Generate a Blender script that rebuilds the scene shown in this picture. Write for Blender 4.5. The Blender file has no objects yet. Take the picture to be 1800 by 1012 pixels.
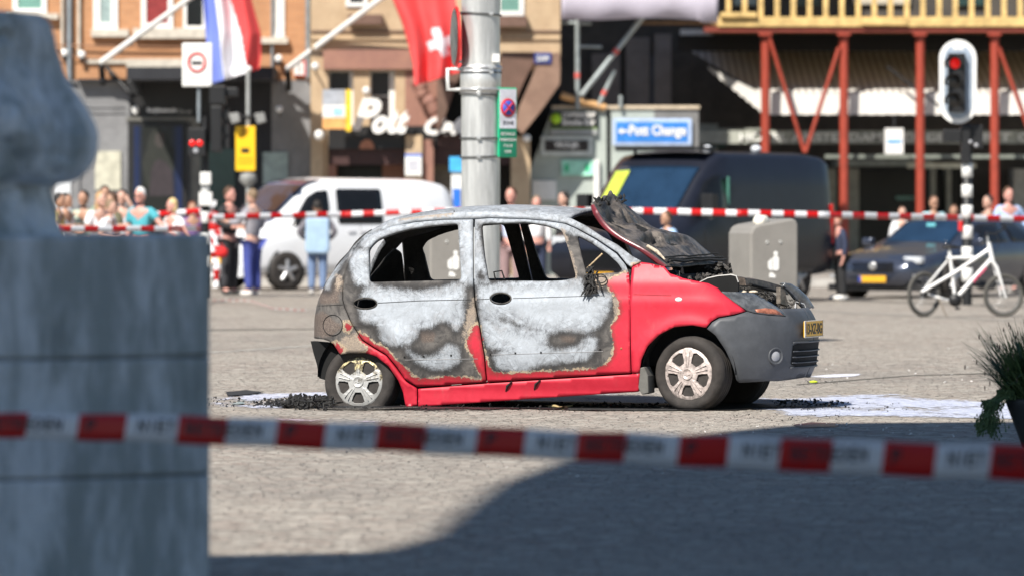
import bpy, bmesh, math, random
import numpy as np
from mathutils import Vector, Matrix, noise
from mathutils.geometry import delaunay_2d_cdt
R = math.radians
random.seed(7)
S = bpy.context.scene
COL = S.collection
# ---------------------------------------------------------------- camera
CAMZ, HY, FP, CX = 1.40, 365.0, 10000.0, 900.0     # eye height, horizon row, focal length in source pixels, centre column
cam_data = bpy.data.cameras.new('camera'); cam = bpy.data.objects.new('camera', cam_data); COL.objects.link(cam)
cam.location = (0, 0, CAMZ); cam.rotation_euler = (R(90), 0, 0)
cam_data.sensor_width = 36; cam_data.lens = 200; cam_data.shift_y = -141 / 1800
cam_data.clip_start = 0.5; cam_data.clip_end = 2000
cam_data.dof.use_dof = True; cam_data.dof.focus_distance = 39.6; cam_data.dof.aperture_fstop = 3.3
S.camera = cam
# ---------------------------------------------------------------- world and sun
SUN_EL, SUN_AZ = 47, 30        # elevation; horizontal travel of the light, degrees to the right of +Y
w = bpy.data.worlds.new('World'); S.world = w; w.use_nodes = True
nt = w.node_tree; bg = nt.nodes['Background']
sky = nt.nodes.new('ShaderNodeTexSky'); sky.sky_type = 'NISHITA'; sky.sun_disc = False
sky.sun_elevation = R(SUN_EL); sky.sun_rotation = R(180 + SUN_AZ); sky.air_density = 1.2; sky.dust_density = 0.0; sky.ozone_density = 4.0
nt.links.new(sky.outputs[0], bg.inputs[0]); bg.inputs[1].default_value = 0.058
sun_d = bpy.data.lights.new('sun', 'SUN'); sun_d.energy = 5.0; sun_d.angle = R(0.53); sun_d.color = (1.0, 0.95, 0.87)
sun = bpy.data.objects.new('sun', sun_d); COL.objects.link(sun)
LD = Vector((math.sin(R(SUN_AZ)) * math.cos(R(SUN_EL)), math.cos(R(SUN_AZ)) * math.cos(R(SUN_EL)), -math.sin(R(SUN_EL))))
sun.rotation_euler = LD.to_track_quat('-Z', 'Y').to_euler()
S.view_settings.view_transform = 'Standard'; S.view_settings.look = 'None'; S.view_settings.gamma = 1
S.view_settings.exposure = 0.6
S.render.engine = 'CYCLES'
S.cycles.max_bounces = 6; S.cycles.transparent_max_bounces = 8
try: S.cycles.use_denoising = True
except Exception: pass

# ---------------------------------------------------------------- helpers
def at(px, py, D):
    return Vector(((px - CX) / FP * D, D, CAMZ - (py - HY) / FP * D))
def toz(py, D): return CAMZ - (py - HY) / FP * D
def tox(px, D): return (px - CX) / FP * D
def gd(py): return CAMZ * FP / (py - HY)         # distance of a ground row

MX = {}
def mx(o):
    m = Matrix.Identity(4)
    while o is not None:
        if o.name in MX: return MX[o.name] @ m
        o = o.parent
    return m
def tagp(o, label=None, cat=None, group=None, kind=None):
    if label: o['label'] = label
    if cat: o['category'] = cat
    if group: o['group'] = group
    if kind: o['kind'] = kind
    return o
def thing(name, label, cat, loc=(0, 0, 0), rz=0, group=None):
    o = bpy.data.objects.new(name, None); COL.objects.link(o)
    o.empty_display_size = 0.2
    o.location = loc; o.rotation_euler = (0, 0, rz)
    MX[o.name] = Matrix.Translation(Vector(loc)) @ Matrix.Rotation(rz, 4, 'Z')
    return tagp(o, label, cat, group)
def O(name, V, F, mats, parent=None, smooth=False, mi=None, world=False, uvw=None):
    if not isinstance(mats, (list, tuple)): mats = [mats]
    if world and parent is not None:
        inv = mx(parent).inverted(); V = [tuple(inv @ Vector(v)) for v in V]
    me = bpy.data.meshes.new(name); me.from_pydata([tuple(v) for v in V], [], [tuple(f) for f in F]); me.update()
    for m in mats: me.materials.append(m)
    if mi is not None: me.polygons.foreach_set('material_index', list(mi))
    if smooth is True: me.polygons.foreach_set('use_smooth', [True] * len(me.polygons))
    elif isinstance(smooth, (list, tuple)): me.polygons.foreach_set('use_smooth', list(smooth))
    o = bpy.data.objects.new(name, me); COL.objects.link(o)
    if parent is not None: o.parent = parent
    return o

class MB:
    def __init__(s): s.V = []; s.F = []; s.I = []; s.SM = []; s.m = 0; s.T = None
    def add(s, V, F, m=None, smooth=False):
        b = len(s.V); m = s.m if m is None else m
        for v in V:
            v = Vector(v)
            s.V.append(s.T @ v if s.T is not None else v)
        for f in F: s.F.append(tuple(i + b for i in f)); s.I.append(m); s.SM.append(smooth)
        return s
    def box(s, x0, y0, z0, x1, y1, z1, m=None):
        V = [(x, y, z) for z in (z0, z1) for y in (y0, y1) for x in (x0, x1)]
        return s.add(V, [(0, 2, 3, 1), (4, 5, 7, 6), (0, 1, 5, 4), (2, 6, 7, 3), (0, 4, 6, 2), (1, 3, 7, 5)], m)
    def pb(s, px0, py0, px1, py1, D, dep=0.1, m=None):
        """box whose front face covers a pixel rectangle at distance D"""
        a = at(px0, py0, D); b = at(px1, py1, D)
        return s.box(a.x, D, b.z, b.x, D + dep, a.z, m)
    def prism(s, poly, y0, y1, m=None):
        """poly: (x,z) points, counter-clockwise seen from -y"""
        n = len(poly)
        A = sum(poly[i][0] * poly[(i + 1) % n][1] - poly[(i + 1) % n][0] * poly[i][1] for i in range(n))
        if A < 0: poly = poly[::-1]
        V = [(p[0], y0, p[1]) for p in poly] + [(p[0], y1, p[1]) for p in poly]
        F = [tuple(range(n)), tuple(range(2 * n - 1, n - 1, -1))] + [(i, i + n, (i + 1) % n + n, (i + 1) % n) for i in range(n)]
        return s.add(V, F, m)
    def pprism(s, pts, D, dep=0.1, m=None):
        return s.prism([(tox(x, D), toz(y, D)) for x, y in pts], D, D + dep, m)
    def tube(s, pts, r, n=8, m=None, cap=True, smooth=True):
        pts = [Vector(p) for p in pts]; k = len(pts)
        rs = r if isinstance(r, (list, tuple)) else [r] * k
        V = []; F = []
        prev = None
        for i, p in enumerate(pts):
            d = (pts[min(i + 1, k - 1)] - pts[max(i - 1, 0)])
            d = d.normalized() if d.length > 1e-9 else Vector((0, 0, 1))
            if prev is None:
                up = Vector((0, 0, 1)) if abs(d.z) < 0.9 else Vector((1, 0, 0))
                x = d.cross(up).normalized()
            else:
                x = (prev - d * prev.dot(d)).normalized()
            prev = x; y = d.cross(x)
            for j in range(n):
                a = 2 * math.pi * j / n
                V.append(p + (x * math.cos(a) + y * math.sin(a)) * rs[i])
        for i in range(k - 1):
            for j in range(n):
                F.append((i * n + j, i * n + (j + 1) % n, (i + 1) * n + (j + 1) % n, (i + 1) * n + j))
        s.add(V, F, m, smooth)
        if cap:
            s.add(V[:n], [tuple(range(n - 1, -1, -1))], m); s.add(V[-n:], [tuple(range(n))], m)
        return s
    def lathe(s, prof, c=(0, 0, 0), axis='z', n=32, m=None, smooth=True, tilt=None):
        """prof: (r,h) pairs; revolved about the axis"""
        c = Vector(c); V = []; F = []
        for r_, h in prof:
            for j in range(n):
                a = 2 * math.pi * j / n; x = r_ * math.cos(a); y = r_ * math.sin(a)
                v = Vector((x, y, h)) if axis == 'z' else (Vector((x, -h, y)) if axis == 'y' else Vector((h, x, y)))
                if tilt is not None: v = tilt @ v
                V.append(c + v)
        k = len(prof)
        for i in range(k - 1):
            for j in range(n):
                F.append((i * n + j, i * n + (j + 1) % n, (i + 1) * n + (j + 1) % n, (i + 1) * n + j))
        s.add(V, F, m, smooth)
        if prof[0][0] > 1e-6: s.add(V[:n], [tuple(range(n - 1, -1, -1))], m)
        if prof[-1][0] > 1e-6: s.add(V[-n:], [tuple(range(n))], m)
        return s
    def ell(s, c, rad, m=None, nu=12, nv=8):
        c = Vector(c)
        if not isinstance(rad, (tuple, list)): rad = (rad,) * 3
        V = [c + Vector((0, 0, -rad[2]))]
        for i in range(1, nv):
            t = math.pi * i / nv - math.pi / 2
            for j in range(nu):
                a = 2 * math.pi * j / nu
                V.append(c + Vector((rad[0] * math.cos(t) * math.cos(a), rad[1] * math.cos(t) * math.sin(a), rad[2] * math.sin(t))))
        V.append(c + Vector((0, 0, rad[2]))); F = []
        for j in range(nu): F.append((0, 1 + (j + 1) % nu, 1 + j))
        for i in range(nv - 2):
            for j in range(nu):
                a = 1 + i * nu; F.append((a + j, a + (j + 1) % nu, a + nu + (j + 1) % nu, a + nu + j))
        a = 1 + (nv - 2) * nu; l = len(V) - 1
        for j in range(nu): F.append((a + j, a + (j + 1) % nu, l))
        return s.add(V, F, m, True)
    def text(s, txt, x, z, y, h, m=None, depth=0.01, w=None, shear=0, bold=0.0, align='LEFT', rot=0, T=None):
        V, F = text_geo(txt, shear, bold)
        if not V: return s
        zs = [v[1] for v in V]; xs = [v[0] for v in V]; k = h / (max(zs) - min(zs)); x0 = min(xs); W = (max(xs) - x0)
        kx = w / W if w else k
        if align == 'CENTER': x = x - W * kx / 2
        c, sn = math.cos(rot), math.sin(rot); V2 = []
        for v in V:
            a = (v[0] - x0) * kx; b = (v[1] - min(zs)) * k
            V2.append((x + a * c - b * sn, y - (depth if v[2] > 0 else 0), z + a * sn + b * c))
        if T is not None: V2 = [T @ Vector(v) for v in V2]
        return s.add(V2, F, m)
    def build(s, name, mats, parent=None, world=False, bev=0, smooth=None, sub=0):
        o = O(name, s.V, s.F, mats, parent, s.SM if smooth is None else smooth, s.I, world)
        if bev:
            b = o.modifiers.new('bevel', 'BEVEL'); b.width = bev; b.segments = 2; b.limit_method = 'ANGLE'; b.angle_limit = R(40)
        if sub:
            b = o.modifiers.new('sub', 'SUBSURF'); b.levels = sub; b.render_levels = sub
        return o

_tc = {}
def text_geo(txt, shear=0, bold=0.0):
    k = (txt, shear, bold)
    if k in _tc: return _tc[k]
    cu = bpy.data.curves.new('t', 'FONT'); cu.body = txt; cu.extrude = 0.05; cu.resolution_u = 3; cu.shear = shear; cu.offset = bold
    o = bpy.data.objects.new('t', cu); COL.objects.link(o)
    dg = bpy.context.evaluated_depsgraph_get(); dg.update()
    me = bpy.data.meshes.new_from_object(o.evaluated_get(dg))
    V = [tuple(v.co) for v in me.vertices]; F = [tuple(p.vertices) for p in me.polygons]
    bpy.data.objects.remove(o); bpy.data.curves.remove(cu); bpy.data.meshes.remove(me)
    _tc[k] = (V, F); return _tc[k]

def copy_tree(o, parent=None):
    c = o.copy(); COL.objects.link(c)
    if parent is not None: c.parent = parent
    for ch in [x for x in bpy.data.objects if x.parent == o]: copy_tree(ch, c)
    return c

# ---------------------------------------------------------------- materials
class NT:
    def __init__(s, name):
        s.mat = bpy.data.materials.new(name); s.mat.use_nodes = True; s.t = s.mat.node_tree; s.n = s.t.nodes
        s.bsdf = s.n['Principled BSDF']; s.tc = s.n.new('ShaderNodeTexCoord').outputs['Object']
    def L(s, a, b): s.t.links.new(a, b)
    def val(s, x, inp):
        if hasattr(x, 'default_value') or hasattr(x, 'is_linked'): s.L(x, inp)
        else:
            if isinstance(x, (tuple, list)): x = tuple(x) + ((1,) if len(x) == 3 and len(inp.default_value) == 4 else ())
            inp.default_value = x
    def noise(s, scale=5, detail=5, rough=.6, vec=None, dist=0, out='Fac'):
        n = s.n.new('ShaderNodeTexNoise'); n.inputs['Scale'].default_value = scale; n.inputs['Detail'].default_value = detail
        n.inputs['Roughness'].default_value = rough; n.inputs['Distortion'].default_value = dist
        s.L(vec if vec is not None else s.tc, n.inputs['Vector']); return n.outputs[out]
    def vor(s, scale=5, vec=None, feat='F1', out='Distance'):
        n = s.n.new('ShaderNodeTexVoronoi'); n.feature = feat; n.inputs['Scale'].default_value = scale
        s.L(vec if vec is not None else s.tc, n.inputs['Vector']); return n.outputs[out]
    def map(s, scale=(1, 1, 1), loc=(0, 0, 0), rot=(0, 0, 0), vec=None):
        n = s.n.new('ShaderNodeMapping'); n.inputs['Scale'].default_value = scale; n.inputs['Location'].default_value = loc
        n.inputs['Rotation'].default_value = rot; s.L(vec if vec is not None else s.tc, n.inputs['Vector']); return n.outputs[0]
    def mth(s, op, a, b=0.0, c=None, clamp=False):
        n = s.n.new('ShaderNodeMath'); n.operation = op; n.use_clamp = clamp
        s.val(a, n.inputs[0]); s.val(b, n.inputs[1])
        if c is not None: s.val(c, n.inputs[2])
        return n.outputs[0]
    def step(s, x, a, b, lo=0.0, hi=1.0):
        n = s.n.new('ShaderNodeMapRange'); n.inputs['From Min'].default_value = a; n.inputs['From Max'].default_value = b
        n.inputs['To Min'].default_value = lo; n.inputs['To Max'].default_value = hi; n.interpolation_type = 'SMOOTHSTEP'
        s.L(x, n.inputs['Value']); return n.outputs[0]
    def mix(s, f, a, b):
        n = s.n.new('ShaderNodeMix'); n.data_type = 'RGBA'; s.val(f, n.inputs['Factor']); s.val(a, n.inputs['A']) if False else None
        s.val(a, n.inputs[6]); s.val(b, n.inputs[7]); return n.outputs[2]
    def attr(s, name):
        n = s.n.new('ShaderNodeAttribute'); n.attribute_name = name; return n.outputs['Fac']
    def bump(s, h, strength=.3, dist=.01):
        n = s.n.new('ShaderNodeBump'); n.inputs['Strength'].default_value = strength; n.inputs['Distance'].default_value = dist
        s.L(h, n.inputs['Height']); s.L(n.outputs[0], s.bsdf.inputs['Normal'])
    def fin(s, col, rough=.6, metal=0, spec=None, coat=None):
        s.val(col, s.bsdf.inputs['Base Color']); s.val(rough, s.bsdf.inputs['Roughness']); s.val(metal, s.bsdf.inputs['Metallic'])
        if spec is not None: s.val(spec, s.bsdf.inputs['Specular IOR Level'])
        if coat is not None: s.bsdf.inputs['Coat Weight'].default_value = coat; s.bsdf.inputs['Coat Roughness'].default_value = .08
        return s.mat
_mc = {}
def M(name, col, rough=.6, metal=0, var=.18, scale=6, bump=.1, coat=None, spec=None, emit=0, trans=0, bd=.005):
    if name in _mc: return _mc[name]
    t = NT(name); c2 = tuple(min(1, c * (1 - var)) for c in col); c3 = tuple(min(1, c * (1 + var)) for c in col)
    n = t.noise(scale, 6, .65); f = t.step(n, .3, .7)
    if bump: t.bump(t.noise(scale * 6, 4, .6), bump, bd)
    t.fin(t.mix(f, c2, c3), rough, metal, spec, coat)
    if emit: t.val(tuple(col), t.bsdf.inputs['Emission Color']); t.bsdf.inputs['Emission Strength'].default_value = emit
    if trans: t.bsdf.inputs['Transmission Weight'].default_value = trans
    _mc[name] = t.mat; return t.mat
# ---------------------------------------------------------------- ground
def ground_mat():
    t = NT('cobbles')
    warp = t.noise(.8, 3, .5, out='Color')
    v = t.map((1, 1, 1), rot=(0, 0, R(12)))
    cell = t.vor(11.0, v, out='Color'); edge = t.vor(11.0, v, 'DISTANCE_TO_EDGE')
    sep = t.n.new('ShaderNodeSeparateColor'); t.L(cell, sep.inputs[0])
    big = t.noise(.35, 5, .6); mid = t.noise(2.2, 6, .7); fine = t.noise(28, 5, .7)
    c = t.mix(t.step(sep.outputs[0], 0, 1), (.26, .232, .20), (.455, .41, .352))
    c = t.mix(t.mth('MULTIPLY', t.step(sep.outputs[1], .55, 1), .6), c, (.34, .26, .215))
    c = t.mix(t.mth('MULTIPLY', t.step(big, .35, .65), .5), c, (.42, .38, .325))
    c = t.mix(t.mth('MULTIPLY', t.step(mid, .52, .75), .55), c, (.24, .21, .18))
    c = t.mix(t.step(edge, .0, .06, .62, 0), c, (.15, .13, .11))
    c = t.mix(t.step(t.noise(13, 5, .8), .64, .72, 0, .7), c, (.54, .50, .45))
    c = t.mix(t.step(t.noise(.12, 6, .7, t.map((1, .5, 1))), .48, .62, 0, .35), c, (.22, .20, .18))
    c = t.mix(t.step(t.noise(17, 5, .8), .72, .76, 0, .6), c, (.08, .07, .06))
    h = t.mth('ADD', t.mth('MULTIPLY', t.step(edge, 0, .06), 1.0), t.mth('ADD', t.mth('MULTIPLY', sep.outputs[2], .8), t.mth('MULTIPLY', fine, .5)))
    t.bump(h, .9, .02)
    return t.fin(c, .85, 0, .3)
gm = ground_mat()
O('ground', [(-400, -80, 0), (400, -80, 0), (400, 600, 0), (-400, 600, 0)], [(0, 1, 2, 3)], gm)['kind'] = 'structure'
pav_m = M('pavement slabs', (.30, .27, .24), .85, scale=1.5, var=.25, bump=.3)
kerb_m = M('kerb stone', (.42, .40, .37), .8, scale=3)
mb = MB(); mb.box(-60, 101.2, -.05, 60, 140, .12); o = mb.build('pavement', pav_m); o['kind'] = 'structure'
mb = MB(); mb.box(-60, 101.0, -.05, 60, 101.195, .13); o = mb.build('kerb', kerb_m); o['kind'] = 'structure'
# pale and dark lines set in the paving
def strip(name, pts, hw, m, z=.004):
    V = []; F = []
    for i, (px, py) in enumerate(pts):
        D = gd(py); x = tox(px, D); V += [(x, D - hw, z), (x, D + hw, z)]
    for i in range(len(pts) - 1): F.append((2 * i, 2 * i + 2, 2 * i + 3, 2 * i + 1))
    o = O(name, V, F, m); o['kind'] = 'structure'; return o
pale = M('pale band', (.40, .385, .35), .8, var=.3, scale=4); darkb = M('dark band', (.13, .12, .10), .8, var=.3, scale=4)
strip('paving_band', [(150, 626), (380, 619), (560, 607), (900, 590)], .16, pale)
strip('paving_band', [(150, 584), (380, 580), (540, 578), (900, 574)], .22, darkb)
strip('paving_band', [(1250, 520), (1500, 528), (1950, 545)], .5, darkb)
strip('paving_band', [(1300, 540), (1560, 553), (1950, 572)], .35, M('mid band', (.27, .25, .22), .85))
strip('paving_band', [(1400, 676), (1600, 660), (1950, 650)], .07, darkb)

def inpoly(P, poly):
    x, y = P[:, 0], P[:, 1]; r = np.zeros(len(P), bool); n = len(poly)
    for i in range(n):
        x0, y0 = poly[i]; x1, y1 = poly[(i + 1) % n]
        if y0 == y1: continue
        c = ((y0 > y) != (y1 > y)) & (x < (x1 - x0) * (y - y0) / (y1 - y0) + x0); r ^= c
    return r
def sdf(P, poly):
    P = np.asarray(P, float); d = np.full(len(P), 1e9); n = len(poly)
    for i in range(n):
        a = np.array(poly[i], float); b = np.array(poly[(i + 1) % n], float); ab = b - a
        t = np.clip(((P - a) @ ab) / (ab @ ab + 1e-9), 0, 1); d = np.minimum(d, np.linalg.norm(P - (a + t[:, None] * ab), axis=1))
    return np.where(inpoly(P, poly), d, -d)
# foam and soot left on the paving around the wreck
def blob_sheet(name, pts, m, z, label, cat, jag=.10, seed=0, n=220):
    """irregular patch on the ground through (x,y) points, ragged edge, 4 mm above what lies below"""
    rnd = random.Random(seed); P = []
    k = len(pts)
    for i in range(k):
        a = Vector(pts[i]); b = Vector(pts[(i + 1) % k]); m_ = max(2, int((b - a).length / .05))
        for j in range(m_):
            p = a.lerp(b, j / m_); q = noise.noise_vector(Vector((p.x * 3 + seed, p.y * 1.2, seed))) * jag + noise.noise_vector(Vector((p.x * 12, p.y * 4, seed + 3))) * jag * .5
            P.append((p.x + q.x, p.y + q.y * 2.2))
    nb = len(P); PA = np.array(P); gx, gy = np.meshgrid(np.arange(PA[:, 0].min(), PA[:, 0].max(), .10), np.arange(PA[:, 1].min(), PA[:, 1].max(), .16)); G = np.stack([gx.ravel(), gy.ravel()], 1)
    Ps = [tuple(p) for p in PA[::3]]; d = sdf(G, Ps) if len(G) else np.array([]); P = P + [tuple(q) for q in G[d > .06]]
    r = delaunay_2d_cdt([Vector(p) for p in P], [(i, (i + 1) % nb) for i in range(nb)], [], 1, 1e-6)
    o = O(name, [(v.x, v.y, z) for v in r[0]], r[2], m)
    e = np.clip(sdf(np.array([(v.x, v.y) for v in r[0]]), Ps) / .45, 0, 1); a_ = o.data.attributes.new('edge', 'FLOAT', 'POINT'); a_.data.foreach_set('value', e.astype(np.float32))
    return tagp(o, label, cat)
def gp(px, py): D = gd(py); return (tox(px, D), D)
def foam_mat(nm='dried foam', lo=.33):
    t = NT(nm)
    v = t.map((1, .35, 1)); n = t.noise(2.2, 7, .72, v); n2 = t.noise(14, 4, .7, v); cell = t.vor(8.5, t.map(rot=(0, 0, R(12))), 'DISTANCE_TO_EDGE')
    a = t.mth('ADD', n, t.mth('MULTIPLY', t.mth('SUBTRACT', n2, .5), .25)); a = t.step(t.mth('ADD', a, t.mth('MULTIPLY', t.mth('SUBTRACT', t.attr('edge'), 1.0), .26)), lo, lo + .16, 0, .92)
    a = t.mth('MULTIPLY', a, t.step(cell, 0, .02, .45, 1))
    t.fin(t.mix(t.step(n2, .35, .7), (.50, .53, .66), (.72, .75, .86)), .45); t.L(a, t.bsdf.inputs['Alpha']); return t.mat
def soot_mat(name='wet soot', lo=.40, hi=.50, col=(.012, .012, .013)):
    t = NT(name); v = t.map((1, .4, 1)); n = t.mth('ADD', t.noise(3.0, 8, .8, v), t.mth('MULTIPLY', t.mth('SUBTRACT', t.attr('edge'), 1.0), .22)); a = t.step(n, lo - .06, hi - .04)
    t.fin(col, .55); t.bump(t.noise(40, 4), .6, .01); t.L(a, t.bsdf.inputs['Alpha']); return t.mat
fm = foam_mat(); sm_ = soot_mat()
blob_sheet('foam_puddle', [gp(1225, 712), gp(1300, 690), (2.0, 42.0), gp(1480, 687), gp(1600, 694), gp(1760, 706), gp(1950, 712), gp(1950, 738), gp(1700, 738), gp(1540, 733), gp(1420, 738), gp(1330, 729), gp(1290, 720)],
           fm, .005, 'large white foam puddle spreading from under the front bumper to the plant pot', 'foam puddle', seed=3)
blob_sheet('foam_puddle', [gp(300, 700), gp(380, 690), gp(560, 686), gp(900, 690), gp(1150, 690), gp(1180, 706), gp(1150, 716), gp(900, 722), gp(600, 720), gp(420, 720), gp(300, 716)],
           foam_mat('thin foam', .41), .005, 'thin white foam streak under and behind the rear wheel of the burnt car', 'foam puddle', seed=8)
blob_sheet('foam_puddle', [gp(390, 735), gp(600, 733), gp(800, 741), gp(640, 748), gp(420, 744)], soot_mat('pink foam', .50, .60, (.62, .50, .55)), .005, 'faint pinkish foam film on the cobbles in front of the flat tyre', 'foam puddle', seed=18)
blob_sheet('foam_streak', [gp(1425, 661), gp(1470, 658), gp(1515, 657), gp(1505, 661), gp(1450, 664)], M('foam solid', (.72, .72, .78), .5), .004, 'small narrow white foam streak beyond the front bumper', 'foam streak', jag=.05, seed=5)
blob_sheet('soot_stain', [gp(430, 706), gp(560, 697), gp(800, 694), gp(1100, 692), gp(1330, 700), gp(1420, 702), gp(1540, 716), gp(1400, 722), gp(1200, 724), gp(900, 722), gp(700, 724), gp(520, 722), gp(440, 716)],
           sm_, .009, 'black wet soot stain on the cobbles under the burnt car', 'soot stain', seed=11)
blob_sheet('soot_stain', [gp(1380, 708), gp(1480, 703), gp(1560, 712), gp(1640, 722), gp(1560, 727), gp(1450, 722)], soot_mat('thin soot', .52, .60), .0085, 'speckled trail of soot lying on the foam puddle', 'soot stain', seed=21)
blob_sheet('oil_spill', [gp(1395, 746), gp(1430, 742), gp(1475, 744), gp(1460, 750), gp(1410, 752)], M('red brown spill', (.09, .03, .025), .3), .004, 'small dark red brown spill in front of the bumper', 'spill', jag=.06, seed=4)
blob_sheet('soot_patch', [gp(400, 690), gp(440, 687), gp(470, 690), gp(440, 695), gp(405, 697)], M('soot flake', (.02, .02, .02), .8), .011, 'flat black flake of burnt trim by the left edge of the foam', 'burnt trim', jag=.05, seed=44)
blob_sheet('glass_shards', [gp(380, 706), gp(430, 701), gp(470, 704), gp(455, 712), gp(400, 714)], soot_mat('shards', .40, .46, (.25, .31, .31)), .012, 'heap of crushed pale green glass shards behind the flat rear wheel', 'glass shards', jag=.06, seed=47)

# ---------------------------------------------------------------- unseen wall added beside the camera, outline cut to cast the long shadow
stone_m = M('shadow wall stone', (.30, .29, .27), .8, scale=.6, var=.2, bump=.3)
mb = MB()
def wallpt(px, py):
    x, y = gp(px, py); t = (x + 8.0) / LD.x; return (y - LD.y * t, -LD.z * t)
out = [(-14, 0), (11.0, 0)] + [wallpt(*p) for p in ((300, 976), (370, 976), (700, 970), (790, 945), (855, 890), (905, 852), (1010, 812), (1200, 774), (1300, 758), (1400, 748), (1500, 743), (1740, 741), (1900, 741), (2300, 742))] + [(10, 33), (-14, 33)]
n = len(out)
V = [(-8.0, y, z) for y, z in out] + [(-8.10, y, z) for y, z in out]
mb.add(V, [tuple(range(n)), tuple(range(2 * n - 1, n - 1, -1))] + [(i, i + n, (i + 1) % n + n, (i + 1) % n) for i in range(n)])
for z in range(2, 14, 2): mb.box(-7.999, -13, z, -7.97, 11.9, z + .06)
o = mb.build('shadow_wall', stone_m); tagp(o, 'unseen thin grey stone shadow wall standing left of the square', 'shadow wall')

# ---------------------------------------------------------------- the burnt car
PSI = 17.0
cF = Vector((math.cos(R(PSI)), -math.sin(R(PSI)), 0)); cN = Vector((-math.sin(R(PSI)), -math.cos(R(PSI)), 0))
C0 = Vector((1.424, 40.01, 0))
def proj_local(u, w_, z):
    p = C0 + cF * u + cN * w_; return (CX + p.x / p.y * FP, HY + (CAMZ - z) / p.y * FP)
def loc(px, py, w_):
    """local (x,y,z) of a pixel on the plane at lateral offset w (near side positive)"""
    k = (px - CX) / FP; u = (k * (C0.y + w_ * cN.y) - C0.x - w_ * cN.x) / (cF.x - k * cF.y)
    D = (C0 + cF * u + cN * w_).y; return Vector((u, -w_, CAMZ - (py - HY) / FP * D))
def interp(tab, x): return float(np.interp(x, [t[0] for t in tab], [t[1] for t in tab]))
WT = [(.12, .69), (.2, .715), (.3, .738), (.42, .748), (.5, .748), (.62, .742), (.70, .742), (.755, .746), (.78, .735), (.88, .722), (.93, .70), (1.0, .672), (1.1, .64), (1.2, .60), (1.3, .557), (1.36, .525), (1.45, .48)]
UF = [(.1, .60), (.2, .65), (.3, .695), (.45, .71), (.55, .715), (.62, .69), (.68, .655), (.72, .61), (.78, .52), (.84, .42), (.9, .36), (1.5, .2)]
UR = [(.1, -2.84), (.45, -2.86), (.62, -2.86), (.75, -2.83), (.88, -2.77), (.98, -2.71), (1.04, -2.66), (1.13, -2.59), (1.22, -2.50), (1.29, -2.38), (1.4, -2.25)]
def smooth_tab(tab):
    xs = np.linspace(tab[0][0], tab[-1][0], 200); ys = np.interp(xs, [t[0] for t in tab], [t[1] for t in tab])
    k = np.ones(7) / 7; yp = np.convolve(np.pad(ys, 3, 'edge'), k, 'valid'); return list(zip(xs, yp))
WT, UF, UR = smooth_tab(WT), smooth_tab(UF), smooth_tab(UR)
_wx = np.array([t[0] for t in WT]); _wy = np.array([t[1] for t in WT]); _fx = np.array([t[0] for t in UF]); _fy = np.array([t[1] for t in UF]); _rx = np.array([t[0] for t in UR]); _ry = np.array([t[1] for t in UR])
U1, LF, LR = -.05, 1.15, .40
WBASE = -2.38
def env(a, z, off=0.0):
    W = float(np.interp(z, _wx, _wy)) + off; Uf = float(np.interp(z, _fx, _fy)) + off; Ur = float(np.interp(z, _rx, _ry)) - off; u0 = Ur + .30
    W -= .010 * max(0.0, min(1, abs(a + 1.2) / 1.3)) ** 2 * 1.0
    for wc in (0.0, WBASE):
        d = math.hypot(a - wc, z - .26); W += .016 * math.exp(-((d - .345) / .05) ** 2)
    if a > U1:
        t = min(1.0, (a - U1) / LF); ph = t * math.pi / 2; c, s_ = math.cos(ph), math.sin(ph); nn = 2.5
        r = 1 / (c ** nn + s_ ** nn) ** (1 / nn); return Vector((U1 + (Uf - U1) * r * s_, -W * r * c, z))
    if a < u0:
        t = min(1.0, (u0 - a) / LR); ph = t * math.pi / 2; c, s_ = math.cos(ph), math.sin(ph); nn = 2.4
        r = 1 / (c ** nn + s_ ** nn) ** (1 / nn); return Vector((u0 - (u0 - Ur) * r * s_, -W * r * c, z))
    return Vector((a, -W, z))
def inv(px, py):
    l = loc(px, py, .70); a, z = l.x, l.z
    for it in range(25):
        p = env(a, z); q = proj_local(p.x, -p.y, p.z); ex, ey = px - q[0], py - q[1]
        if abs(ex) + abs(ey) < .05: break
        h = 2e-3
        p1 = env(a + h, z); q1 = proj_local(p1.x, -p1.y, p1.z); p2 = env(a, z + h); q2 = proj_local(p2.x, -p2.y, p2.z)
        J = np.array([[(q1[0] - q[0]) / h, (q2[0] - q[0]) / h], [(q1[1] - q[1]) / h, (q2[1] - q[1]) / h]])
        try: d = np.linalg.solve(J, [ex, ey])
        except Exception: break
        a += max(-.1, min(.1, d[0])); z += max(-.1, min(.1, d[1]))
        a = max(UR[0][1] - .2, min(U1 + LF, a))
    return (a, z)
def A(t, z): return ('a', U1 + t * LF, z)
def Ar(t, z): return ('a', float(np.interp(z, _rx, _ry)) + .30 - t * LR, z)
def az(p): return (p[1], p[2]) if p[0] == 'a' else inv(*p)
def dens(pts, st):
    o = []
    for i in range(len(pts)):
        a = np.array(pts[i]); b = np.array(pts[(i + 1) % len(pts)]); m = max(1, int(np.linalg.norm(b - a) / st))
        for j in range(m): o.append(tuple(a + (b - a) * j / m))
    return o
def rnd_poly(pts, rad=9):
    q = []; n = len(pts)
    for i in range(n):
        p = np.array(pts[i], float); a = np.array(pts[i - 1], float); b = np.array(pts[(i + 1) % n], float)
        la, lb = np.linalg.norm(a - p), np.linalg.norm(b - p); r_ = min(rad, la * .4, lb * .4)
        A_, B_ = p + (a - p) / la * r_, p + (b - p) / lb * r_
        for t in (0, .25, .5, .75, 1): q.append(tuple((1 - t) ** 2 * A_ + 2 * t * (1 - t) * p + t * t * B_))
    return q

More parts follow.
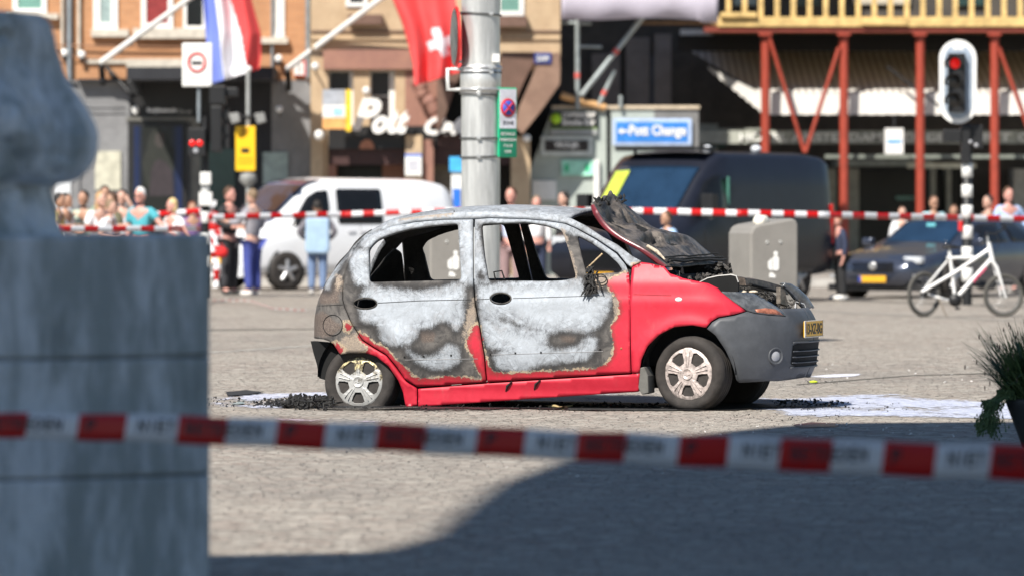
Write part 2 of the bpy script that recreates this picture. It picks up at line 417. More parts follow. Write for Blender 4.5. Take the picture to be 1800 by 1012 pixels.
BURN = [(500, 330), (1130, 330), (1134, 455), (1128, 461), (1112, 466), (1104, 478), (1092, 484), (1078, 488), (1068, 494), (1070, 506), (1080, 518), (1088, 530), (1090, 548), (1082, 562), (1074, 574), (1080, 600), (1078, 622), (1066, 640),
        (1040, 648), (980, 652), (900, 655), (868, 655), (858, 645), (853, 625), (848, 600), (842, 575), (836, 567), (828, 580), (820, 597), (818, 606), (828, 620), (836, 640), (846, 658), (850, 668), (820, 664), (790, 662), (760, 666),
        (740, 668), (725, 660), (712, 649), (703, 638), (695, 630), (685, 618), (668, 606), (654, 600), (646, 604), (650, 614), (640, 619), (600, 626), (585, 608), (500, 612)]
REDS = [[(582, 603), (592, 600), (600, 606), (606, 614), (600, 622), (590, 616)], [(606, 566), (614, 563), (617, 572), (612, 584), (606, 578)], [(630, 582), (650, 596), (662, 606), (655, 612), (640, 604), (628, 592)]]
ASH = [[(646.5, 502.8), (678.1, 508.0), (741.3, 513.9), (773.0, 508.0), (796.7, 500.1), (814.5, 504.0), (812.5, 561.3), (802.6, 577.2), (792.7, 565.3), (773.0, 561.3), (757.2, 573.2), (735.4, 576.4), (727.5, 593.0), (717.6, 601.7), (693.9, 604.0), (672.2, 596.9), (662.3, 565.3), (638.6, 563.3), (632.6, 529.7)], [(717.6, 616.7), (741.3, 630.5), (765.1, 625.4), (788.8, 608.0), (804.6, 612.7), (806.6, 632.5), (788.8, 646.3), (757.2, 645.1), (733.4, 634.5)], [(840.9, 502.1), (954.8, 492.2), (1018.0, 492.2), (1033.8, 513.9), (1073.4, 517.9), (1069.4, 545.5), (1051.6, 571.2), (1033.8, 581.9), (994.3, 577.2), (962.7, 584.3), (957.9, 608.8), (982.5, 616.7), (1018.0, 608.8), (1033.8, 593.0), (1047.7, 596.9), (1045.7, 612.7), (1029.9, 630.5), (986.4, 634.5), (954.8, 638.4), (915.3, 652.3), (875.7, 645.1), (869.8, 626.6), (893.5, 612.7), (859.9, 608.8), (851.2, 593.0), (847.3, 561.3)], [(806.6, 379.5), (836.2, 379.5), (840.9, 419.1), (858.3, 494.9), (832.3, 498.9), (809.7, 494.9)], [(638.6, 415.1), (686.0, 383.5), (804.6, 359.8), (875.7, 359.8), (990.4, 375.6), (1073.4, 423.0), (1124.7, 458.6), (1108.9, 476.4), (1089.2, 470.4), (1033.8, 417.1), (954.8, 395.3), (832.3, 390.6), (741.3, 399.3), (678.1, 415.1), (654.4, 434.9), (634.6, 432.9)], [(616.8, 440.8), (647.3, 438.0), (649.6, 498.9), (627.5, 498.9), (618.0, 470.4)], [(563.5, 498.1), (591.1, 450.7), (618.8, 419.1), (634.6, 415.1), (599.1, 458.6), (575.3, 506.0)]]
DARK = [[(832.3, 506.0), (840.9, 506.0), (848.1, 561.3), (852.0, 600.9), (836.2, 561.3)], [(901.4, 565.3), (885.6, 569.2), (875.7, 561.3), (877.7, 555.4), (899.4, 559.4)], [(931.1, 579.1), (911.3, 577.2), (897.5, 569.2), (887.6, 561.3), (891.5, 557.4), (919.2, 571.2), (962.7, 581.1)], [(859.9, 567.3), (869.8, 565.3), (867.8, 577.2), (856.0, 561.3), (844.1, 558.2), (844.1, 555.4), (863.9, 556.6)], [(773.0, 563.3), (792.7, 567.3), (796.7, 593.0), (780.9, 602.8), (767.0, 596.9)], [(848.1, 470.4), (858.3, 494.9), (836.2, 494.9), (838.2, 474.4)]]
BRN = [[(731.5, 583.1), (747.3, 574.0), (761.9, 577.2), (768.2, 589.0), (761.9, 601.7), (741.3, 602.5)], [(980.5, 587.0), (1016.0, 588.2), (1008.1, 605.6), (988.4, 600.9)], [(605.0, 573.2), (583.2, 593.0), (543.7, 593.0), (543.7, 553.4), (567.4, 545.5)], [(559.5, 510.0), (587.2, 474.4), (603.0, 490.2), (595.1, 533.7), (559.5, 535.7)]]
TAN = [[(602, 592), (625, 583), (645, 598), (652, 610), (630, 620), (602, 622), (592, 610)], [(1042, 482), (1078, 484), (1070, 496), (1058, 508), (1032, 500)], [(822, 538), (836, 512), (838, 560), (822, 588), (812, 600), (815, 568)],
       [(1074, 518), (1090, 528), (1092, 550), (1082, 562), (1078, 545)], [(700, 645), (740, 664), (760, 660), (850, 664), (850, 674), (740, 672), (706, 655)], [(984, 400), (994, 404), (1018, 490), (1006, 490)], [(590, 480), (604, 486), (600, 512), (588, 508)], [(700, 376), (800, 366), (800, 380), (700, 390)]]
def burn_attrs(me, P, boff=0):
    P = np.array(P)
    b = sdf(P, BURN) - boff
    for r_ in REDS: b = np.minimum(b, -sdf(P, r_))
    w_ = np.max([sdf(P, p) for p in ASH], axis=0)
    for r_ in DARK: w_ = np.minimum(w_, -sdf(P, r_))
    t_ = np.max([sdf(P, p) for p in TAN], axis=0); br_ = np.max([sdf(P, p) for p in BRN], axis=0)
    for nm, arr in (('burn', b), ('ash', w_), ('tan', t_), ('brown', br_)):
        at_ = me.attributes.new(nm, 'FLOAT', 'POINT'); at_.data.foreach_set('value', np.clip(arr / 20.0, -2, 2).astype(np.float32))
def burn_paint():
    t = NT('burnt red paint')
    b = t.attr('burn'); w_ = t.attr('ash'); tn = t.attr('tan')
    n1 = t.noise(22, 8, .75); n2 = t.noise(7, 6, .7, dist=1.5); n3 = t.noise(110, 5, .8); st = t.noise(5, 6, .7, t.map((7, 7, 1)))
    c1 = t.mth('SUBTRACT', n1, .5); c2 = t.mth('SUBTRACT', n2, .5); c3 = t.mth('SUBTRACT', n3, .5); cs = t.mth('SUBTRACT', st, .5)
    bb = t.mth('ADD', b, t.mth('ADD', t.mth('MULTIPLY', c1, 1.1), t.mth('MULTIPLY', c2, .5)))
    burn = t.step(bb, -.03, .03)
    ww = t.mth('ADD', w_, t.mth('ADD', t.mth('ADD', t.mth('MULTIPLY', c2, .6), t.mth('MULTIPLY', c3, .9)), t.mth('ADD', t.mth('MULTIPLY', c1, .30), t.mth('ADD', t.mth('MULTIPLY', cs, .45), .10))))
    ash = t.step(ww, -.30, .32)
    red = t.mix(t.step(n2, .3, .7), (.50, .016, .036), (.57, .024, .048))
    soot = t.mix(t.step(n2, .35, .65), (.060, .057, .056), (.150, .138, .128))
    soot = t.mix(t.step(n3, .55, .75, 0, .45), soot, (.19, .17, .155))
    ashc = t.mix(t.step(n1, .35, .65), (.29, .31, .335), (.45, .485, .53))
    ashc = t.mix(t.step(t.mth('ADD', n2, t.mth('MULTIPLY', c3, .3)), .50, .66, 0, .75), ashc, (.30, .30, .31))
    ashc = t.mix(t.step(n3, .62, .70, 0, .8), ashc, (.10, .10, .10))
    cont = t.mth('ABSOLUTE', t.mth('SUBTRACT', t.mth('FRACT', t.mth('MULTIPLY', t.noise(3.2, 3, .5, dist=2.2), 9.0)), .5))
    ashc = t.mix(t.step(cont, .0, .13, .5, 0), ashc, (.11, .115, .12))
    cont2 = t.mth('FRACT', t.mth('MULTIPLY', t.noise(2.4, 2, .5, dist=1.4), 6.0)); ashc = t.mix(t.mth('MULTIPLY', cont2, .38), ashc, (.17, .175, .185))
    ashc = t.mix(t.step(t.noise(4.5, 4, .6, dist=1.0), .55, .72, 0, .55), ashc, (.17, .175, .18))
    ashc = t.mix(t.mth('MULTIPLY', t.step(ww, .35, 1.3), .5), ashc, (.52, .56, .61))
    bn = t.step(t.mth('ADD', t.attr('brown'), t.mth('ADD', t.mth('MULTIPLY', c1, .8), t.mth('MULTIPLY', c3, .5))), -.1, .25); soot = t.mix(t.mth('MULTIPLY', bn, .85), soot, t.mix(t.step(n3, .4, .65), (.095, .072, .062), (.20, .16, .135)))
    halo = t.mth('MULTIPLY', t.step(ww, -.80, -.25), t.step(ww, -.10, .20, 1, 0))
    soot = t.mix(t.mth('MULTIPLY', halo, .75), soot, (.036, .035, .036))
    ct = t.mix(ash, soot, ashc)
    tt = t.step(t.mth('ADD', tn, t.mth('ADD', t.mth('MULTIPLY', c1, 1.6), t.mth('MULTIPLY', c3, .6))), -.05, .2)
    tanc = t.mix(t.step(n3, .4, .6), (.27, .22, .18), (.42, .34, .26))
    tanc = t.mix(t.step(n1, .5, .6, 0, .6), tanc, (.24, .20, .18))
    ct = t.mix(t.mth('MULTIPLY', tt, .85), ct, tanc)
    rim = t.mth('MULTIPLY', t.mth('MULTIPLY', t.step(bb, .0, .04), t.step(t.mth('SUBTRACT', bb, t.mth('MULTIPLY', c2, .8)), .08, .20, 1, 0)), t.step(n2, .36, .55))
    ct = t.mix(t.mth('MULTIPLY', rim, t.step(n3, .42, .5, .35, 1)), ct, (.45, .35, .24))
    scorch = t.mth('MAXIMUM', t.step(bb, -.50, -.02, 0, .6), t.mth('MULTIPLY', t.step(t.noise(3.5, 7, .75), .5, .72), t.step(b, -1.9, -.2, .08, .5)))
    redc = t.mix(scorch, red, (.16, .035, .03))
    redc = t.mix(t.step(t.noise(9, 8, .8, t.map((1, 1, .35))), .55, .78, 0, .35), redc, (.30, .16, .14))
    t.bump(t.mth('ADD', t.mth('MULTIPLY', t.mth('MULTIPLY', n3, burn), .6), t.mth('MULTIPLY', burn, -.4)), .5, .004)
    rr = t.mth('ADD', t.mth('MULTIPLY', burn, .28), t.mth('ADD', .42, t.mth('MULTIPLY', n1, .12)))
    t.fin(t.mix(burn, redc, ct), rr, t.mth('MULTIPLY', burn, .08), t.mth('SUBTRACT', .32, t.mth('MULTIPLY', burn, .17)))
    t.L(t.mth('MULTIPLY', t.mth('SUBTRACT', 1.0, burn), .22), t.bsdf.inputs['Coat Weight']); t.bsdf.inputs['Coat Roughness'].default_value = .42
    return t.mat
BP = burn_paint()
CHAR = M('charred black', (.018, .017, .016), .75, var=.5, scale=14, bump=.8, bd=.01)
CHARG = M('charred grey', (.07, .063, .056), .6, metal=.2, var=.7, scale=16, bump=.9, bd=.012)
VOID = M('soot and hole black', (.006, .006, .006), .95, var=.3, bump=0)  # burnt soot, and black painted in for the dark of holes and grille
def panel(name, pts, parent, holes=(), mats=None, far=True, both=False, off=0.0, thick=.03, grid=.022, label=None, attrs=True, disp=0.0, boff=0):
    mats = mats or [BP, CHAR]
    P = dens([az(p) for p in pts], grid); H = [dens([az(p) for p in h], grid * .7) for h in holes]
    allp = list(P); edges = [(i, (i + 1) % len(P)) for i in range(len(P))]
    for h in H:
        b = len(allp); allp += h; edges += [(b + i, b + (i + 1) % len(h)) for i in range(len(h))]
    x0, x1 = min(p[0] for p in P), max(p[0] for p in P); y0, y1 = min(p[1] for p in P), max(p[1] for p in P)
    gx, gy = np.meshgrid(np.arange(x0, x1, grid), np.arange(y0, y1, grid)); G = np.stack([gx.ravel() + (np.arange(gx.size) % 2) * 0, gy.ravel()], 1)
    if len(G):
        s_ = sdf(G, P); keep = s_ > grid * .45
        for h in H: keep &= sdf(G, h) < -grid * .35
        allp += [tuple(g) for g in G[keep]]
    r = delaunay_2d_cdt([Vector(p) for p in allp], edges, [], 0, 1e-6)
    V2 = np.array([(v.x, v.y) for v in r[0]]); T = np.array([f for f in r[2] if len(f) == 3]); cen = V2[T].mean(axis=1)
    k = inpoly(cen, P)
    for h in H: k &= ~inpoly(cen, h)
    T = T[k]
    a_, b_, c_ = V2[T[:, 0]], V2[T[:, 1]], V2[T[:, 2]]
    ar = (b_[:, 0] - a_[:, 0]) * (c_[:, 1] - a_[:, 1]) - (c_[:, 0] - a_[:, 0]) * (b_[:, 1] - a_[:, 1])
    T = np.where((ar < 0)[:, None], T[:, ::-1], T)
    V = [env(x, z, off) for x, z in V2]
    if disp:
        V = [v + Vector((0, noise.noise(v * 7) * disp, 0)) for v in V]
    pix = [proj_local(v.x, -v.y, v.z) for v in V]
    Vm = [Vector((v.x, -v.y, v.z)) for v in V]; Tm = T[:, ::-1]
    res = []
    def mk(V, T, pix, lab):
        o = O(name, V, [tuple(int(i) for i in t) for t in T], mats, parent, True)
        if attrs: burn_attrs(o.data, pix, boff)
        md = o.modifiers.new('solid', 'SOLIDIFY'); md.thickness = thick; md.offset = -1
        if len(mats) > 1: md.material_offset = 1; md.material_offset_rim = 0 if (V is not Vm) else 1
        if lab: o['label'] = lab
        res.append(o)
    if both: mk(V + Vm, np.concatenate([T, Tm + len(V)]), pix + pix, label)
    else:
        mk(V, T, pix, label)
        if far: mk(Vm, Tm, pix, None)
    return res
car = thing('burnt_car', 'small red hatchback burnt out to white ash and soot, standing on a flat rear tyre', 'car', C0, -R(PSI))
def circ(cx, cy, rx, ry, n=20): return [(cx + rx * math.cos(2 * math.pi * i / n), cy + ry * math.sin(2 * math.pi * i / n)) for i in range(n)]
front_door = [(835, 386), (860, 384), (925, 386), (960, 389), (993, 394), (1012, 402), (1048, 422), (1083, 446), (1099, 465), (1105, 480), (1108, 510), (1108, 655), (980, 663), (857, 671), (853, 625), (845, 577), (837, 537), (834, 498)]
fwin = rnd_poly([(846, 393), (925, 390), (958, 395), (988, 405), (1000, 440), (1013, 488), (990, 493), (960, 494), (858, 493), (851, 450)], 6)
fqw = rnd_poly([(1014, 413), (1040, 427), (1066, 444), (1086, 462), (1094, 474), (1088, 479), (1060, 480), (1031, 483), (1022, 450)], 6)
fd = panel('front_door', front_door, car, [fwin, fqw, circ(880, 524, 18, 9)], label='near front door, ash white with a brown ripple pattern and bright red edge')
rear_door = [(831, 386), (780, 387), (730, 391), (690, 398), (660, 408), (639, 416), (620, 444), (607, 478), (603, 510), (603, 526), (607, 541), (621, 572), (637, 596), (660, 611), (680, 623), (696, 642), (712, 666), (734, 679), (790, 676), (854, 671), (850, 625), (842, 577), (834, 537), (831, 498)]
rwin = rnd_poly([(649, 496), (647, 436), (660, 421), (685, 411), (720, 402), (760, 396), (805, 392), (811, 492)], 7)
rd = panel('rear_door', rear_door, car, [rwin, circ(642, 533, 20, 9)], label='near rear door, grey ash above a strip of bare red paint')
quarter = [(601, 510), (601, 526), (605, 541), (619, 573), (635, 598), (658, 613), (678, 625), (693, 645), (709, 668), (732, 682), (733, 712), (713, 713), (709, 690), (700, 668), (683, 643), (662, 626), (643, 620), (615, 620), (598, 623), (586, 604), (578, 599), Ar(.2, .475), Ar(.62, .48), Ar(.62, .6), Ar(.62, .75), Ar(.6, .9), Ar(.55, 1.05), Ar(.5, 1.2), (632, 410), (636, 416), (618, 444), (605, 478)]
panel('rear_quarter_panel', quarter, car, label='near rear quarter panel, brown soot with blistered pink patches above the wheel')
TOP = [(634, 402), (680, 389), (740, 380), (800, 374), (860, 372), (925, 373), (990, 379)]
frame = TOP + [(1004, 384), (1030, 397), (1060, 417), (1085, 430), (1111, 450), (1127, 459), (1109, 469), (1101, 463), (1085, 443), (1049, 419), (1012, 399), (994, 391), (960, 386), (925, 383), (860, 381), (832, 383), (780, 384), (730, 388), (690, 395), (660, 404), (640, 412)]
panel('side_frame', frame, car, grid=.016, thick=.045)
sill = [(735, 683), (790, 679), (855, 674), (980, 666), (1109, 658), (1124, 656), (1122, 688), (980, 697), (735, 714)]
panel('sill', sill, car)
fender = [(1111, 470), (1128, 461), (1142, 463), (1168, 469), (1178, 481), (1200, 489), (1245, 498), (1262, 506), (1268, 513), (1288, 529), (1311, 546), (1290, 552), (1262, 557), (1250, 564), (1241, 575), (1217, 571), (1185, 574), (1158, 588), (1138, 608), (1127, 632), (1124, 655), (1111, 656)]
panel('front_fender', fender, car, thick=.01, boff=13)
lens_m = M('smoked lens', (.11, .115, .12), .22, var=.5, scale=12, coat=.6)
headlight = [(1269, 512), (1300, 513), (1324, 515), (1347, 527), (1369, 541), (1381, 554), (1351, 552), (1328, 549), (1314, 545), (1290, 528)]
hl = panel('headlight', headlight, car, mats=[lens_m, CHAR], attrs=False, far=False, label='near headlight, smoked grey glass with a melted orange corner')
panel('indicator_lens', [(1327, 543), (1345, 541), (1362, 543), (1377, 553), (1351, 551), (1330, 548)], hl[0], mats=[M('orange lens', (.35, .13, .08), .3, var=.5, scale=30)], attrs=False, far=False, off=.004, thick=.004)
bump_m = M('dark grey bumper', (.075, .079, .087), .5, var=.2, scale=4, bump=.08, spec=.35)
bumper = [(1243, 577), (1252, 566), (1264, 559), (1292, 554), (1313, 547), (1328, 551), (1351, 554), (1383, 556), A(.66, .70), A(.8, .70), A(1, .70), A(1, .215), A(.8, .21), A(.62, .2), (1350, 669), (1300, 672), (1295, 668), (1290, 650), (1276, 616), (1258, 589)]
gr_hole = [A(.74, .30), A(.70, .46), A(1.0, .46), A(1.0, .30)]
bu = panel('front_bumper', bumper, car, mats=[bump_m, CHAR], both=True, attrs=False, grid=.03, thick=.02)[0]
tail = [Ar(.66, .48), Ar(.66, .6), Ar(.66, .75), Ar(.64, .9), Ar(.59, 1.05), Ar(.54, 1.2), Ar(.54, 1.285), Ar(1, 1.285), Ar(1, .48)]
tw = [Ar(.74, .98), Ar(.74, 1.2), Ar(.999, 1.2), Ar(.999, .98)]
panel('tailgate', tail, car, [tw], both=True)
# roof
tp = [az(p) for p in TOP]
us = np.linspace(-2.40, -.90, 40); V = []; F = []; nv = 24
zr = np.interp(us, [p[0] for p in tp], [p[1] for p in tp])
for i, u in enumerate(us):
    z0 = zr[i]; W = -env(u, z0).y - .004
    e = min(1, (u + 2.42) / .35) ** .5 if u > -2.42 else 0
    for j in range(nv + 1):
        s_ = j / nv * 2 - 1
        uu = u + (.0 if i < len(us) - 1 else .06 * (1 - s_ * s_))
        V.append((uu, s_ * W, z0 - .002 + (.020 + .030 * e) * (1 - abs(s_) ** 2.6) + .004 * noise.noise(Vector((u * 4, s_ * 3, 0)))))
for i in range(len(us) - 1):
    for j in range(nv): a = i * (nv + 1) + j; F.append((a, a + nv + 1, a + nv + 2, a + 1))
roof = O('roof', V, F, [BP, CHAR], car, True)
burn_attrs(roof.data, [(800, 360)] * len(V))
an = np.array([.35 * noise.noise(Vector(v) * 2.2) + .1 for v in V], np.float32); roof.data.attributes['ash'].data.foreach_set('value', an)
roof.data.attributes['tan'].data.foreach_set('value', np.array([.8 * noise.noise(Vector(v) * 3.1 + Vector((5, 0, 0))) - .35 for v in V], np.float32))
md = roof.modifiers.new('solid', 'SOLIDIFY'); md.thickness = .03; md.offset = -1; md.material_offset = 1
# windscreen header bead, door lines
mb = MB(); mb.tube([(-2.30, -.55, 1.268), (-1.9, -.535, 1.31)], .006)
# fuel cap, keyholes, seams
def on(px, py, off=.0):
    a, z = inv(px, py); return env(a, z, off)
def ring(name, cx, cy, rx, ry, r_, m, parent, off=.001, n=28, far=False):
    mb = MB(); pts = [on(cx + rx * math.cos(2 * math.pi * i / n), cy + ry * math.sin(2 * math.pi * i / n), off) for i in range(n + 1)]
    mb.tube(pts, r_, 6, cap=False); return mb.build(name, m, parent)
ring('fuel_cap_rim', 585, 571, 17, 18, .0028, VOID, car)
ring('door_handle_rim', 642, 533, 20.5, 9.5, .005, CHARG, rd[0]); ring('door_handle_rim', 880, 524, 18.5, 9.5, .005, CHARG, fd[0])
def seam(name, pts, r_, m, parent, off=.001):
    mb = MB(); P = []
    for i in range(len(pts) - 1):
        for j in range(6): t = j / 6; P.append(on(pts[i][0] * (1 - t) + pts[i + 1][0] * t, pts[i][1] * (1 - t) + pts[i + 1][1] * t, off))
    P.append(on(*pts[-1], off)); mb.tube(P, r_, 6); return mb.build(name, m, parent)
SEAMM = M('seam shadow line', (.03, .028, .026), .8)
seam('body_crease', [(560, 537), (603, 535)], .002, SEAMM, car); seam('body_crease', [(664, 532), (740, 528), (830, 526)], .002, SEAMM, rd[0])
seam('body_crease', [(838, 526), (860, 525)], .002, SEAMM, fd[0]); seam('body_crease', [(902, 524), (1060, 519)], .002, SEAMM, fd[0])
seam('body_crease', [(1113, 517), (1180, 519)], .0015, M('crease red', (.22, .01, .015), .5), car); seam('trim_line', [(712, 632), (840, 630)], .0015, M('trim line', (.35, .34, .34), .7), rd[0]); seam('body_crease', [(1113, 517), (1180, 519)], .0015, M('crease red', (.22, .01, .015), .5), car); seam('trim_line', [(860, 623), (1060, 617)], .0015, M('trim line', (.35, .34, .34), .7), fd[0])
for (x, y) in [(711, 627), (745, 626), (793, 624), (862, 622), (906, 620), (951, 619), (1055, 614)]:
    mb = MB(); p = on(x, y, .001); mb.box(p.x - .006, p.y - .002, p.z - .006, p.x + .006, p.y + .01, p.z + .006); mb.build('trim_clip_hole', VOID, rd[0] if x < 850 else fd[0])
mb = MB()
for (x, y) in [(944, 667), (1041, 686 - 22)]: pass
for k, (x, y) in enumerate([(892, 678), (942, 675)]):
    mb = MB(); mb.tube([on(x + 8, y - 8, .004), on(x, y, .006), on(x - 3, y + 9, .003)], [.004, .010, .003], 6); mb.build('melted_drip', CHAR, car)
p = on(1193, 526, .002); mb = MB(); mb.ell((p.x, p.y, p.z), (.026, .006, .015), nu=16); mb.build('side_repeater', M('repeater lens', (.8, .76, .74), .2), car)
mb = MB(); p = on(1092, 612, .001); mb.ell((p.x, p.y, p.z), (.008, .003, .008)); mb.build('rust_spot', M('rust spot', (.3, .12, .04)), fd[0])
# front details
def fp(t, z, off=0): return env(U1 + t * LF, z, off)
def fp2(w_, z, off=0):
    lo, hi = 0, 1
    for _ in range(30):
        m = (lo + hi) / 2
        if -fp(m, z, off).y > abs(w_): lo = m
        else: hi = m
    p = fp(lo, z, off); return Vector((p.x, -w_, z))
gmb = MB(); ws = np.linspace(.36, -.36, 25); V = []; F = []
for w_ in ws:
    e = 1 - max(0, (abs(w_) - .30)) * 3
    V += [fp2(w_, .375 - .075 * e, .004), fp2(w_, .375 + .085 * e, .004)]
for i in range(24): F.append((2 * i, 2 * i + 2, 2 * i + 3, 2 * i + 1))
gmb.add(V, F); gr = gmb.build('lower_grille', VOID, bu)
g2 = MB()
for z in (.325, .365, .405): g2.tube([fp2(w_, z, .010) for w_ in ws], .0045, 6)
g2.build('slat', bump_m, gr)
mb = MB(); mb.tube([fp2(w_, .467, .006) for w_ in ws], .007, 6); mb.tube([fp2(w_, .292, .008) for w_ in ws], .007, 6); mb.build('grille_lip', bump_m, bu)
for sg in (1, -1):
    mb = MB(); c = fp2(.50 * sg, .375, .0); nrm = Vector((.72, -.69 * sg, 0)).normalized(); Rm = Vector((0, 0, 1)).rotation_difference(nrm).to_matrix()
    mb.lathe([(.062, .002), (.060, .010), (.050, .012), (.046, -.004), (.0, -.006)], c, 'z', 24, tilt=Rm, m=0); mb.lathe([(.040, -.002), (.030, .006), (0, .009)], c, 'z', 20, tilt=Rm, m=1)
    mb.build('fog_lamp', [bump_m, M('fog glass', (.3, .3, .31), .15, coat=1)], bu)
# number plate
pl = MB(); x = .710; pl.box(x, -.26, .50, x + .008, .26, .612, 0)
plate = pl.build('number_plate', [M('plate yellow', (.80, .42, .03), .4, var=.05, bump=0)], bu, bev=.003)
T = Matrix.Translation((x + .0085, 0, 0)) @ Matrix.Rotation(R(90), 4, 'Z')
mb = MB(); mb.text('13-XZ-BG', -.20, .518, 0, .076, depth=.002, w=.435, bold=.02, T=T); mb.build('lettering', M('plate black', (.02, .02, .02), .5), plate)
mb = MB(); mb.add([T @ Vector(v) for v in [(-.258, 0, .503), (-.218, 0, .503), (-.218, 0, .609), (-.258, 0, .609)]], [(0, 1, 2, 3)], 0); mb.text('NL', -.252, .512, -.0005, .02, m=1, depth=.002, T=T); mb.build('country_band', [M('plate blue', (.03, .07, .35), .4), M('plate white', (.8, .8, .8))], plate)
mb = MB(); 
for a_, b_ in (((-.26, .5), (.26, .5)), ((-.26, .612), (.26, .612)), ((-.26, .5), (-.26, .612)), ((.26, .5), (.26, .612))): mb.tube([T @ Vector((a_[0], -.001, a_[1])), T @ Vector((b_[0], -.001, b_[1]))], .0035, 6)
mb.build('plate_frame', M('plate rim', (.7, .62, .5), .4), plate)

TE = [(1371, 499, -.33), (1386, 499, -.42), (1402, 507, -.50), (1418, 522, -.56), (1430, 542, -.60)]; BE = [(1373, 503, -.31), (1384, 512, -.35), (1393, 523, -.40), (1402, 534, -.45), (1412, 545, -.50)]
V = []; F = []
def cv_(P, t):
    x = t * (len(P) - 1); i = min(int(x), len(P) - 2); f = x - i; return loc(*P[i]).lerp(loc(*P[i + 1]), f)
for i in range(21):
    a_, b_ = cv_(TE, i / 20), cv_(BE, i / 20)
    for j in range(7): f = j / 6; V.append(a_.lerp(b_, f) + Vector((.03, 0, .012)) * math.sin(math.pi * f))
for i in range(20):
    for j in range(6): a = i * 7 + j; F.append((a, a + 1, a + 8, a + 7))
o = O('headlight', V, F, [lens_m, CHAR], car, True); o['label'] = 'far headlight, burnt hollow behind a smoky shell'; md = o.modifiers.new('s', 'SOLIDIFY'); md.thickness = .012; md.material_offset = 1; md.offset = 0
mb = MB(); mb.tube([loc(x, y, w_) for x, y, w_ in ((1397, 547, -.30), (1399, 530, -.32), (1413, 534, -.38), (1417, 542, -.40), (1403, 547, -.33), (1397, 547, -.30))], .006, 6); mb.build('headlight_bracket', M('ash bracket', (.45, .45, .46), .5), car)
mb = MB(); P4 = [loc(x, y, w_) for x, y, w_ in ((1372, 505, .0), (1380, 512, -.05), (1386, 538, -.1), (1372, 533, .0))]; mb.add(P4 + [p + Vector((-.03, 0, 0)) for p in P4], [(0, 1, 2, 3), (7, 6, 5, 4), (0, 4, 5, 1), (1, 5, 6, 2), (2, 6, 7, 3), (3, 7, 4, 0)]); mb.build('bent_bracket', M('scorched tin', (.20, .17, .14), .45, metal=.3, var=.5, scale=30), car)
# interior, engine bay
mb = MB()
mb.box(-2.2, -.64, .20, -.40, .64, .25); mb.box(-2.65, -.5, .24, .45, .5, .28); mb.box(-2.5, -.655, .24, -.3, -.62, .60); mb.box(-2.5, .62, .24, -.3, .655, .60)
mb.box(-.52, -.62, .25, -.42, .62, .88)                 # bulkhead
mb.box(-2.2, -.56, .25, -2.12, .56, .62)
mb.build('floor_pan', VOID, car)
mb = MB(); mb.prism([(-.95, .78), (-.60, .93), (-.42, .955), (-.42, .70), (-.8, .62)], -.6, .6); mb.build('dashboard', VOID, car)
mb = MB()
for y in (-.34, .34):
    T_ = [(-1.05, y - .2, .45), (-1.45, y - .2, .5), (-1.62, y - .18, .82), (-1.64, y + .18, .82), (-1.45, y + .2, .5), (-1.05, y + .2, .45)]
    mb.tube(T_, .014, 6)
mb.build('seat_frame', CHAR, car)
mb = MB(); a_, b_, c_, d_ = loc(871, 492, .3), loc(868, 478, .3), loc(882, 476, .3), loc(887, 491, .3); mb.tube([a_, b_, c_, d_], .006, 6); mb.build('seat_bracket', CHAR, car)
mb = MB(); mb.tube([loc(1032, 472, .60), loc(1059, 446, .60)], .007, 6); mb.build('mirror_bracket', M('scorched bar', (.45, .33, .20), .5, var=.5, scale=50), car)
# charred chunks
def chunks(name, spots, m, parent, seed=1, world=False):
    rnd = random.Random(seed); mb = MB()
    for (c, s_, k) in spots:
        for _ in range(k):
            q = Vector(c) + Vector((rnd.uniform(-1, 1) * s_[0], rnd.uniform(-1, 1) * s_[1], rnd.uniform(-1, 1) * s_[2]))
            sz = rnd.uniform(.25, 1) * s_[3]
            T = Matrix.Translation(q) @ Matrix.Rotation(rnd.uniform(0, 6.3), 4, Vector((rnd.uniform(-1, 1), rnd.uniform(-1, 1), rnd.uniform(-1, 1))).normalized())
            pr = [rnd.uniform(.3, 1), rnd.uniform(.15, .6), rnd.uniform(.1, .35)]
            V = []; 
            for X in (-1, 1):
                for Y in (-1, 1):
                    for Z in (-1, 1): V.append(T @ Vector((X * pr[0] * rnd.uniform(.5, 1), Y * pr[1] * rnd.uniform(.4, 1), Z * pr[2] * rnd.uniform(.4, 1))) if False else T @ (Vector((X * pr[0] * rnd.uniform(.5, 1), Y * pr[1] * rnd.uniform(.4, 1), Z * pr[2] * rnd.uniform(.4, 1))) * sz))
            mb.add(V, [(0, 1, 3, 2), (4, 6, 7, 5), (0, 4, 5, 1), (2, 3, 7, 6), (0, 2, 6, 4), (1, 5, 7, 3)])
    o = mb.build(name, m, parent, world); o['kind'] = 'stuff'; return o
mb = MB(); mb.box(-.40, -.55, .30, .40, .55, .70); mb.box(.30, -.5, .3, .56, .5, .62); mb.build('engine_block', VOID, car)
chunks('charred_engine', [((.1, 0, .72), (.32, .48, .04, .07), 160), ((.35, -.1, .66), (.14, .42, .05, .06), 110), ((.47, .1, .64), (.08, .36, .06, .05), 70)], CHARG, car, 3)
mb = MB()
V = []; a0, a1 = loc(1297, 489, .36), loc(1372, 506, -.48)
for k in range(13):
    t = k / 12; p = a0.lerp(a1, t) + Vector((0, 0, .012 * math.sin(math.pi * t))); j = .006 * noise.noise(Vector((k * .8, 0, 0)))
    V += [p + Vector((0, 0, j + .012)), p + Vector((.05, 0, j)), p + Vector((.06, 0, -.05 + j)), p + Vector((0, 0, -.045 + j))]
F = []
for k in range(12):
    for q in range(4): F.append((4 * k + q, 4 * k + (q + 1) % 4, 4 * k + 4 + (q + 1) % 4, 4 * k + 4 + q))
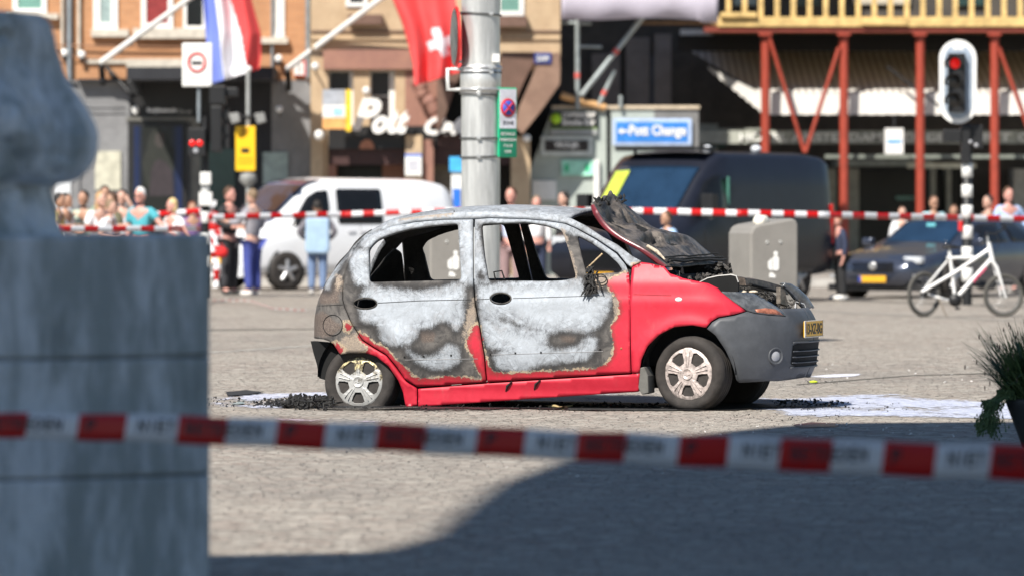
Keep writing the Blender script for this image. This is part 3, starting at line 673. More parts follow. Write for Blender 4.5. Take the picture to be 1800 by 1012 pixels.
mb.add(V, F + [(0, 3, 2, 1), (48, 49, 50, 51)]); cm_ = mb.build('front_crossmember', M('scorched steel', (.13, .10, .08), .5, metal=.3, var=.6, scale=18, bump=.6), car)
mb = MB(); q0, q1 = loc(1306, 500, .30), loc(1348, 511, -.18); mb.tube([q0 + Vector((.055, 0, 0)), q1 + Vector((.058, 0, 0))], .012, 6); mb.build('slot', VOID, cm_)
pm = MB(); E = [loc(x, y, .50) for x, y in [(1230, 496), (1244, 489), (1262, 485), (1285, 483), (1294, 485), (1298, 496), (1297, 522), (1262, 512), (1240, 504)]]
pm.add(E + [e + Vector((0, .03, 0)) for e in E], [tuple(range(8, -1, -1)), tuple(range(9, 18))] + [(i, (i + 1) % 9, (i + 1) % 9 + 9, i + 9) for i in range(9)], 0)
pm.tube(E[:6], .005, 6, m=1); pm.build('inner_wing_panel', [VOID, M('ash edge', (.5, .48, .45), .6)], car)
mb = MB(); a_, b_ = loc(1182, 482, .5), loc(1270, 468, -.55)
mb.box(-.30, -.55, .86, -.16, .55, .93); mb.build('scuttle_panel', CHAR, car)
chunks('burnt_wiring', [(tuple(loc(1185, 482, .45)), (.03, .03, .015, .03), 22), (tuple(loc(1262, 470, -.40)), (.07, .12, .03, .05), 60), (tuple(loc(1240, 488, .1)), (.1, .3, .02, .05), 50), (tuple(loc(1300, 509, .40)), (.05, .05, .015, .03), 26)], CHARG, car, 5)
chunks('burnt_headlight_remains', [(tuple(loc(1345, 520, .30)), (.05, .10, .03, .022), 70), (tuple(loc(1388, 532, -.22)), (.05, .12, .03, .022), 60)], CHARG, car, 8)
mb = MB()
for w0 in (.42, .34): c = loc(1305 + (.42 - w0) * 240, 513, w0); mb.ell((c.x, c.y, c.z), (.035, .03, .012))
mb.build('ash_lump', M('cream ash', (.62, .52, .40), .9, var=.4, scale=60, bump=1), car)
# hood
NE = [(1171, 468, .62), (1134, 440, .62), (1091, 416, .60), (1064, 393, .58), (1043, 360, .56)]
FE = [(1274, 464, -.62), (1240, 438, -.60), (1208, 414, -.55), (1150, 400, -.46), (1120, 376, -.42), (1092, 354, -.35)]
def curve(P, t):
    P = [loc(*p) for p in P]; x = t * (len(P) - 1); i = min(int(x), len(P) - 2); f = x - i
    p0, p1, p2, p3 = P[max(i - 1, 0)], P[i], P[i + 1], P[min(i + 2, len(P) - 1)]
    return .5 * ((2 * p1) + (p2 - p0) * f + (2 * p0 - 5 * p1 + 4 * p2 - p3) * f * f + (3 * p1 - p0 - 3 * p2 + p3) * f ** 3)
ns, nv = 60, 84; V = []; F = []; HI = []
hn = Vector((.55, 0, .83))
def crease(t, v):
    """stiffening ribs and buckles of the inner hood skin"""
    h = .06 * noise.noise(Vector((t * 2.6, v * 3.2, 1.3))) + .03 * noise.noise(Vector((t * 7, v * 7, 4)))
    h += -.05 * math.exp(-((v - .30 - .25 * t) / .035) ** 2) * (t > .35)
    for (ct, cv, rt, rv, dp) in ((.72, .22, .13, .07, .07), (.35, .28, .06, .16, .055), (.62, .5, .12, .05, .05), (.3, .62, .05, .2, .03)):
        d = ((t - ct) / rt) ** 2 + ((v - cv) / rv) ** 2
        h += -dp * math.exp(-d * d)
    h += .02 * abs(math.sin(t * 7 + v * 3)) * (v > .1)
    return h
for i in range(ns + 1):
    t = i / ns; a, b = curve(NE, t), curve(FE, t)
    for j in range(nv + 1):
        v = j / nv; p = a.lerp(b, v); e = min(1, 6 * v, 6 * (1 - v)) * min(1, 5 * t + .2)
        p = p + hn * (crease(t, v) * e + .05 * math.sin(math.pi * v) * t)
        if i == ns: p += Vector((-.01, 0, .012)) * (1 + 2 * noise.noise(Vector((v * 14, 2, 2))))
        V.append(p)
for i in range(ns):
    for j in range(nv):
        a = i * (nv + 1) + j; F.append((a, a + nv + 1, a + nv + 2, a + 1)); t, v = (i + .5) / ns, (j + .5) / nv
        HI.append(2 if any(((t - ct) * math.cos(an_) + (v - cv) * math.sin(an_)) ** 2 / ra ** 2 + ((v - cv) * math.cos(an_) - (t - ct) * math.sin(an_)) ** 2 / rb ** 2 < 1 for ct, cv, ra, rb, an_ in ((.70, .16, .12, .055, .1), (.52, .36, .10, .045, .9), (.30, .22, .045, .12, .2), (.28, .55, .012, .12, .1))) else 0)  # black ellipses paint deep holes into the lining
hood_m = NT('burnt hood lining'); _n = hood_m.noise(9, 7, .7); _g = hood_m.noise(70, 4, .7)
_c = hood_m.mix(hood_m.step(_n, .38, .62), (.05, .045, .042), (.20, .17, .145)); _c = hood_m.mix(hood_m.step(_g, .64, .74, 0, .8), _c, (.30, .28, .25)); hood_m.bump(hood_m.mth('ADD', _g, hood_m.mth('MULTIPLY', _n, 2)), .7, .01); hood_m.fin(_c, .42, .25)
DRED = M('scorched dark red', (.13, .008, .014), .3, var=.4, scale=9, coat=.4)
hood = O('hood', V, [f[::-1] for f in F], [hood_m.mat, DRED, VOID], car, True, HI)
md = hood.modifiers.new('solid', 'SOLIDIFY'); md.thickness = .012; md.offset = -1; md.material_offset = 1
hood['label'] = 'buckled hood thrown open, its charred lining towards the front'
V = []; F = []
for i in range(ns + 1):
    t = i / ns; a = curve(NE, t); dn = Vector((-.034, -.006, -.010)) if t < .9 else Vector((-.034, 0, -.010)) * (1 - (t - .9) * 4)
    V += [a + Vector((.004, -.004, .004)), a + dn * .5 + Vector((0, -.012, 0)), a + dn, a + dn + Vector((-.002, .05, -.004))]
for i in range(ns):
    for k in range(3): a = 4 * i + k; F.append((a, a + 1, a + 5, a + 4))
O('hood_edge', V, F, [DRED], hood, True)
mb = MB(); rnd = random.Random(5)
for k in range(26):
    t = rnd.uniform(.9, 1); v = rnd.random(); p = curve(NE, t).lerp(curve(FE, t), v) + hn * .04
    mb.tube([p, p + Vector((rnd.uniform(-.03, .03), rnd.uniform(-.04, .04), rnd.uniform(.0, .035)))], [.012, .003], 5)
p = curve(NE, 1).lerp(curve(FE, 1), .6); mb.tube([p, p + Vector((0, 0, .04)), p + Vector((-.01, 0, .075))], [.010, .006, .002], 5)
for k in range(3):
    P = [curve(NE, .04 + .03 * k).lerp(curve(FE, .02 + .04 * k), v) + hn * (.03 + .012 * noise.noise(Vector((v * 5, k, 0)))) for v in np.linspace(.05, 1, 14)]; mb.tube(P, .010 - .002 * k, 5)
mb.build('burnt_lining_shred', CHAR, hood)
mb = MB(); p = curve(NE, .28).lerp(curve(FE, .28), .06); q = curve(NE, .08).lerp(curve(FE, .08), .04); mb.tube([p + hn * .02, p.lerp(q, .5) + hn * .03, q + hn * .02], [.012, .015, .006], 6); mb.build('hood_hinge', M('cream ash', (.6, .5, .4)), hood)
# mirror stump
mb = MB(); rnd = random.Random(9)
for k in range(46):
    x = 1038 + rnd.gauss(0, 6); y = rnd.uniform(468, 512); p = on(x, y, .01); q = on(x + rnd.uniform(-8, 8), y + rnd.uniform(4, 16), .02 + rnd.uniform(0, .035)); mb.tube([p, p.lerp(q, .5) + Vector((0, -.01, 0)), q], [.007, .008, .003], 5)
for k in range(12):
    a = k * .6; p = on(1056 + 12 * math.cos(a), 490 + 8 * math.sin(a), .02); q = on(1056 + 12 * math.cos(a + .7), 490 + 8 * math.sin(a + .7), .02); mb.tube([p, q], .004, 5)
mb.tube([on(1040, 470, .01), on(1043, 500, .03), on(1053, 515, .02)], [.01, .012, .004], 6)
mb.build('melted_mirror', CHAR, car)
mb = MB(); P = [on(x, y, -.01) for x, y in ((1118, 648), (1132, 644), (1139, 660), (1140, 690), (1128, 693), (1117, 672))]
mb.add([p + Vector((0, -.01, 0)) for p in P] + [p + Vector((.01, .12, 0)) for p in P], [tuple(range(5, -1, -1)), tuple(range(6, 12))] + [(i, (i + 1) % 6, (i + 1) % 6 + 6, i + 6) for i in range(6)]); mb.build('mud_flap', M('mud flap grey', (.17, .165, .15), .8), car, bev=.006)
mb = MB(); mb.tube([env(float(np.interp(z, _rx, _ry)) + .30 - .74 * LR, z, .006) for z in np.linspace(.50, 1.24, 24)], [.012 + .004 * math.sin(k * 1.3) for k in range(24)], 6); mb.build('hatch_seal', CHAR, car)
# wheel wells and burnt rear corner
def arc_shell(c, r_, w0, w1, a0, a1, parent, sg=1, m=VOID, nm='wheel_well'):
    V = []; F = []; n = 24
    for i in range(n + 1):
        a = R(a0 + (a1 - a0) * i / n); x = c[0] + r_ * math.cos(a); z = c[1] + r_ * math.sin(a)
        V += [(x, -w0 * sg, z), (x, -w1 * sg, z)]
    for i in range(n): F.append((2 * i, 2 * i + 2, 2 * i + 3, 2 * i + 1))
    b = len(V); V += [(c[0] + r_ * math.cos(R(a0 + (a1 - a0) * i / n)), -w1 * sg, c[1] + r_ * math.sin(R(a0 + (a1 - a0) * i / n))) for i in range(n + 1)]; F.append(tuple(range(b, b + n + 1)))
    return O(nm, V, F, m, parent)
for sg in (1, -1):
    arc_shell((0, .26), .335, .70, .42, -2, 182, car, sg); arc_shell((WBASE, .22), .33, .70, .42, -2, 182, car, sg)
mb = MB()
V = [loc(x, y, .66) for x, y in ((546, 599), (580, 602), (600, 626), (590, 650), (574, 668), (561, 664), (557, 640), (551, 620))]
mb.add(V + [v + Vector((0, .10, 0)) for v in V], [tuple(range(8)), tuple(range(15, 7, -1))] + [(i, i + 8, (i + 1) % 8 + 8, (i + 1) % 8) for i in range(8)]); mb.build('burnt_rear_corner', VOID, car)
mb = MB()
mb.box(-2.76, -.5, .30, -2.70, .5, .44); mb.build('rear_crash_bar', CHAR, car)

# wheels
tyre_m = M('tyre rubber dusty', (.034, .029, .026), .85, var=.35, scale=10, bump=.4)
rimA = M('silver trim', (.47, .40, .37), .5, metal=.2, var=.42, scale=26); rimB = NT('scorched trim')
_n = rimB.noise(26, 6, .8); _n2 = rimB.noise(9, 4, .7); _z = rimB.n.new('ShaderNodeSeparateXYZ'); rimB.L(rimB.tc, _z.inputs[0])
_u = rimB.mth('ADD', rimB.mth('MULTIPLY', _z.outputs[2], 3.2), rimB.mth('SUBTRACT', _n, .5))
rimB.bump(_n, .4, .004); rimB.fin(rimB.mix(rimB.step(rimB.mth('ADD', _u, rimB.mth('SUBTRACT', _n2, .5)), .10, .32), (.46, .45, .43), rimB.mix(rimB.step(_n, .47, .53), (.60, .50, .27), (.10, .08, .05))), .42, .3); rimB = rimB.mat
rust_m = M('rusty brake', (.055, .032, .027), .8, var=.5, scale=20)
def wheel(u, w_, z, rad, rimr, steer, mrim, flat=False, label=None, sg=1, camber=0):
    wh = bpy.data.objects.new('wheel', None); COL.objects.link(wh); wh.parent = car; wh.location = (u, -w_ * sg, z)
    wh.rotation_euler = (camber, 0, steer + (math.pi if sg < 0 else 0))
    if label: wh['label'] = label
    # outer face looks along local -y
    mb = MB(); k = rimr
    prof = [(k * .97, .0), (k * 1.05, .012), (k * 1.18, .018), (rad * .90, .014), (rad * .965, -.004), (rad * .995, -.022), (rad, -.04)]
    for gx in (-.055, -.085, -.115): prof += [(rad, gx + .004), (rad - .006, gx), (rad, gx - .004)]
    prof += [(rad, -.14), (rad * .97, -.165), (rad * .88, -.178), (k, -.175)]
    mb.lathe(prof, (0, 0, 0), 'y', 96)
    V = mb.V
    if flat:
        for v in V:
            if v.z + z < .004:
                d = .004 - (v.z + z); v.z = .004 - z
                s_ = 1 if v.y < -.08 * -1 and v.y < .08 else 1
                v.y += (-1 if v.y < .085 else 1) * min(.03, d * .5); v.x *= 1.06
    else:
        for v in V:
            if v.z + z < .006: v.z = .006 - z
    mb.build('tyre', tyre_m, wh)
    # trim with five windows
    cap = MB(); nS = 5; outer = [(k * math.cos(2 * math.pi * i / 80), k * math.sin(2 * math.pi * i / 80)) for i in range(80)]
    holes = []
    for q in range(nS):
        a = R(90 + 36 + 72 * q); hw0, hw1 = R(14), R(20)
        holes.append([(k * r_ * math.cos(a + s_), k * r_ * math.sin(a + s_)) for r_, s_ in ((.42, -hw0 * 1.15), (.58, -hw1), (.80, -hw1 * .98), (.86, -hw1 * .55), (.86, hw1 * .55), (.80, hw1 * .98), (.58, hw1), (.42, hw0 * 1.15))])
    allp = list(outer); ed = [(i, (i + 1) % 80) for i in range(80)]
    for h in holes:
        h2 = dens(h, .008); b = len(allp); allp += h2; ed += [(b + i, b + (i + 1) % len(h2)) for i in range(len(h2))]
    for rr in (.2, .34, .5, .66, .93):
        for i in range(60):
            p = (k * rr * math.cos(i * math.pi / 30 + .01), k * rr * math.sin(i * math.pi / 30 + .01)); P_ = np.array([p])
            if all(sdf(P_, h)[0] < -.003 for h in holes): allp.append(p)
    r = delaunay_2d_cdt([Vector(p) for p in allp], ed, [], 0, 1e-6); V2 = np.array([(v.x, v.y) for v in r[0]]); Tt = np.array([f for f in r[2]]); cen = V2[Tt].mean(axis=1); kp = np.ones(len(Tt), bool)
    for h in holes: kp &= ~inpoly(cen, h)
    def dz(x, y):
        d = math.hypot(x, y) / k; a = math.atan2(y, x); sp = abs(((math.degrees(a) - 90 + 36) % 72) - 36)
        h = .012 - .016 * (d - .2) ** 2 if d > .27 else .014
        if d > .88: h -= .012 * (d - .88) / .12
        if d > .3: h += .003 * (sp < 9)
        return -h - .004
    Vv = [(x, dz(x, y), z_) for (x, z_), y in [((v[0], v[1]), v[1]) for v in V2]]
    Tt = Tt[kp]; a_, b_, c_ = V2[Tt[:, 0]], V2[Tt[:, 1]], V2[Tt[:, 2]]; ar = (b_[:, 0] - a_[:, 0]) * (c_[:, 1] - a_[:, 1]) - (c_[:, 0] - a_[:, 0]) * (b_[:, 1] - a_[:, 1]); Tt = np.where((ar < 0)[:, None], Tt[:, ::-1], Tt)
    rim = O('wheel_trim', Vv, [tuple(int(i) for i in t) for t in Tt], [mrim], wh, False)
    md = rim.modifiers.new('solid', 'SOLIDIFY'); md.thickness = .014; md.offset = -1
    mb = MB()
    for q in range(nS):
        a = R(90 + 72 * q)
        for s_ in (-.035, .035):
            p0 = (k * .36 * math.cos(a) - k * s_ * 1.0 * math.sin(a), k * .36 * math.sin(a) + k * s_ * math.cos(a)); p1 = (k * .82 * math.cos(a) - k * s_ * 2.4 * math.sin(a), k * .82 * math.sin(a) + k * s_ * 2.4 * math.cos(a))
            mb.tube([(p0[0], -.020, p0[1]), (p1[0], -.016, p1[1])], .0035, 5)
    mb.lathe([(k * .215, -.0), (k * .215, .022), (k * .19, .024), (k * .18, .021), (0, .022)], (0, 0, 0), 'y', 32)
    mb.box(-.022, -.026, -.005, .022, -.021, .005); mb.box(-.008, -.0265, -.010, .008, -.0215, .010)
    mb.build('hub_cap', mrim, wh)
    mb = MB(); mb.lathe([(k * .94, -.05), (k * .9, -.07), (k * .5, -.075), (0, -.07)], (0, 0, 0), 'y', 32)
    for q in range(5):
        a = R(90 + 36 + 72 * q); c, s_ = math.cos(a) * k * .64, math.sin(a) * k * .64; mb.box(c - .02, .04, s_ - .02, c + .02, .065, s_ + .02, 0); mb.box(c - .008, .036, s_ - .012, c + .01, .045, s_ + .008, 1)
    mb.build('brake_disc', [rust_m, VOID], wh)
    return wh
wheel(.0, .695, .252, .266, .188, -R(11), rimA, label='near front wheel turned outwards, pinkish silver trim')
wheel(.0, .695, .252, .266, .188, -R(11), rimA, sg=-1)
lr = loc(631, 671, .69)
wheel(lr.x, .69, .176, .262, .182, 0, rimB, flat=True, label='near rear wheel on a flat tyre, trim scorched yellow along its top', camber=-R(4))
wheel(lr.x, .69, .176, .262, .182, 0, rimB, flat=True, sg=-1)
# debris
def debris(name, label, spots, m, seed, cat='debris'):
    o = chunks(name, spots, m, None, seed); tagp(o, label, cat, kind='stuff'); return o
def g3(px, py, z=.02): x, y = gp(px, py); return (x, y, z)
debris('charred_debris', 'heap of charred black plastic behind the flat rear wheel', [(g3(545, 714, .035), (.16, .5, .03, .05), 150), (g3(500, 712, .015), (.2, .6, .012, .03), 110), (g3(440, 708, .01), (.4, .8, .008, .02), 90), (g3(600, 720, .01), (.3, .1, .008, .03), 40)], CHAR, 31)
debris('charred_debris', 'loose black cinders scattered under and before the red sill', [(g3(900, 716, .012), (.8, .5, .01, .022), 150), (g3(1130, 716, .015), (.3, .4, .012, .03), 60), (g3(1040, 722, .008), (.4, .15, .006, .015), 50)], CHAR, 32)
debris('charred_debris', 'black cinders and flakes on the wet ground before the bumper', [(g3(1420, 711, .012), (.25, .7, .01, .025), 130), (g3(1500, 716, .006), (.4, .9, .005, .014), 120), (g3(1440, 671, .006), (.12, .5, .005, .015), 30), (g3(1380, 735, .006), (.4, .6, .004, .012), 50)], CHAR, 33)
debris('litter', 'sparse pale chips and flakes strewn over the cobbles', [(g3(1150, 840, .004), (1.0, 3, .002, .012), 22), (g3(800, 760, .004), (2, 2, .002, .01), 40), (g3(1500, 755, .004), (1, 1.2, .002, .014), 40), (g3(1600, 640, .004), (2, 6, .002, .02), 60)], M('pale chips', (.7, .68, .66), .6), 34)
mb = MB(); P = [g3(960, 716, .012), g3(975, 718, .02), g3(990, 720, .015), g3(1006, 715, .012)]; mb.tube(P, [.006, .012, .012, .006], 6); tagp(mb.build('charred_stick', M('stick ochre', (.42, .33, .16))), 'ochre charred strip of trim lying before the sill', 'debris')
mb = MB(); mb.tube([g3(575, 721, .012), g3(640, 722, .012), g3(738, 719, .014)], .008, 6); tagp(mb.build('scorched_rod', CHARG), 'thin grey rod lying on the ground at the foot of the flat tyre', 'rod')
mb = MB(); mb.tube([g3(1000, 721, .008), g3(1080, 722, .01), g3(1190, 722, .008)], .009, 6); tagp(mb.build('scorched_rod', CHAR), 'thin black cable lying on the ground before the front wheel', 'cable')
c = g3(1430, 673, .012); mb = MB(); mb.ell(c, (.035, .03, .010)); tagp(mb.build('yellow_scrap', M('yellow scrap', (.6, .75, .03))), 'small bright yellow scrap on the ground beyond the bumper', 'scrap')

mb = MB(); rnd = random.Random(77)
for k in range(26):
    p = Vector(g3(rnd.uniform(505, 590), rnd.uniform(708, 722), .01)); P = [p]
    for q in range(4): P.append(P[-1] + Vector((rnd.uniform(-.07, .07), rnd.uniform(-.12, .12), rnd.uniform(-.02, .05)))); P[-1].z = max(.006, min(.06, P[-1].z))
    mb.tube(P, [.008, .007, .006, .005, .003], 5)
tagp(mb.build('burnt_cables', CHAR), 'tangle of burnt black cables in the debris behind the flat tyre', 'debris', kind='stuff')
# ---------------------------------------------------------------- facades across the square
def brick_mat(name, a, b, mort, sc=14):
    t = NT(name); br = t.n.new('ShaderNodeTexBrick'); t.L(t.map((1, 1, 1), rot=(R(90), 0, 0)), br.inputs['Vector']); br.inputs['Scale'].default_value = 4
    t.val(a, br.inputs['Color1']); t.val(b, br.inputs['Color2']); t.val(mort, br.inputs['Mortar']); br.inputs['Mortar Size'].default_value = .012; br.inputs['Row Height'].default_value = .25; br.inputs['Brick Width'].default_value = .8
    c = t.mix(t.step(t.noise(.8, 5, .6), .35, .7, 0, .35), br.outputs[0], tuple(x * .7 for x in a)); t.bump(t.noise(20, 4), .3, .01); return t.fin(c, .85)
def slab_mat(name, a, b, vs=(1.2, 1, 1.2)):
    t = NT(name); n = t.noise(1.3, 6, .7, t.map(vs)); n2 = t.noise(9, 6, .7); c = t.mix(t.step(n, .35, .65), a, b); c = t.mix(t.step(n2, .5, .75, 0, .4), c, tuple(x * .6 for x in a)); t.bump(n2, .3, .01); return t.fin(c, .75)
brick = brick_mat('orange brick', (.50, .25, .12), (.42, .20, .095), (.42, .30, .20))
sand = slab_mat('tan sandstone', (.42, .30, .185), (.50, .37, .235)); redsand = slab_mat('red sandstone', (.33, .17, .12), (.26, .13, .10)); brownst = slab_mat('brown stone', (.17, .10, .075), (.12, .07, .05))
grey_st = slab_mat('grey shop stone', (.17, .17, .175), (.24, .24, .245)); charcoal = slab_mat('charcoal shopfront', (.014, .015, .019), (.022, .023, .028))
blackm = M('black paint', (.010, .010, .011), .5, bump=0); whitep = M('white paint', (.78, .77, .74), .5, var=.06); darkglass = M('dark glass', (.012, .014, .015), .2, var=.3, scale=.6, bump=0, spec=.25)
greeng = M('green glass', (.16, .32, .27), .2, var=.2, scale=1.5, bump=0); tealg = M('teal glass', (.025, .06, .06), .2, var=.3, scale=1, bump=0); paleg = M('pale glass', (.30, .38, .37), .25, var=.2, bump=0)
greypipe = M('grey zinc', (.26, .29, .31), .5, metal=.3); creamst = M('cream stone', (.55, .50, .42), .7); maroon = M('maroon curtain', (.25, .03, .03), .8)
def part(parent, name, mat, *rects, bev=0):
    mb = MB()
    for r_ in rects: mb.pb(*r_)
    return mb.build(name, mat, parent, world=True, bev=bev)
def letters(parent, name, txt, px, py, D, hpx, wpx, mat, depth=.03, shear=0, bold=0.02, rot=0):
    """txt whose lower left corner is at pixel (px,py)"""
    mb = MB(); p = at(px, py, D); mb.text(txt, p.x, p.z, D - .004, hpx / FP * D, depth=depth, w=wpx / FP * D, shear=shear, bold=bold, rot=rot)
    return mb.build(name, mat, parent, world=True)
DL = 108.0; GL = HY + CAMZ * FP / DL
bb = thing('brick_building', 'orange brick building with tall windows above a grey stone shopfront', 'building', (tox(300, DL), DL, 0))
part(bb, 'brick_wall', brick, (-500, -1300, 545.5, 141, DL, 8))
part(bb, 'shopfront_wall', grey_st, (-500, 141.2, 340, GL, DL, 8)); part(bb, 'shopfront_wall', charcoal, (340.2, 141.2, 477, GL, DL, 8)); part(bb, 'shopfront_wall', grey_st, (477.2, 141.2, 545.5, GL, DL, 8))  # charcoal stretch is dark stone, blackened further for the canopy's shade
part(bb, 'stone_course', creamst, (150, 104, 222, 112, DL - .06, .06), (222, 104, 320, 118, DL - .10, .10))
def window(parent, x0, y0, x1, y1, D, gm, fr=whitep, fw=5, side='r'):
    w_ = part(parent, 'window', fr, (x0, y0, x0 + fw, y1, D - .05, .05), (x1 - fw, y0, x1, y1, D - .05, .05), (x0 + fw, y1 - fw, x1 - fw, y1, D - .05, .05), (x0 + fw, y0, x1 - fw, y0 + fw, D - .05, .05), (x0 + fw, y0 + (y1 - y0) * .45, x1 - fw, y0 + (y1 - y0) * .45 + fw * .7, D - .045, .04))
    mb = MB(); mb.pb(x0 + fw * .6, y0 + fw * .6, x1 - fw * .6, y1 - fw * .6, D - .018, .014); g = mb.build('pane', gm, None); 
    inv_ = mx(parent).inverted(); g.data.transform(inv_); g.parent = w_
    return w_
window(bb, 22, -170, 82, 24, DL, greeng, fw=9); window(bb, 164, -170, 207, 52, DL, paleg, fw=12); window(bb, 248, -170, 304, 50, DL, maroon, fw=9); window(bb, 322, -170, 362, 52, DL, darkglass, fw=6); window(bb, 476, -170, 500, 66, DL, whitep, fw=6)
part(bb, 'window_sill', creamst, (160, 52, 226, 65, DL - .16, .16)); part(bb, 'window_sill', creamst, (234, 50, 372, 68, DL - .16, .16)); part(bb, 'window_sill', creamst, (444, 66, 506, 77, DL - .16, .16)); part(bb, 'window_sill', creamst, (10, 24, 102, 34, DL - .16, .16))
for x0, x1, m, y1 in ((117, 127, greypipe, 140), (107, 112, creamst, 100), (136, 142, creamst, 100), (537, 546, greypipe, 138), (476, 481, greypipe, 140)): 
    mb = MB(); mb.tube([at((x0 + x1) / 2, -600, DL - .08), at((x0 + x1) / 2, y1, DL - .08)], (x1 - x0) / 2 / FP * DL, 8); mb.build('drainpipe', m, bb, world=True)
mb = MB(); mb.tube([at(90, 80, DL - .1), at(330, 84, DL - .1)], .02, 6); mb.tube([at(90, 100, DL - .1), at(330, 98, DL - .1)], .012, 6); mb.build('cable', M('rusty cable', (.25, .12, .06)), bb, world=True)
for x, y in ((113, 94), (144, 97), (490, 104)):
    mb = MB(); p = at(x, y, DL - .12); mb.ell(p, (.075, .07, .08), 0); mb.lathe([(.045, -.13), (.05, -.06)], p, 'z', 12, 1); mb.build('wall_spotlight', [whitep, blackm], bb, world=True)
aw = part(bb, 'shop_canopy', charcoal, (136, 139, 222, 143, DL - .25, .25), (222.2, 118, 480, 140, DL - 2.4, 2.4)); part(bb, 'shop_canopy_fascia', blackm, (228, 140.3, 342, 206, DL - .10, .10), (342.2, 140.3, 378, 196, DL - .08, .08))
letters(bb, 'shop_lettering', 'Bodylinemode', 259, 200, DL - .11, 10, 51, M('lit white letter', (.85, .85, .85)), bold=.03); letters(bb, 'shop_lettering', 'On-et', 312, 200, DL - .11, 8, 25, M('grey letter', (.35, .35, .34)))
mb = MB(); p = at(238, 194, DL - .12); mb.ell(p, (.062, .03, .085)); mb.build('shop_emblem', whitep, bb, world=True)
part(bb, 'shopfront_frame', M('bronze frame', (.14, .135, .12), .5), (222, 206.3, 345, 213, DL - .13, .13), (336, 213.3, 352, GL, DL - .1, .1))
scr = thing('display_screen', 'tall dark portrait screen framed in black beside the shop door', 'display screen', at(276, GL, DL - .2))
part(scr, 'screen_housing', blackm, (225, 215, 328, GL - 3, DL - .18, .15))
def poster_mat():
    t = NT('poster picture'); s_ = t.n.new('ShaderNodeSeparateXYZ'); t.L(t.tc, s_.inputs[0]); ax = t.mth('ABSOLUTE', s_.outputs[0])
    c = t.mix(t.step(ax, .25, .42), (.010, .011, .009), (.008, .018, .07)); c = t.mix(t.step(t.noise(3, 4), .5, .8, 0, .5), c, (.03, .03, .04)); return t.fin(c, .35)
part(scr, 'screen_panel', poster_mat(), (236, 222, 320, GL - 20, DL - .19, .008))
mb = MB(); Dp = DL - .193; 
mb.pprism([(278 + 20 * math.cos(a) * (1.0 if math.sin(a) > 0 else 1.5), 262 - 34 * math.sin(a) if math.sin(a) > 0 else 262 - 85 * math.sin(a)) for a in np.linspace(0, 2 * math.pi, 24, endpoint=False)], Dp, .002, 0); mb.m = 1
Dp2 = Dp - .004; mb.pprism([(281 + 9 * math.cos(a), 247 + 14 * math.sin(a)) for a in np.linspace(0, 2 * math.pi, 16, endpoint=False)], Dp2, .002, 1); mb.pprism([(266, 300), (272, 285), (281, 280), (292, 286), (302, 300), (306, 345), (262, 345)], Dp2, .002, 2)
mb.build('poster_figure', [M('poster dark', (.014, .016, .012)), M('poster skin', (.04, .033, .03)), M('poster mauve', (.028, .02, .024))], scr, world=True)
for x0, y0, x1, y1, m, nm in ((167, 266, 212, 334, M('cream shop window', (.52, .50, .40), .3), 'shop_window'), (384, 262, 413, GL - 8, tealg, 'shop_window'), (462, 268, 506, 330, paleg, 'shop_window'), (352.3, 250, 384, GL - 8, tealg, 'shop_window')): part(bb, nm, m, (x0, y0, x1, y1, DL - .04, .04))
part(bb, 'shop_window', M('white shop window', (.62, .64, .66), .4), (95, 316, 124, 400, DL - .04, .04))
part(bb, 'pilaster', grey_st, (-200, 142, 134, 145, DL - .1, .1), (134.3, 205, 140, GL, DL - .05, .05))
for y in (190, 200): part(bb, 'stone_joint', charcoal, (140.3, y, 222, y + 1.5, DL - .01, .01))
mb = MB(); mb.tube([at(187, 118, DL - .1), at(235, 172, DL - .5)], .04, 6); mb.build('flagpole_shadow', blackm, bb, world=True)  # black tube laid along the flagpole's cast shadow on the wall
mb = MB(); mb.box(*(at(225, 165, DL - .7)), *(at(248, 145, DL - .45))); mb.build('wall_floodlight', blackm, bb, world=True)
sg = thing('wall_sign', 'small white sign with a red border beside the grey downpipe', 'sign', at(527, 133, DL - .05)); part(sg, 'sign_panel', M('sign red', (.6, .03, .03)), (517, 107, 538, 134, DL - .08, .06)); part(sg, 'sign_face', whitep, (517, 110, 534, 132, DL - .09, .008)); part(sg, 'sign_figure', M('sign grey', (.35, .35, .36)), (524, 114, 528, 128, DL - .096, .004))

# sandstone cafe building
DP = 107.0; GP = HY + CAMZ * FP / DP
pb_ = thing('sandstone_building', 'tan sandstone corner building with a cafe under carved brown corbels', 'building', (tox(760, DP), DP, 0))
part(pb_, 'wall', sand, (546, -1300, 985, 124, DP, 8)); part(pb_, 'wall', sand, (546, 124.2, 577, GP, DP, 2)); part(pb_, 'wall', sand, (621, 124.2, 650, 236, DP, 2)); part(pb_, 'wall', sand, (694, 124.2, 712, 236, DP, 2)); part(pb_, 'wall', redsand, (712.2, 124.2, 768, 236, DP, 2))
part(pb_, 'back_wall', blackm, (546, 124.2, 985, GP, DP + 2.2, .4))
part(pb_, 'lintel', redsand, (568, 88, 772, 122, DP - .12, .12)); part(pb_, 'string_course', brownst, (546.5, 54, 985, 57, DP - .04, .04)); part(pb_, 'string_course', sand, (546.5, 66, 985, 70, DP - .05, .05))
part(pb_, 'fascia', blackm, (577.3, 222, 768, 262, DP - .02, .4)); part(pb_, 'fascia', M('dark maroon', (.05, .02, .018)), (577.3, 262.3, 900, 290, DP + .1, .3), (768.3, 236, 900, 262, DP + .05, .3))
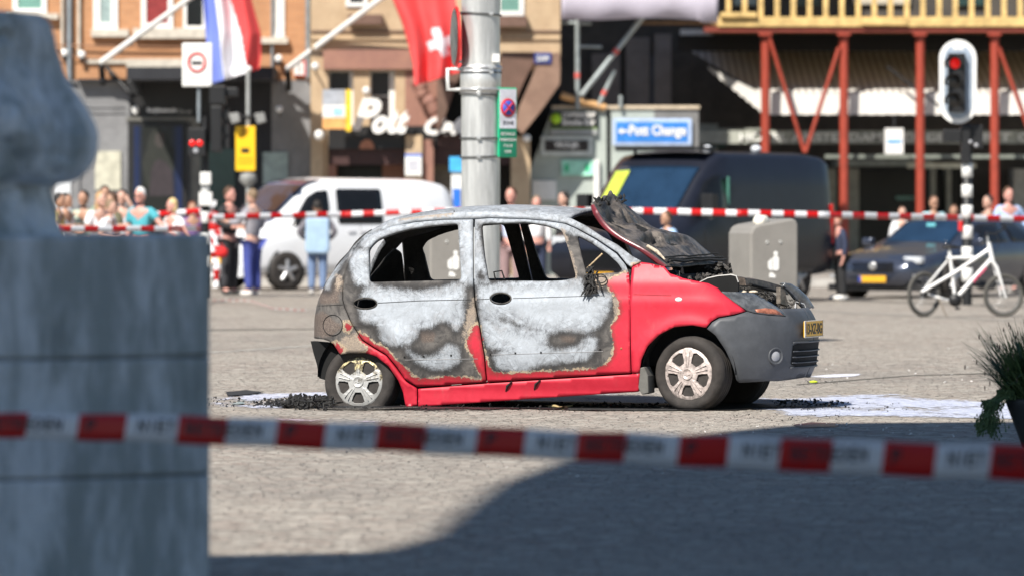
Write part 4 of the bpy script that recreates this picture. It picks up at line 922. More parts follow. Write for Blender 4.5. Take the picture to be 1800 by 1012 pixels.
part(pb_, 'pilaster', sand, (713, 238, 742, GP, DP - .2, 2)); part(pb_, 'pilaster', redsand, (742.3, 246, 762, GP, DP - .1, 2)); part(pb_, 'pilaster', redsand, (577.3, 290.2, 590, GP, DP + .1, 2)); part(pb_, 'pilaster', sand, (898, 240, 932, GP, DP - .2, 2)); part(pb_, 'pilaster', sand, (546.5, 240, 568, GP, DP - .2, .19))
part(pb_, 'cafe_window', darkglass, (590.3, 290.3, 712.8, GP, DP + 1.2, .1)); part(pb_, 'cafe_door', M('taupe door', (.17, .14, .10), .6), (762.3, 290.3, 815, GP, DP + .5, .1))
part(pb_, 'cafe_column', redsand, (672, 262.5, 712, GP, DP + .9, .2))
mb = MB(); mb.pprism([(632, 262), (634, 252), (641, 246), (650, 246), (656, 253), (658, 262)], DP - .04, .015); mb.build('orange_arch', M('terracotta arch', (.40, .17, .10)), pb_, world=True)  # small orange brown arch on the fascia
w1 = window(pb_, 577, 124, 621, 222, DP + .35, M('dark room', (.02, .014, .013), .3), fw=3); part(pb_, 'window_frame', whitep, (614, 126, 624, 222, DP + .2, .1)); window(pb_, 650, 124, 694, 222, DP + .35, _mc['dark room'], fw=3); part(pb_, 'window_frame', whitep, (684, 126, 694, 222, DP + .2, .1))
window(pb_, 608, -140, 646, 12, DP, darkglass, fw=7); window(pb_, 872, -140, 921, 28, DP, greeng, fw=8); part(pb_, 'window_sill', brownst, (612, 26, 672, 43, DP - .25, .25)); part(pb_, 'window_sill', brownst, (870, 29, 926, 47, DP - .25, .25))
mb = MB()
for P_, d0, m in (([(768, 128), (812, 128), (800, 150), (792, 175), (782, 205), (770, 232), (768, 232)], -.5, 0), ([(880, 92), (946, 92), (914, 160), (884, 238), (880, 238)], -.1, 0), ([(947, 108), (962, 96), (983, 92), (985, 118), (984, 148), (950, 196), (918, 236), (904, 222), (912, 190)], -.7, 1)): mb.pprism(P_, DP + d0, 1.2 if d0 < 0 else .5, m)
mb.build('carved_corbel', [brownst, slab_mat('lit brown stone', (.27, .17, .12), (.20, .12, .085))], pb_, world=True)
rnd = random.Random(4); mb = MB()
for k in range(9): mb.ell(at(735 + k * 5 + rnd.uniform(-3, 3), 150 + k * 8 + rnd.uniform(-6, 6), DP - .25), (.13, .16, .14))
mb.build('carved_scroll', redsand, pb_, world=True)
part(pb_, 'street_name_plate', M('enamel blue', (.02, .04, .20), .3), (939, 93, 969, 112, DP - .74, .03)); letters(pb_, 'street_name', 'DAM', 944, 108, DP - .745, 10, 20, whitep, depth=.01)
for x, y, r_ in ((554, 117, 7), (561, 238, 9), (644, 160, 7), (926, 243, 7), (491, 192, 6)):
    p = at(x, y, DP - .45); l = thing('globe_lamp', {554: 'white round wall lamp high beside the flagpole foot', 561: 'largest white round wall lamp, under the blue and yellow sign', 644: 'white round wall lamp between the two cafe windows', 926: 'white round wall lamp on the pier under the carved corbel', 491: 'white oval lamp by the dark shopfront'}[x], 'wall lamp', p)
    mb = MB(); mb.ell(p, (r_ / FP * DP,) * 3); mb.build('lamp_globe', whitep, l, world=True)
    mb = MB(); mb.tube([p, p + Vector((0, .44, -.12))], .02, 6); mb.build('lamp_bracket', blackm, l, world=True)
cs = thing('cafe_sign', 'white script letters Pott Cafe mounted on the dark fascia', 'sign', at(700, 238, DP - .3))
wl = M('cream white letter', (.82, .80, .76), .45, var=.04)
letters(cs, 'letter_group', 'P', 619, 230, DP - .30, 57, 52, wl, .14, .35, .045); letters(cs, 'letter_group', 'ott', 654, 236, DP - .30, 42, 66, wl, .14, .35, .05); letters(cs, 'letter_group', 'Cafe', 746, 238, DP - .30, 32, 84, wl, .14, .35, .05)
bs = thing('projecting_sign', 'projecting box sign, grey over white over orange with a yellow edge', 'sign', at(590, 228, DP - 1)); part(bs, 'sign_box', M('sign grey blue', (.36, .38, .42)), (567, 158, 607, 185, DP - .9, .2)); part(bs, 'sign_box', whitep, (567, 185.2, 607, 207, DP - .9, .2)); part(bs, 'sign_box', M('sign orange', (.72, .36, .12)), (567, 207.2, 607, 227, DP - .9, .2)); part(bs, 'sign_edge', M('sign yellow', (.85, .55, .03)), (608, 158, 617, 231, DP - .95, .1)); part(bs, 'sign_print', M('sign pale blue', (.35, .6, .75)), (585, 190, 603, 203, DP - .91, .008)); part(bs, 'sign_arm', blackm, (585, 165, 590, 170, DP - .7, .7))
mn = thing('menu_board', 'small white board with a blue heading on the cafe pilaster', 'board', at(726, 310, DP - .25)); part(mn, 'board', whitep, (712, 276, 741, 309, DP - .26, .04)); part(mn, 'board_heading', M('heading blue', (.1, .2, .6)), (712, 271, 741, 275.8, DP - .26, .04)); part(mn, 'board_text', M('board grey', (.5, .5, .55)), (717, 282, 736, 300, DP - .268, .004))
ic = thing('info_column', 'narrow white and blue information column behind the metal pole', 'information column', (tox(801, 100), 100, 0)); part(ic, 'column_body', whitep, (793, 302, 812, 500, 100, .2)); part(ic, 'column_cap', M('cyan', (.06, .42, .80)), (790, 276, 813, 301.8, 99.95, .3)); part(ic, 'column_band', M('deep blue', (.02, .16, .62)), (796, 332, 809, 365, 99.97, .025))

# flags on slanted poles
def flagpole(name, label, x0, y0, x1, y1, D, lean, r_=.055):
    l = thing(name, label, 'flagpole', at(x0, y0, D)); mb = MB(); a = at(x0, y0, D); b = at(x1, y1, D - lean)
    mb.tube([a, a.lerp(b, .5), b], [r_, r_ * .95, r_ * .8], 12); mb.build('pole', whitep, l, world=True)
    mb = MB(); p = at(x0, y0 + 3, D + .02); mb.tube([p, p + Vector((0, .45, -.35))], .06, 8); mb.build('pole_bracket', blackm, l, world=True); return l
flagpole('flagpole', 'white slanted flagpole over the black shop canopy', 178, 110, 480, -108, DL - .5, 2.2); flagpole('flagpole', 'white slanted flagpole between the brick and sandstone buildings', 506, 121, 840, -130, DL - .6, 2.4)
def flag(name, label, L_, R_, D, colfn, mats, seed=0, nx=48, ny=56):
    V = []; F = []; I = []
    def pl(P, t):
        x = t * (len(P) - 1); i = min(int(x), len(P) - 2); f = x - i; return (P[i][0] * (1 - f) + P[i + 1][0] * f, P[i][1] * (1 - f) + P[i + 1][1] * f)
    for i in range(ny + 1):
        t = i / ny; a, b = pl(L_, t), pl(R_, t)
        for j in range(nx + 1):
            s_ = j / nx; x = a[0] + (b[0] - a[0]) * s_; y = a[1] + (b[1] - a[1]) * s_
            d = D + .16 * math.sin(s_ * 13 + t * 2 + seed) * (.4 + .6 * t) + .08 * noise.noise(Vector((s_ * 4, t * 3, seed)))
            V.append(at(x, y, d))
    for i in range(ny):
        for j in range(nx): a = i * (nx + 1) + j; F.append((a, a + nx + 1, a + nx + 2, a + 1)); I.append(colfn((j + .5) / nx, (i + .5) / ny))
    o = O(name, V, F, mats, None, True, I); tagp(o, label, 'flag')
    md = o.modifiers.new('solid', 'SOLIDIFY'); md.thickness = .006
    return o
def cloth(name, col):
    t = NT(name); t.bump(t.noise(60, 3), .1, .004); t.fin(col, .75); t.bsdf.inputs['Subsurface Weight'].default_value = 0; return t.mat
fr_, fw_, fb_ = cloth('flag red', (.75, .07, .07)), cloth('flag white', (.80, .79, .82)), cloth('flag blue', (.16, .22, .62))
flag('dutch_flag', 'flag with blue, white and red bands hanging beside the black traffic light', [(356, -90), (357, 0), (362, 60), (366, 110), (374, 148)], [(432, -90), (442, 0), (459, 60), (459, 100), (455, 122)], DL - 3.4, lambda s, t: 2 if s < .26 + .0 * t else (1 if s < .50 + .26 * t else 0), [fr_, fw_, fb_])
def swiss(s, t):
    x = 695 + 120 * s; y = -90 + 240 * t
    u = (s - .62) * 110; v = (t - .585) * 245; a = R(-14); u, v = u * math.cos(a) + v * math.sin(a), -u * math.sin(a) + v * math.cos(a)
    return 1 if (abs(u) < 9.5 and abs(v) < 34) or (abs(v) < 11 and abs(u) < 29) else 0
flag('swiss_flag', 'red flag with a white cross hanging beside the metal pole', [(668, -90), (690, 0), (706, 40), (718, 80), (726, 115), (728, 152)], [(780, -90), (800, 0), (808, 40), (812, 80), (812, 110), (812, 126)], DL - 3.4, swiss, [fr_, fw_], 2)

# dark building with scaffolding, deck and awning
DR = 118.0; GR = HY + CAMZ * FP / DR
rb = thing('dark_building', 'dark building behind red columns with a striped awning', 'building', (tox(1400, DR), DR, 0))
dk = slab_mat('dark brown facade', (.05, .044, .038), (.085, .073, .062)); dk2 = slab_mat('taupe facade', (.30, .26, .235), (.22, .19, .17)); cream2 = M('pale facade', (.30, .31, .27), .7)
part(rb, 'facade', dk, (985, -1300, 2300, GR, DR, 6)); part(rb, 'facade_panel', dk2, (1100, 66, 1142, 200, DR - .1, .1), (1150, 60, 1180, 220, DR - .1, .1), (1040, 95, 1090, 190, DR - .06, .06)); part(rb, 'facade_panel', M('shutter grey blue', (.07, .075, .085)), (1143, 100, 1149.8, 230, DR - .12, .12))
part(rb, 'upper_window', paleg, (1290, -120, 1330, 10, DR - .1, .1)); part(rb, 'upper_window', tealg, (1400, -120, 1440, 12, DR - .1, .1)); part(rb, 'upper_window', M('warm pane', (.5, .45, .36)), (1500, -120, 1600, 8, DR - .1, .1)); part(rb, 'upper_window', tealg, (1680, -120, 1730, 10, DR - .1, .1))
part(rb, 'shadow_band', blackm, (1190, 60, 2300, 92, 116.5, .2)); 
deckm = M('yellow timber', (.62, .43, .17), .7, var=.25, scale=5)
dt = thing('timber_deck', 'yellow timber balustrade and deck above the red columns', 'deck', at(1500, 50, 112.5))
mb = MB(); mb.pb(1262, 30, 2300, 47, 111.45, 5); mb.build('deck_board', deckm, dt, world=True); part(dt, 'deck_joist', deckm, (1266, 22, 1330, 30, 111.35, .1), (1515, 34, 1595, 44, 111.40, .045)); part(dt, 'deck_beam', M('dark red beam', (.20, .035, .02)), (1238, 47.4, 2300, 57, 111.5, .3)); part(dt, 'handrail', deckm, (1262, -68, 2300, -60, 111.5, .1))
for k in range(22): 
    x = 1276 + 28.5 * k; part(dt, 'baluster', deckm, (x, -60, x + 9, 30, 111.52, .08))
redst = M('red oxide steel', (.33, .05, .028), .5, var=.15)
for k, (x, lab) in enumerate(((1338, 'red steel column left of the first pair of braces'), (1476, 'red steel column right of the first pair of braces'), (1610, 'red steel column beside the white lamp box'), (1741, 'red steel column behind the tall traffic light'), (1880, 'red steel column past the edge of the view'))):
    if x > 1800: continue
    c = thing('steel_column', lab, 'column', (tox(x + 7, 111.6), 111.6, 0), group='red steel columns'); mb = MB(); mb.tube([(tox(x + 7.5, 111.6), 111.6, 0), (tox(x + 7.5, 111.6), 111.6, toz(58, 111.6))], 7.8 / FP * 111.6, 14); mb.build('shaft', redst, c, world=True); part(c, 'head_plate', redst, (x - 4, 58, x + 19, 63, 111.42, .35)); mb = MB(); mb.lathe([(.16, 0), (.16, .03), (.1, .04)], (tox(x + 7.5, 111.6), 111.6, 0), 'z', 14); mb.build('base_plate', redst, c, world=True)
for a, b, lab in (((1351, 62), (1414, 268), 'thin red brace leaning down to the right'), ((1475, 84), (1416, 268), 'thin red brace leaning down to the left'), ((1756, 84), (1822, 268), 'thin red brace right of the last column')):
    mb = MB(); mb.tube([at(*a, 111.5), at(*b, 111.5)], 3.6 / FP * 112, 8); tagp(mb.build('steel_brace', redst), lab, 'brace', 'red steel braces')
def stripes():
    t = NT('awning cloth'); w_ = t.n.new('ShaderNodeTexWave'); w_.bands_direction = 'X'; w_.inputs['Scale'].default_value = 2.2; t.L(t.tc, w_.inputs['Vector']); c = t.mix(t.step(w_.outputs[1], .4, .6), (.70, .67, .62), (.38, .35, .32)); return t.fin(c, .85)
an_ = thing('awning', 'long pale striped awning with its lit lower valance', 'awning', at(1500, 165, 112.1)); awm = stripes(); val = M('valance cloth', (.72, .69, .64), .85, var=.1, scale=2)
mb = MB(); mb.add([at(1340, 165, 112.0), at(2300, 165, 112.0), at(2300, 92, 116.3), at(1216, 92, 116.3), at(1340, 163.6, 112.0), at(2300, 163.6, 112.0), at(2300, 90.6, 116.3), at(1216, 90.6, 116.3)], [(0, 1, 2, 3), (7, 6, 5, 4), (0, 4, 5, 1), (3, 7, 4, 0)]); mb.build('awning_cloth', awm, an_, world=True)
mb = MB(); V = []; F = []; n = 200
for i in range(n + 1):
    x = 1338 + (2300 - 1338) * i / n; V += [at(x, 165, 112.0), at(x, 202 + .6 * math.sin(i * 1.6), 111.97)]
for i in range(n): F.append((2 * i, 2 * i + 1, 2 * i + 3, 2 * i + 2))
mb.add(V, F); ov = mb.build('valance', val, an_, world=True); ov.modifiers.new('s', 'SOLIDIFY').thickness = .01
mb = MB(); V = []; n = 16
for i in range(n + 1):
    t = i / n; V += [at(1243 + 97 * t, 118 + 47 * t, 112.6 - .6 * t), at(1249 + 94 * t, 124 + 76 * t + 3 * (i % 2), 112.6 - .6 * t)]
mb.add(V, [(2 * i, 2 * i + 1, 2 * i + 3, 2 * i + 2) for i in range(n)]); ov = mb.build('side_valance', val, an_, world=True); ov.modifiers.new('s', 'SOLIDIFY').thickness = .01
mb = MB(); mb.tube([at(1560, 118, 111.8), at(1655, 190, 111.6)], .03, 6); mb.build('awning_arm', blackm, an_, world=True)
sb = thing('letter_sign', 'long grey green fascia with pale spaced capitals under the awning', 'sign', at(1500, 252, 112.8)); part(sb, 'sign_board', M('board grey green', (.36, .37, .32), .7), (1225, 230, 2300, 253, 112.9, .1))
lm = M('pale capital', (.85, .85, .80), .6)
letters(sb, 'lettering', 'HOTEL AMSTERDAM', 1300, 249, 112.88, 15, 250, lm, .03); letters(sb, 'lettering', 'DE GEREED', 1590, 249, 112.88, 15, 130, lm, .03); letters(sb, 'lettering', 'RIT G', 1728, 249, 112.88, 15, 84, lm, .03)
lb = thing('lamp_box', 'white box sign with a blue bar hanging between red columns', 'box sign', at(1572, 270, 112)); part(lb, 'box', whitep, (1556, 226, 1588, 271, 111.8, .3)); part(lb, 'blue_bar', M('bar blue', (.1, .35, .75)), (1560, 246, 1584, 252, 111.79, .008)); part(lb, 'hanger', blackm, (1570, 203, 1574, 225.8, 111.9, .05))
ca = thing('glass_canopy', 'low grey green glass canopy above the hotel doors', 'canopy', at(1600, 290, 113)); part(ca, 'canopy_edge', M('canopy green', (.20, .22, .19)), (1450, 272, 2300, 279, 112.6, .1), (1470, 282, 1640, 292, 113.2, 2)); part(ca, 'canopy_strip', M('canopy cream', (.50, .48, .36)), (1595, 287, 1716, 296, 112.8, .1))
for x0, x1, m in ((1455, 1470, cream2), (1492, 1510, cream2), (1636, 1645, cream2), (1664, 1672, cream2), (1700, 1708, cream2), (1782, 1830, M('pale pier', (.42, .42, .40)))): part(rb, 'door_mullion', m, (x0, 297, x1, GR, DR - 1.2, 1.2))
part(rb, 'shopfront_glass', darkglass, (1470.3, 297, 1491.8, GR, DR - .3, .2), (1510.3, 297, 1635.7, GR, DR - .3, .2), (1645.3, 297, 1663.7, GR, DR - .3, .2), (1672.3, 297, 1699.8, GR, DR - .3, .2))
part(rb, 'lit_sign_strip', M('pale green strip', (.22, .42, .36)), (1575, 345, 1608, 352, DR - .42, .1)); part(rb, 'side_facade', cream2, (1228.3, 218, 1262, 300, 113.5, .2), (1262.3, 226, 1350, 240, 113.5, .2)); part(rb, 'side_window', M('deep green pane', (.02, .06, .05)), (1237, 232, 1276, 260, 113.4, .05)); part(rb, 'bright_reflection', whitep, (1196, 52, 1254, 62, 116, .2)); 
# net and scaffold
tp_ = thing('scaffold_net', 'pale lilac scaffold netting stretched under the upper floors', 'netting', at(1120, 36, 112))
V = []; F = []; n = 40
for i in range(n + 1):
    x = 987 + 275 * i / n; V += [at(x, -200, 106.7), at(x, 0, 106.7 + .02 * math.sin(i * .4)), at(x, 34 + 2 * math.sin(i * .2) + (4 if i > 35 else 0), 106.7 + .03 * math.sin(i * .5))]
for i in range(n): F += [(3 * i, 3 * i + 1, 3 * i + 4, 3 * i + 3), (3 * i + 1, 3 * i + 2, 3 * i + 5, 3 * i + 4)]
o = O('netting', V, F, M('lilac net', (.50, .46, .54), .8, var=.1, scale=1.2), tp_, True, world=True); o.modifiers.new('s', 'SOLIDIFY').thickness = .01
part(tp_, 'toe_board', M('brown board', (.28, .15, .06)), (1120, 38, 1262, 44, 112.3, .1))
scp = thing('scaffold_tubes', 'grey galvanised scaffold tubes with red bands above the site cabin', 'scaffold', (tox(1015, 107.3), 107.3, 0)); gal = M('galvanised', (.36, .40, .40), .45, metal=.4); redb = M('band red', (.65, .12, .10))
def sct(a, b, D, r_=.045, bands=()):
    mb = MB(); A_, B_ = at(*a, D), at(*b, D); mb.tube([A_, B_], r_, 8); t_ = mb.build('tube', gal, scp, world=True)
    for f in bands: mb = MB(); p = A_.lerp(B_, f); d = (B_ - A_).normalized() * .05; mb.tube([p - d, p + d], r_ * 1.15, 8); b_ = mb.build('band', redb, None); b_.data.transform(mx(scp).inverted()); b_.parent = t_
sct((1015, -200), (1015, 192), 107.3, .047, (.85,)); sct((1185, -40), (1022, 168), 107.25, .05, (.63,)); sct((1080, 124), (1050, 190), 107.4, .045, (.6,)); sct((1015, 82), (1058, 83), 107.3, .03); sct((985, 40), (1040, 42), 107.3, .03); sct((1091, 168), (1091, 190), 107.4, .04)
pk = MB(); a, b = at(986, 168, 107.3), at(1064, 190, 107.42); pk.tube([a, b], .07, 4); tagp(pk.build('timber_plank', M('orange plank', (.62, .36, .16))), 'orange timber plank leaning on top of the site cabin', 'plank')
DK = 107.5; GK = HY + CAMZ * FP / DK
kb = thing('site_cabin', 'pale grey green hoarding cabin carrying shop signs', 'cabin', (tox(1080, DK), DK, 0)); kbm = slab_mat('cabin panel', (.36, .40, .37), (.42, .46, .42)); kbd = slab_mat('cabin grey', (.16, .155, .15), (.20, .195, .19))
mb = MB(); mb.pprism([(970, 192), (1066, 192), (1066, GK), (932, GK), (932, 300)], DK, 3); mb.build('cabin_panel', kbm, kb, world=True); mb = MB(); mb.pb(1074, 192, 1150, GK, DK, 3); mb.build('cabin_panel', kbm, kb, world=True); mb = MB(); mb.pb(1150.3, 192, 1228, GK, DK, 3); mb.build('cabin_panel', kbd, kb, world=True)
part(kb, 'panel_joint', blackm, (1066.3, 200, 1073.7, GK, DK + .1, .2)); part(kb, 'timber_edge', M('pale timber', (.55, .45, .33)), (970, 186, 1230, 191.7, DK - .05, .2)); part(kb, 'white_post', whitep, (1044, 281, 1053, GK, DK - .12, .1)); part(kb, 'notice_board', whitep, (936, 318, 978, 352, DK - .06, .05))
cg = thing('shop_sign', 'blue sign reading Pott Change with a white arrow on the site cabin', 'sign', at(1146, 255, DK - .1)); part(cg, 'sign_rim', M('pale blue rim', (.42, .52, .72)), (1077, 209, 1216, 256, DK - .10, .06), bev=.01); part(cg, 'sign_panel', M('sign blue', (.035, .20, .58), .4), (1083, 215, 1209, 250, DK - .115, .012)); letters(cg, 'lettering', 'Pott Change', 1106, 244, DK - .118, 24, 100, wl, .012, bold=.03)
mb = MB(); mb.pprism([(1086, 231), (1094, 225), (1094, 229), (1104, 229), (1104, 233), (1094, 233), (1094, 237)], DK - .125, .008); mb.build('arrow', wl, cg, world=True)
gs = thing('shop_sign', 'black sign with a bright green disc and two lines of white letters', 'sign', at(1010, 236, DK - .1)); part(gs, 'sign_panel', blackm, (968, 196, 1050, 224, DK - .10, .06)); part(gs, 'green_band', M('moss band', (.12, .20, .03)), (968, 224.2, 1050, 227.5, DK - .10, .06)); part(gs, 'grey_band', M('grey band', (.32, .33, .33)), (968, 227.8, 1050, 237, DK - .10, .06)); mb = MB(); p = at(977, 209, DK - .11); mb.lathe([(.10, 0), (.10, .01), (0, .012)], p, 'y', 16); mb.build('green_disc', M('lime disc', (.45, .75, .03)), gs, world=True); letters(gs, 'lettering', 'COFFEESHOP', 988, 207, DK - .105, 9, 58, wl, .01, bold=.04); letters(gs, 'lettering', 'Smoke Bar', 988, 221, DK - .105, 12, 58, wl, .01, bold=.04)
hs = thing('shop_sign', 'small black sign with one white word in a pale frame on the cabin', 'sign', at(993, 272, DK - .1)); part(hs, 'sign_rim', M('pale rim', (.55, .58, .55)), (951, 240, 1042, 274, DK - .08, .05)); part(hs, 'sign_panel', M('sign brown black', (.03, .022, .02)), (958, 247, 1034, 266, DK - .095, .012)); letters(hs, 'lettering', 'VROLIJK', 974, 263, DK - .098, 13, 45, wl, .01, bold=.04)
for x0, x1, lab in ((987, 1043, 'mint green notice with two green pictograms left of the white post'), (1096, 1150, 'mint green notice with green pictograms half behind the black van')):
    ns_ = thing('green_notice', lab, 'notice', at(x0 + 20, 310, DK - .1)); part(ns_, 'notice_panel', M('mint', (.36, .72, .56)), (x0, 282, x1, 309, DK - .08, .04)); part(ns_, 'pictogram', M('green picto', (.03, .45, .20)), (x0 + 6, 289, x0 + 13, 302, DK - .088, .006)); part(ns_, 'pictogram', M('green picto', (.03, .45, .20)), (x1 - 14, 289, x1 - 7, 302, DK - .088, .006))
# ---------------------------------------------------------------- street furniture
def ppart(parent, name, mats, fn, **k):
    mb = MB(); fn(mb); return mb.build(name, mats, parent, world=True, **k)
# big metal column
D_ = 58.0; gx = tox(845, D_); R0 = 35.0 / FP * D_
steel = NT('brushed galvanised'); _n = steel.noise(3, 6, .7, steel.map((4, 4, .5))); steel.bump(steel.noise(30, 3), .15, .003); steel.fin(steel.mix(steel.step(_n, .35, .7), (.50, .50, .49), (.74, .74, .72)), .42, .55); steel = steel.mat
col_ = thing('metal_column', 'thick shiny galvanised column standing behind the burnt car', 'column', (gx, D_, 0))
ppart(col_, 'shaft', steel, lambda m: (m.lathe([(R0 * .97, -.0), (R0 * .97, 6)], (gx, D_, 0), 'z', 40), m.lathe([(R0 * .975, 2.55), (R0 * 1.03, 2.56), (R0 * 1.03, 2.84), (R0 * .975, 2.85)], (gx, D_, 0), 'z', 40)))
strapm = M('dark strap', (.10, .10, .10), .5, metal=.5); clampm = M('bright clamp', (.6, .6, .6), .35, metal=.7)
for y, rr_, tl in ((24, 1.03, 3), (119, 1.05, 0), (127, 1.05, 0), (157, 1.06, 0), (166, 1.05, 2), (243, 1.03, 0), (276, 1.03, -1)):
    z = toz(y, D_ - R0)
    mb = MB(); mb.tube([(gx + R0 * rr_ * math.cos(a), D_ + R0 * rr_ * math.sin(a), z - tl * .005 * math.cos(a)) for a in np.linspace(0, 2 * math.pi, 40)], .009 if y != 157 else .014, 6, cap=False); b_ = mb.build('strap', strapm if y not in (119, 157) else clampm, col_, world=True)
    mb = MB(); a = -R(60 if y < 130 else 95); p = Vector((gx + R0 * 1.07 * math.cos(a), D_ + R0 * 1.07 * math.sin(a), z)); mb.box(p.x - .02, p.y - .015, p.z - .014, p.x + .02, p.y + .01, p.z + .014); c = mb.build('clamp', clampm, None); c.data.transform(mx(col_).inverted()); c.parent = b_
ppart(col_, 'sticker', whitep, lambda m: m.box(gx + R0 * .62, D_ - R0 * .86, toz(110, D_), gx + R0 * .95, D_ - R0 * .84 + .05, toz(96, D_)))
rs = thing('round_sign', 'round red rimmed traffic sign seen edge on at the left of the metal column', 'traffic sign', (gx - R0 - .05, D_, toz(65, D_))); Tm = Matrix.Translation((0, 0, 0)) @ Matrix.Rotation(R(98), 4, 'Z')
mb = MB(); mb.T = Tm; mb.lathe([(.31, -.012), (.312, 0), (.31, .012)], (0, 0, 0), 'y', 40, 0); mb.lathe([(.29, -.022), (0, -.022)], (0, 0, 0), 'y', 40, 1); mb.build('sign_disc', [M('signal red', (.62, .02, .02), .4), M('sign back grey', (.30, .31, .30), .5)], rs)
mb = MB(); mb.box(.0, -.04, .22, .10, .0, .25); mb.box(.0, -.04, -.27, .10, .0, -.24); mb.build('sign_clamp', clampm, rs)
wb = thing('bracket_frame', 'small white metal bracket clamped on the left of the column', 'bracket', at(795, 140, D_)); mb = MB(); mb.tube([at(808, 122, D_ - .05), at(787, 122, D_ - .1), at(787, 158, D_ - .1), at(808, 158, D_ - .05)], .022, 6); mb.build('frame', whitep, wb, world=True)
gs_ = thing('parking_sign', 'narrow green and white sign with a red ringed blue disc, right of the column', 'traffic sign', (gx + R0 + .06, D_ - .04, toz(216, D_)), R(38))
mb = MB(); h = .355; mb.box(-.12, -.02, -h, .12, .0, h); mb.build('sign_panel', M('sign green', (.02, .48, .24), .4), gs_, bev=.006)
mb = MB(); mb.box(-.105, -.026, -.06, .105, -.0205, h - .015); mb.build('sign_face', M('sign pale lilac', (.68, .68, .74), .4), gs_); mb = MB(); mb.box(-.105, -.026, -h + .015, .105, -.0205, -.065); mb.build('sign_foot', M('sign dark green', (.01, .22, .12), .4), gs_)
mb = MB(); mb.lathe([(.095, 0), (.095, .006), (.07, .007)], (0, -.026, .15), 'y', 28, 0); mb.lathe([(.074, .0), (.074, .009), (0, .010)], (0, -.026, .15), 'y', 28, 1); mb.build('disc', [M('signal red', (.6, .03, .03)), M('disc blue', (.05, .10, .50))], gs_)
T_ = Matrix.Identity(4); mb = MB(); mb.tube([(-.05, -.038, .10), (.05, -.038, .20)], .009, 5); mb.tube([(.05, -.038, .10), (-.05, -.038, .20)], .009, 5); mb.build('disc_cross', M('signal red', (.6, .03, .03)), gs_)
mb = MB(); mb.text('ZONE', 0, -.02, -.027, .035, align='CENTER', depth=.002); mb.build('lettering', blackm, gs_); mb = MB()
for k, t_ in enumerate(('BETAALD', 'PARKEREN', 'P 0-24', 'UUR')): mb.text(t_, 0, -.13 - .06 * k, -.027, .03, align='CENTER', depth=.002)
mb.build('lettering', whitep, gs_)

# pedestrian style waste bins
binm = M('bin grey', (.24, .225, .205), .6, var=.08, scale=3); bind = M('bin recess', (.10, .09, .08), .6)
def waste_bin(px, D, label, rz=R(20)):
    t = thing('waste_bin', label, 'bin', (tox(px, D), D, 0), rz, group='grey waste bins on the square')
    pts = [(-.27, 0), (.27, 0), (.27, 1.22), (.25, 1.27), (.20, 1.285), (-.17, 1.225), (-.235, 1.20), (-.27, 1.13)]
    mb = MB(); mb.prism(pts, -.30, .32); mb.build('body', binm, t, bev=.025)
    mb = MB(); mb.box(.272, -.24, .93, .285, .25, 1.18); mb.build('opening_flap', bind, t); mb = MB(); mb.box(.272, -.24, .35, .283, .25, .68); mb.build('door_panel', bind, t); mb = MB(); mb.box(.272, -.12, 1.10, .31, .16, 1.13); mb.build('handle', clampm, t); mb = MB(); mb.box(.284, -.14, .42, .30, .16, .60); mb.build('lock_plate', M('lock plate', (.45, .42, .36)), t)
    mb = MB(); y = -.302; k = .0062
    def P(pts, m=0): mb.prism([(a * k, .86 + b * k) for a, b in pts], y - .003, y + .001)
    P([(4 * math.cos(a) + 2, 4 * math.sin(a) + 10) for a in np.linspace(0, 6.28, 14)[:-1]]); P([(-3, -18), (-3, 3), (0, 7), (5, 7), (8, 2), (8, -16), (4, -19)]); P([(-12, -14), (-12, -4), (-4, 3), (-4, -18), (-9, -18)]); P([(-10, -30), (-9, -22), (-4, -22), (2, -27), (1, -31)])
    mb.build('figure_sticker', whitep, t)
    for sx in (-.085, .065): mb = MB(); mb.tube([(sx + .014 * math.cos(a), y - .003, 1.04 + .014 * math.sin(a)) for a in np.linspace(0, 6.28, 12)], .004, 5, cap=False); mb.build('ring_mark', M('ring mark', (.6, .6, .58)), t)
    return t
b1 = waste_bin(1342, 59.5, 'grey waste bin beyond the bumper, with a white bag on top')
waste_bin(789, 60.5, 'grey waste bin seen through the rear window of the burnt car', R(12))
mb = MB(); p = at(1337, 388, 59.3)
rnd = random.Random(2)
bgm = MB(); bgm.ell(p + Vector((0, 0, -.01)), (.085, .08, .07), nu=20, nv=14)
for v in bgm.V: v += noise.noise_vector(v * 14) * .02
tagp(bgm.build('plastic_bag', M('plastic white', (.80, .76, .66), .4)), 'crumpled white plastic bag lying on top of the bin', 'bag')

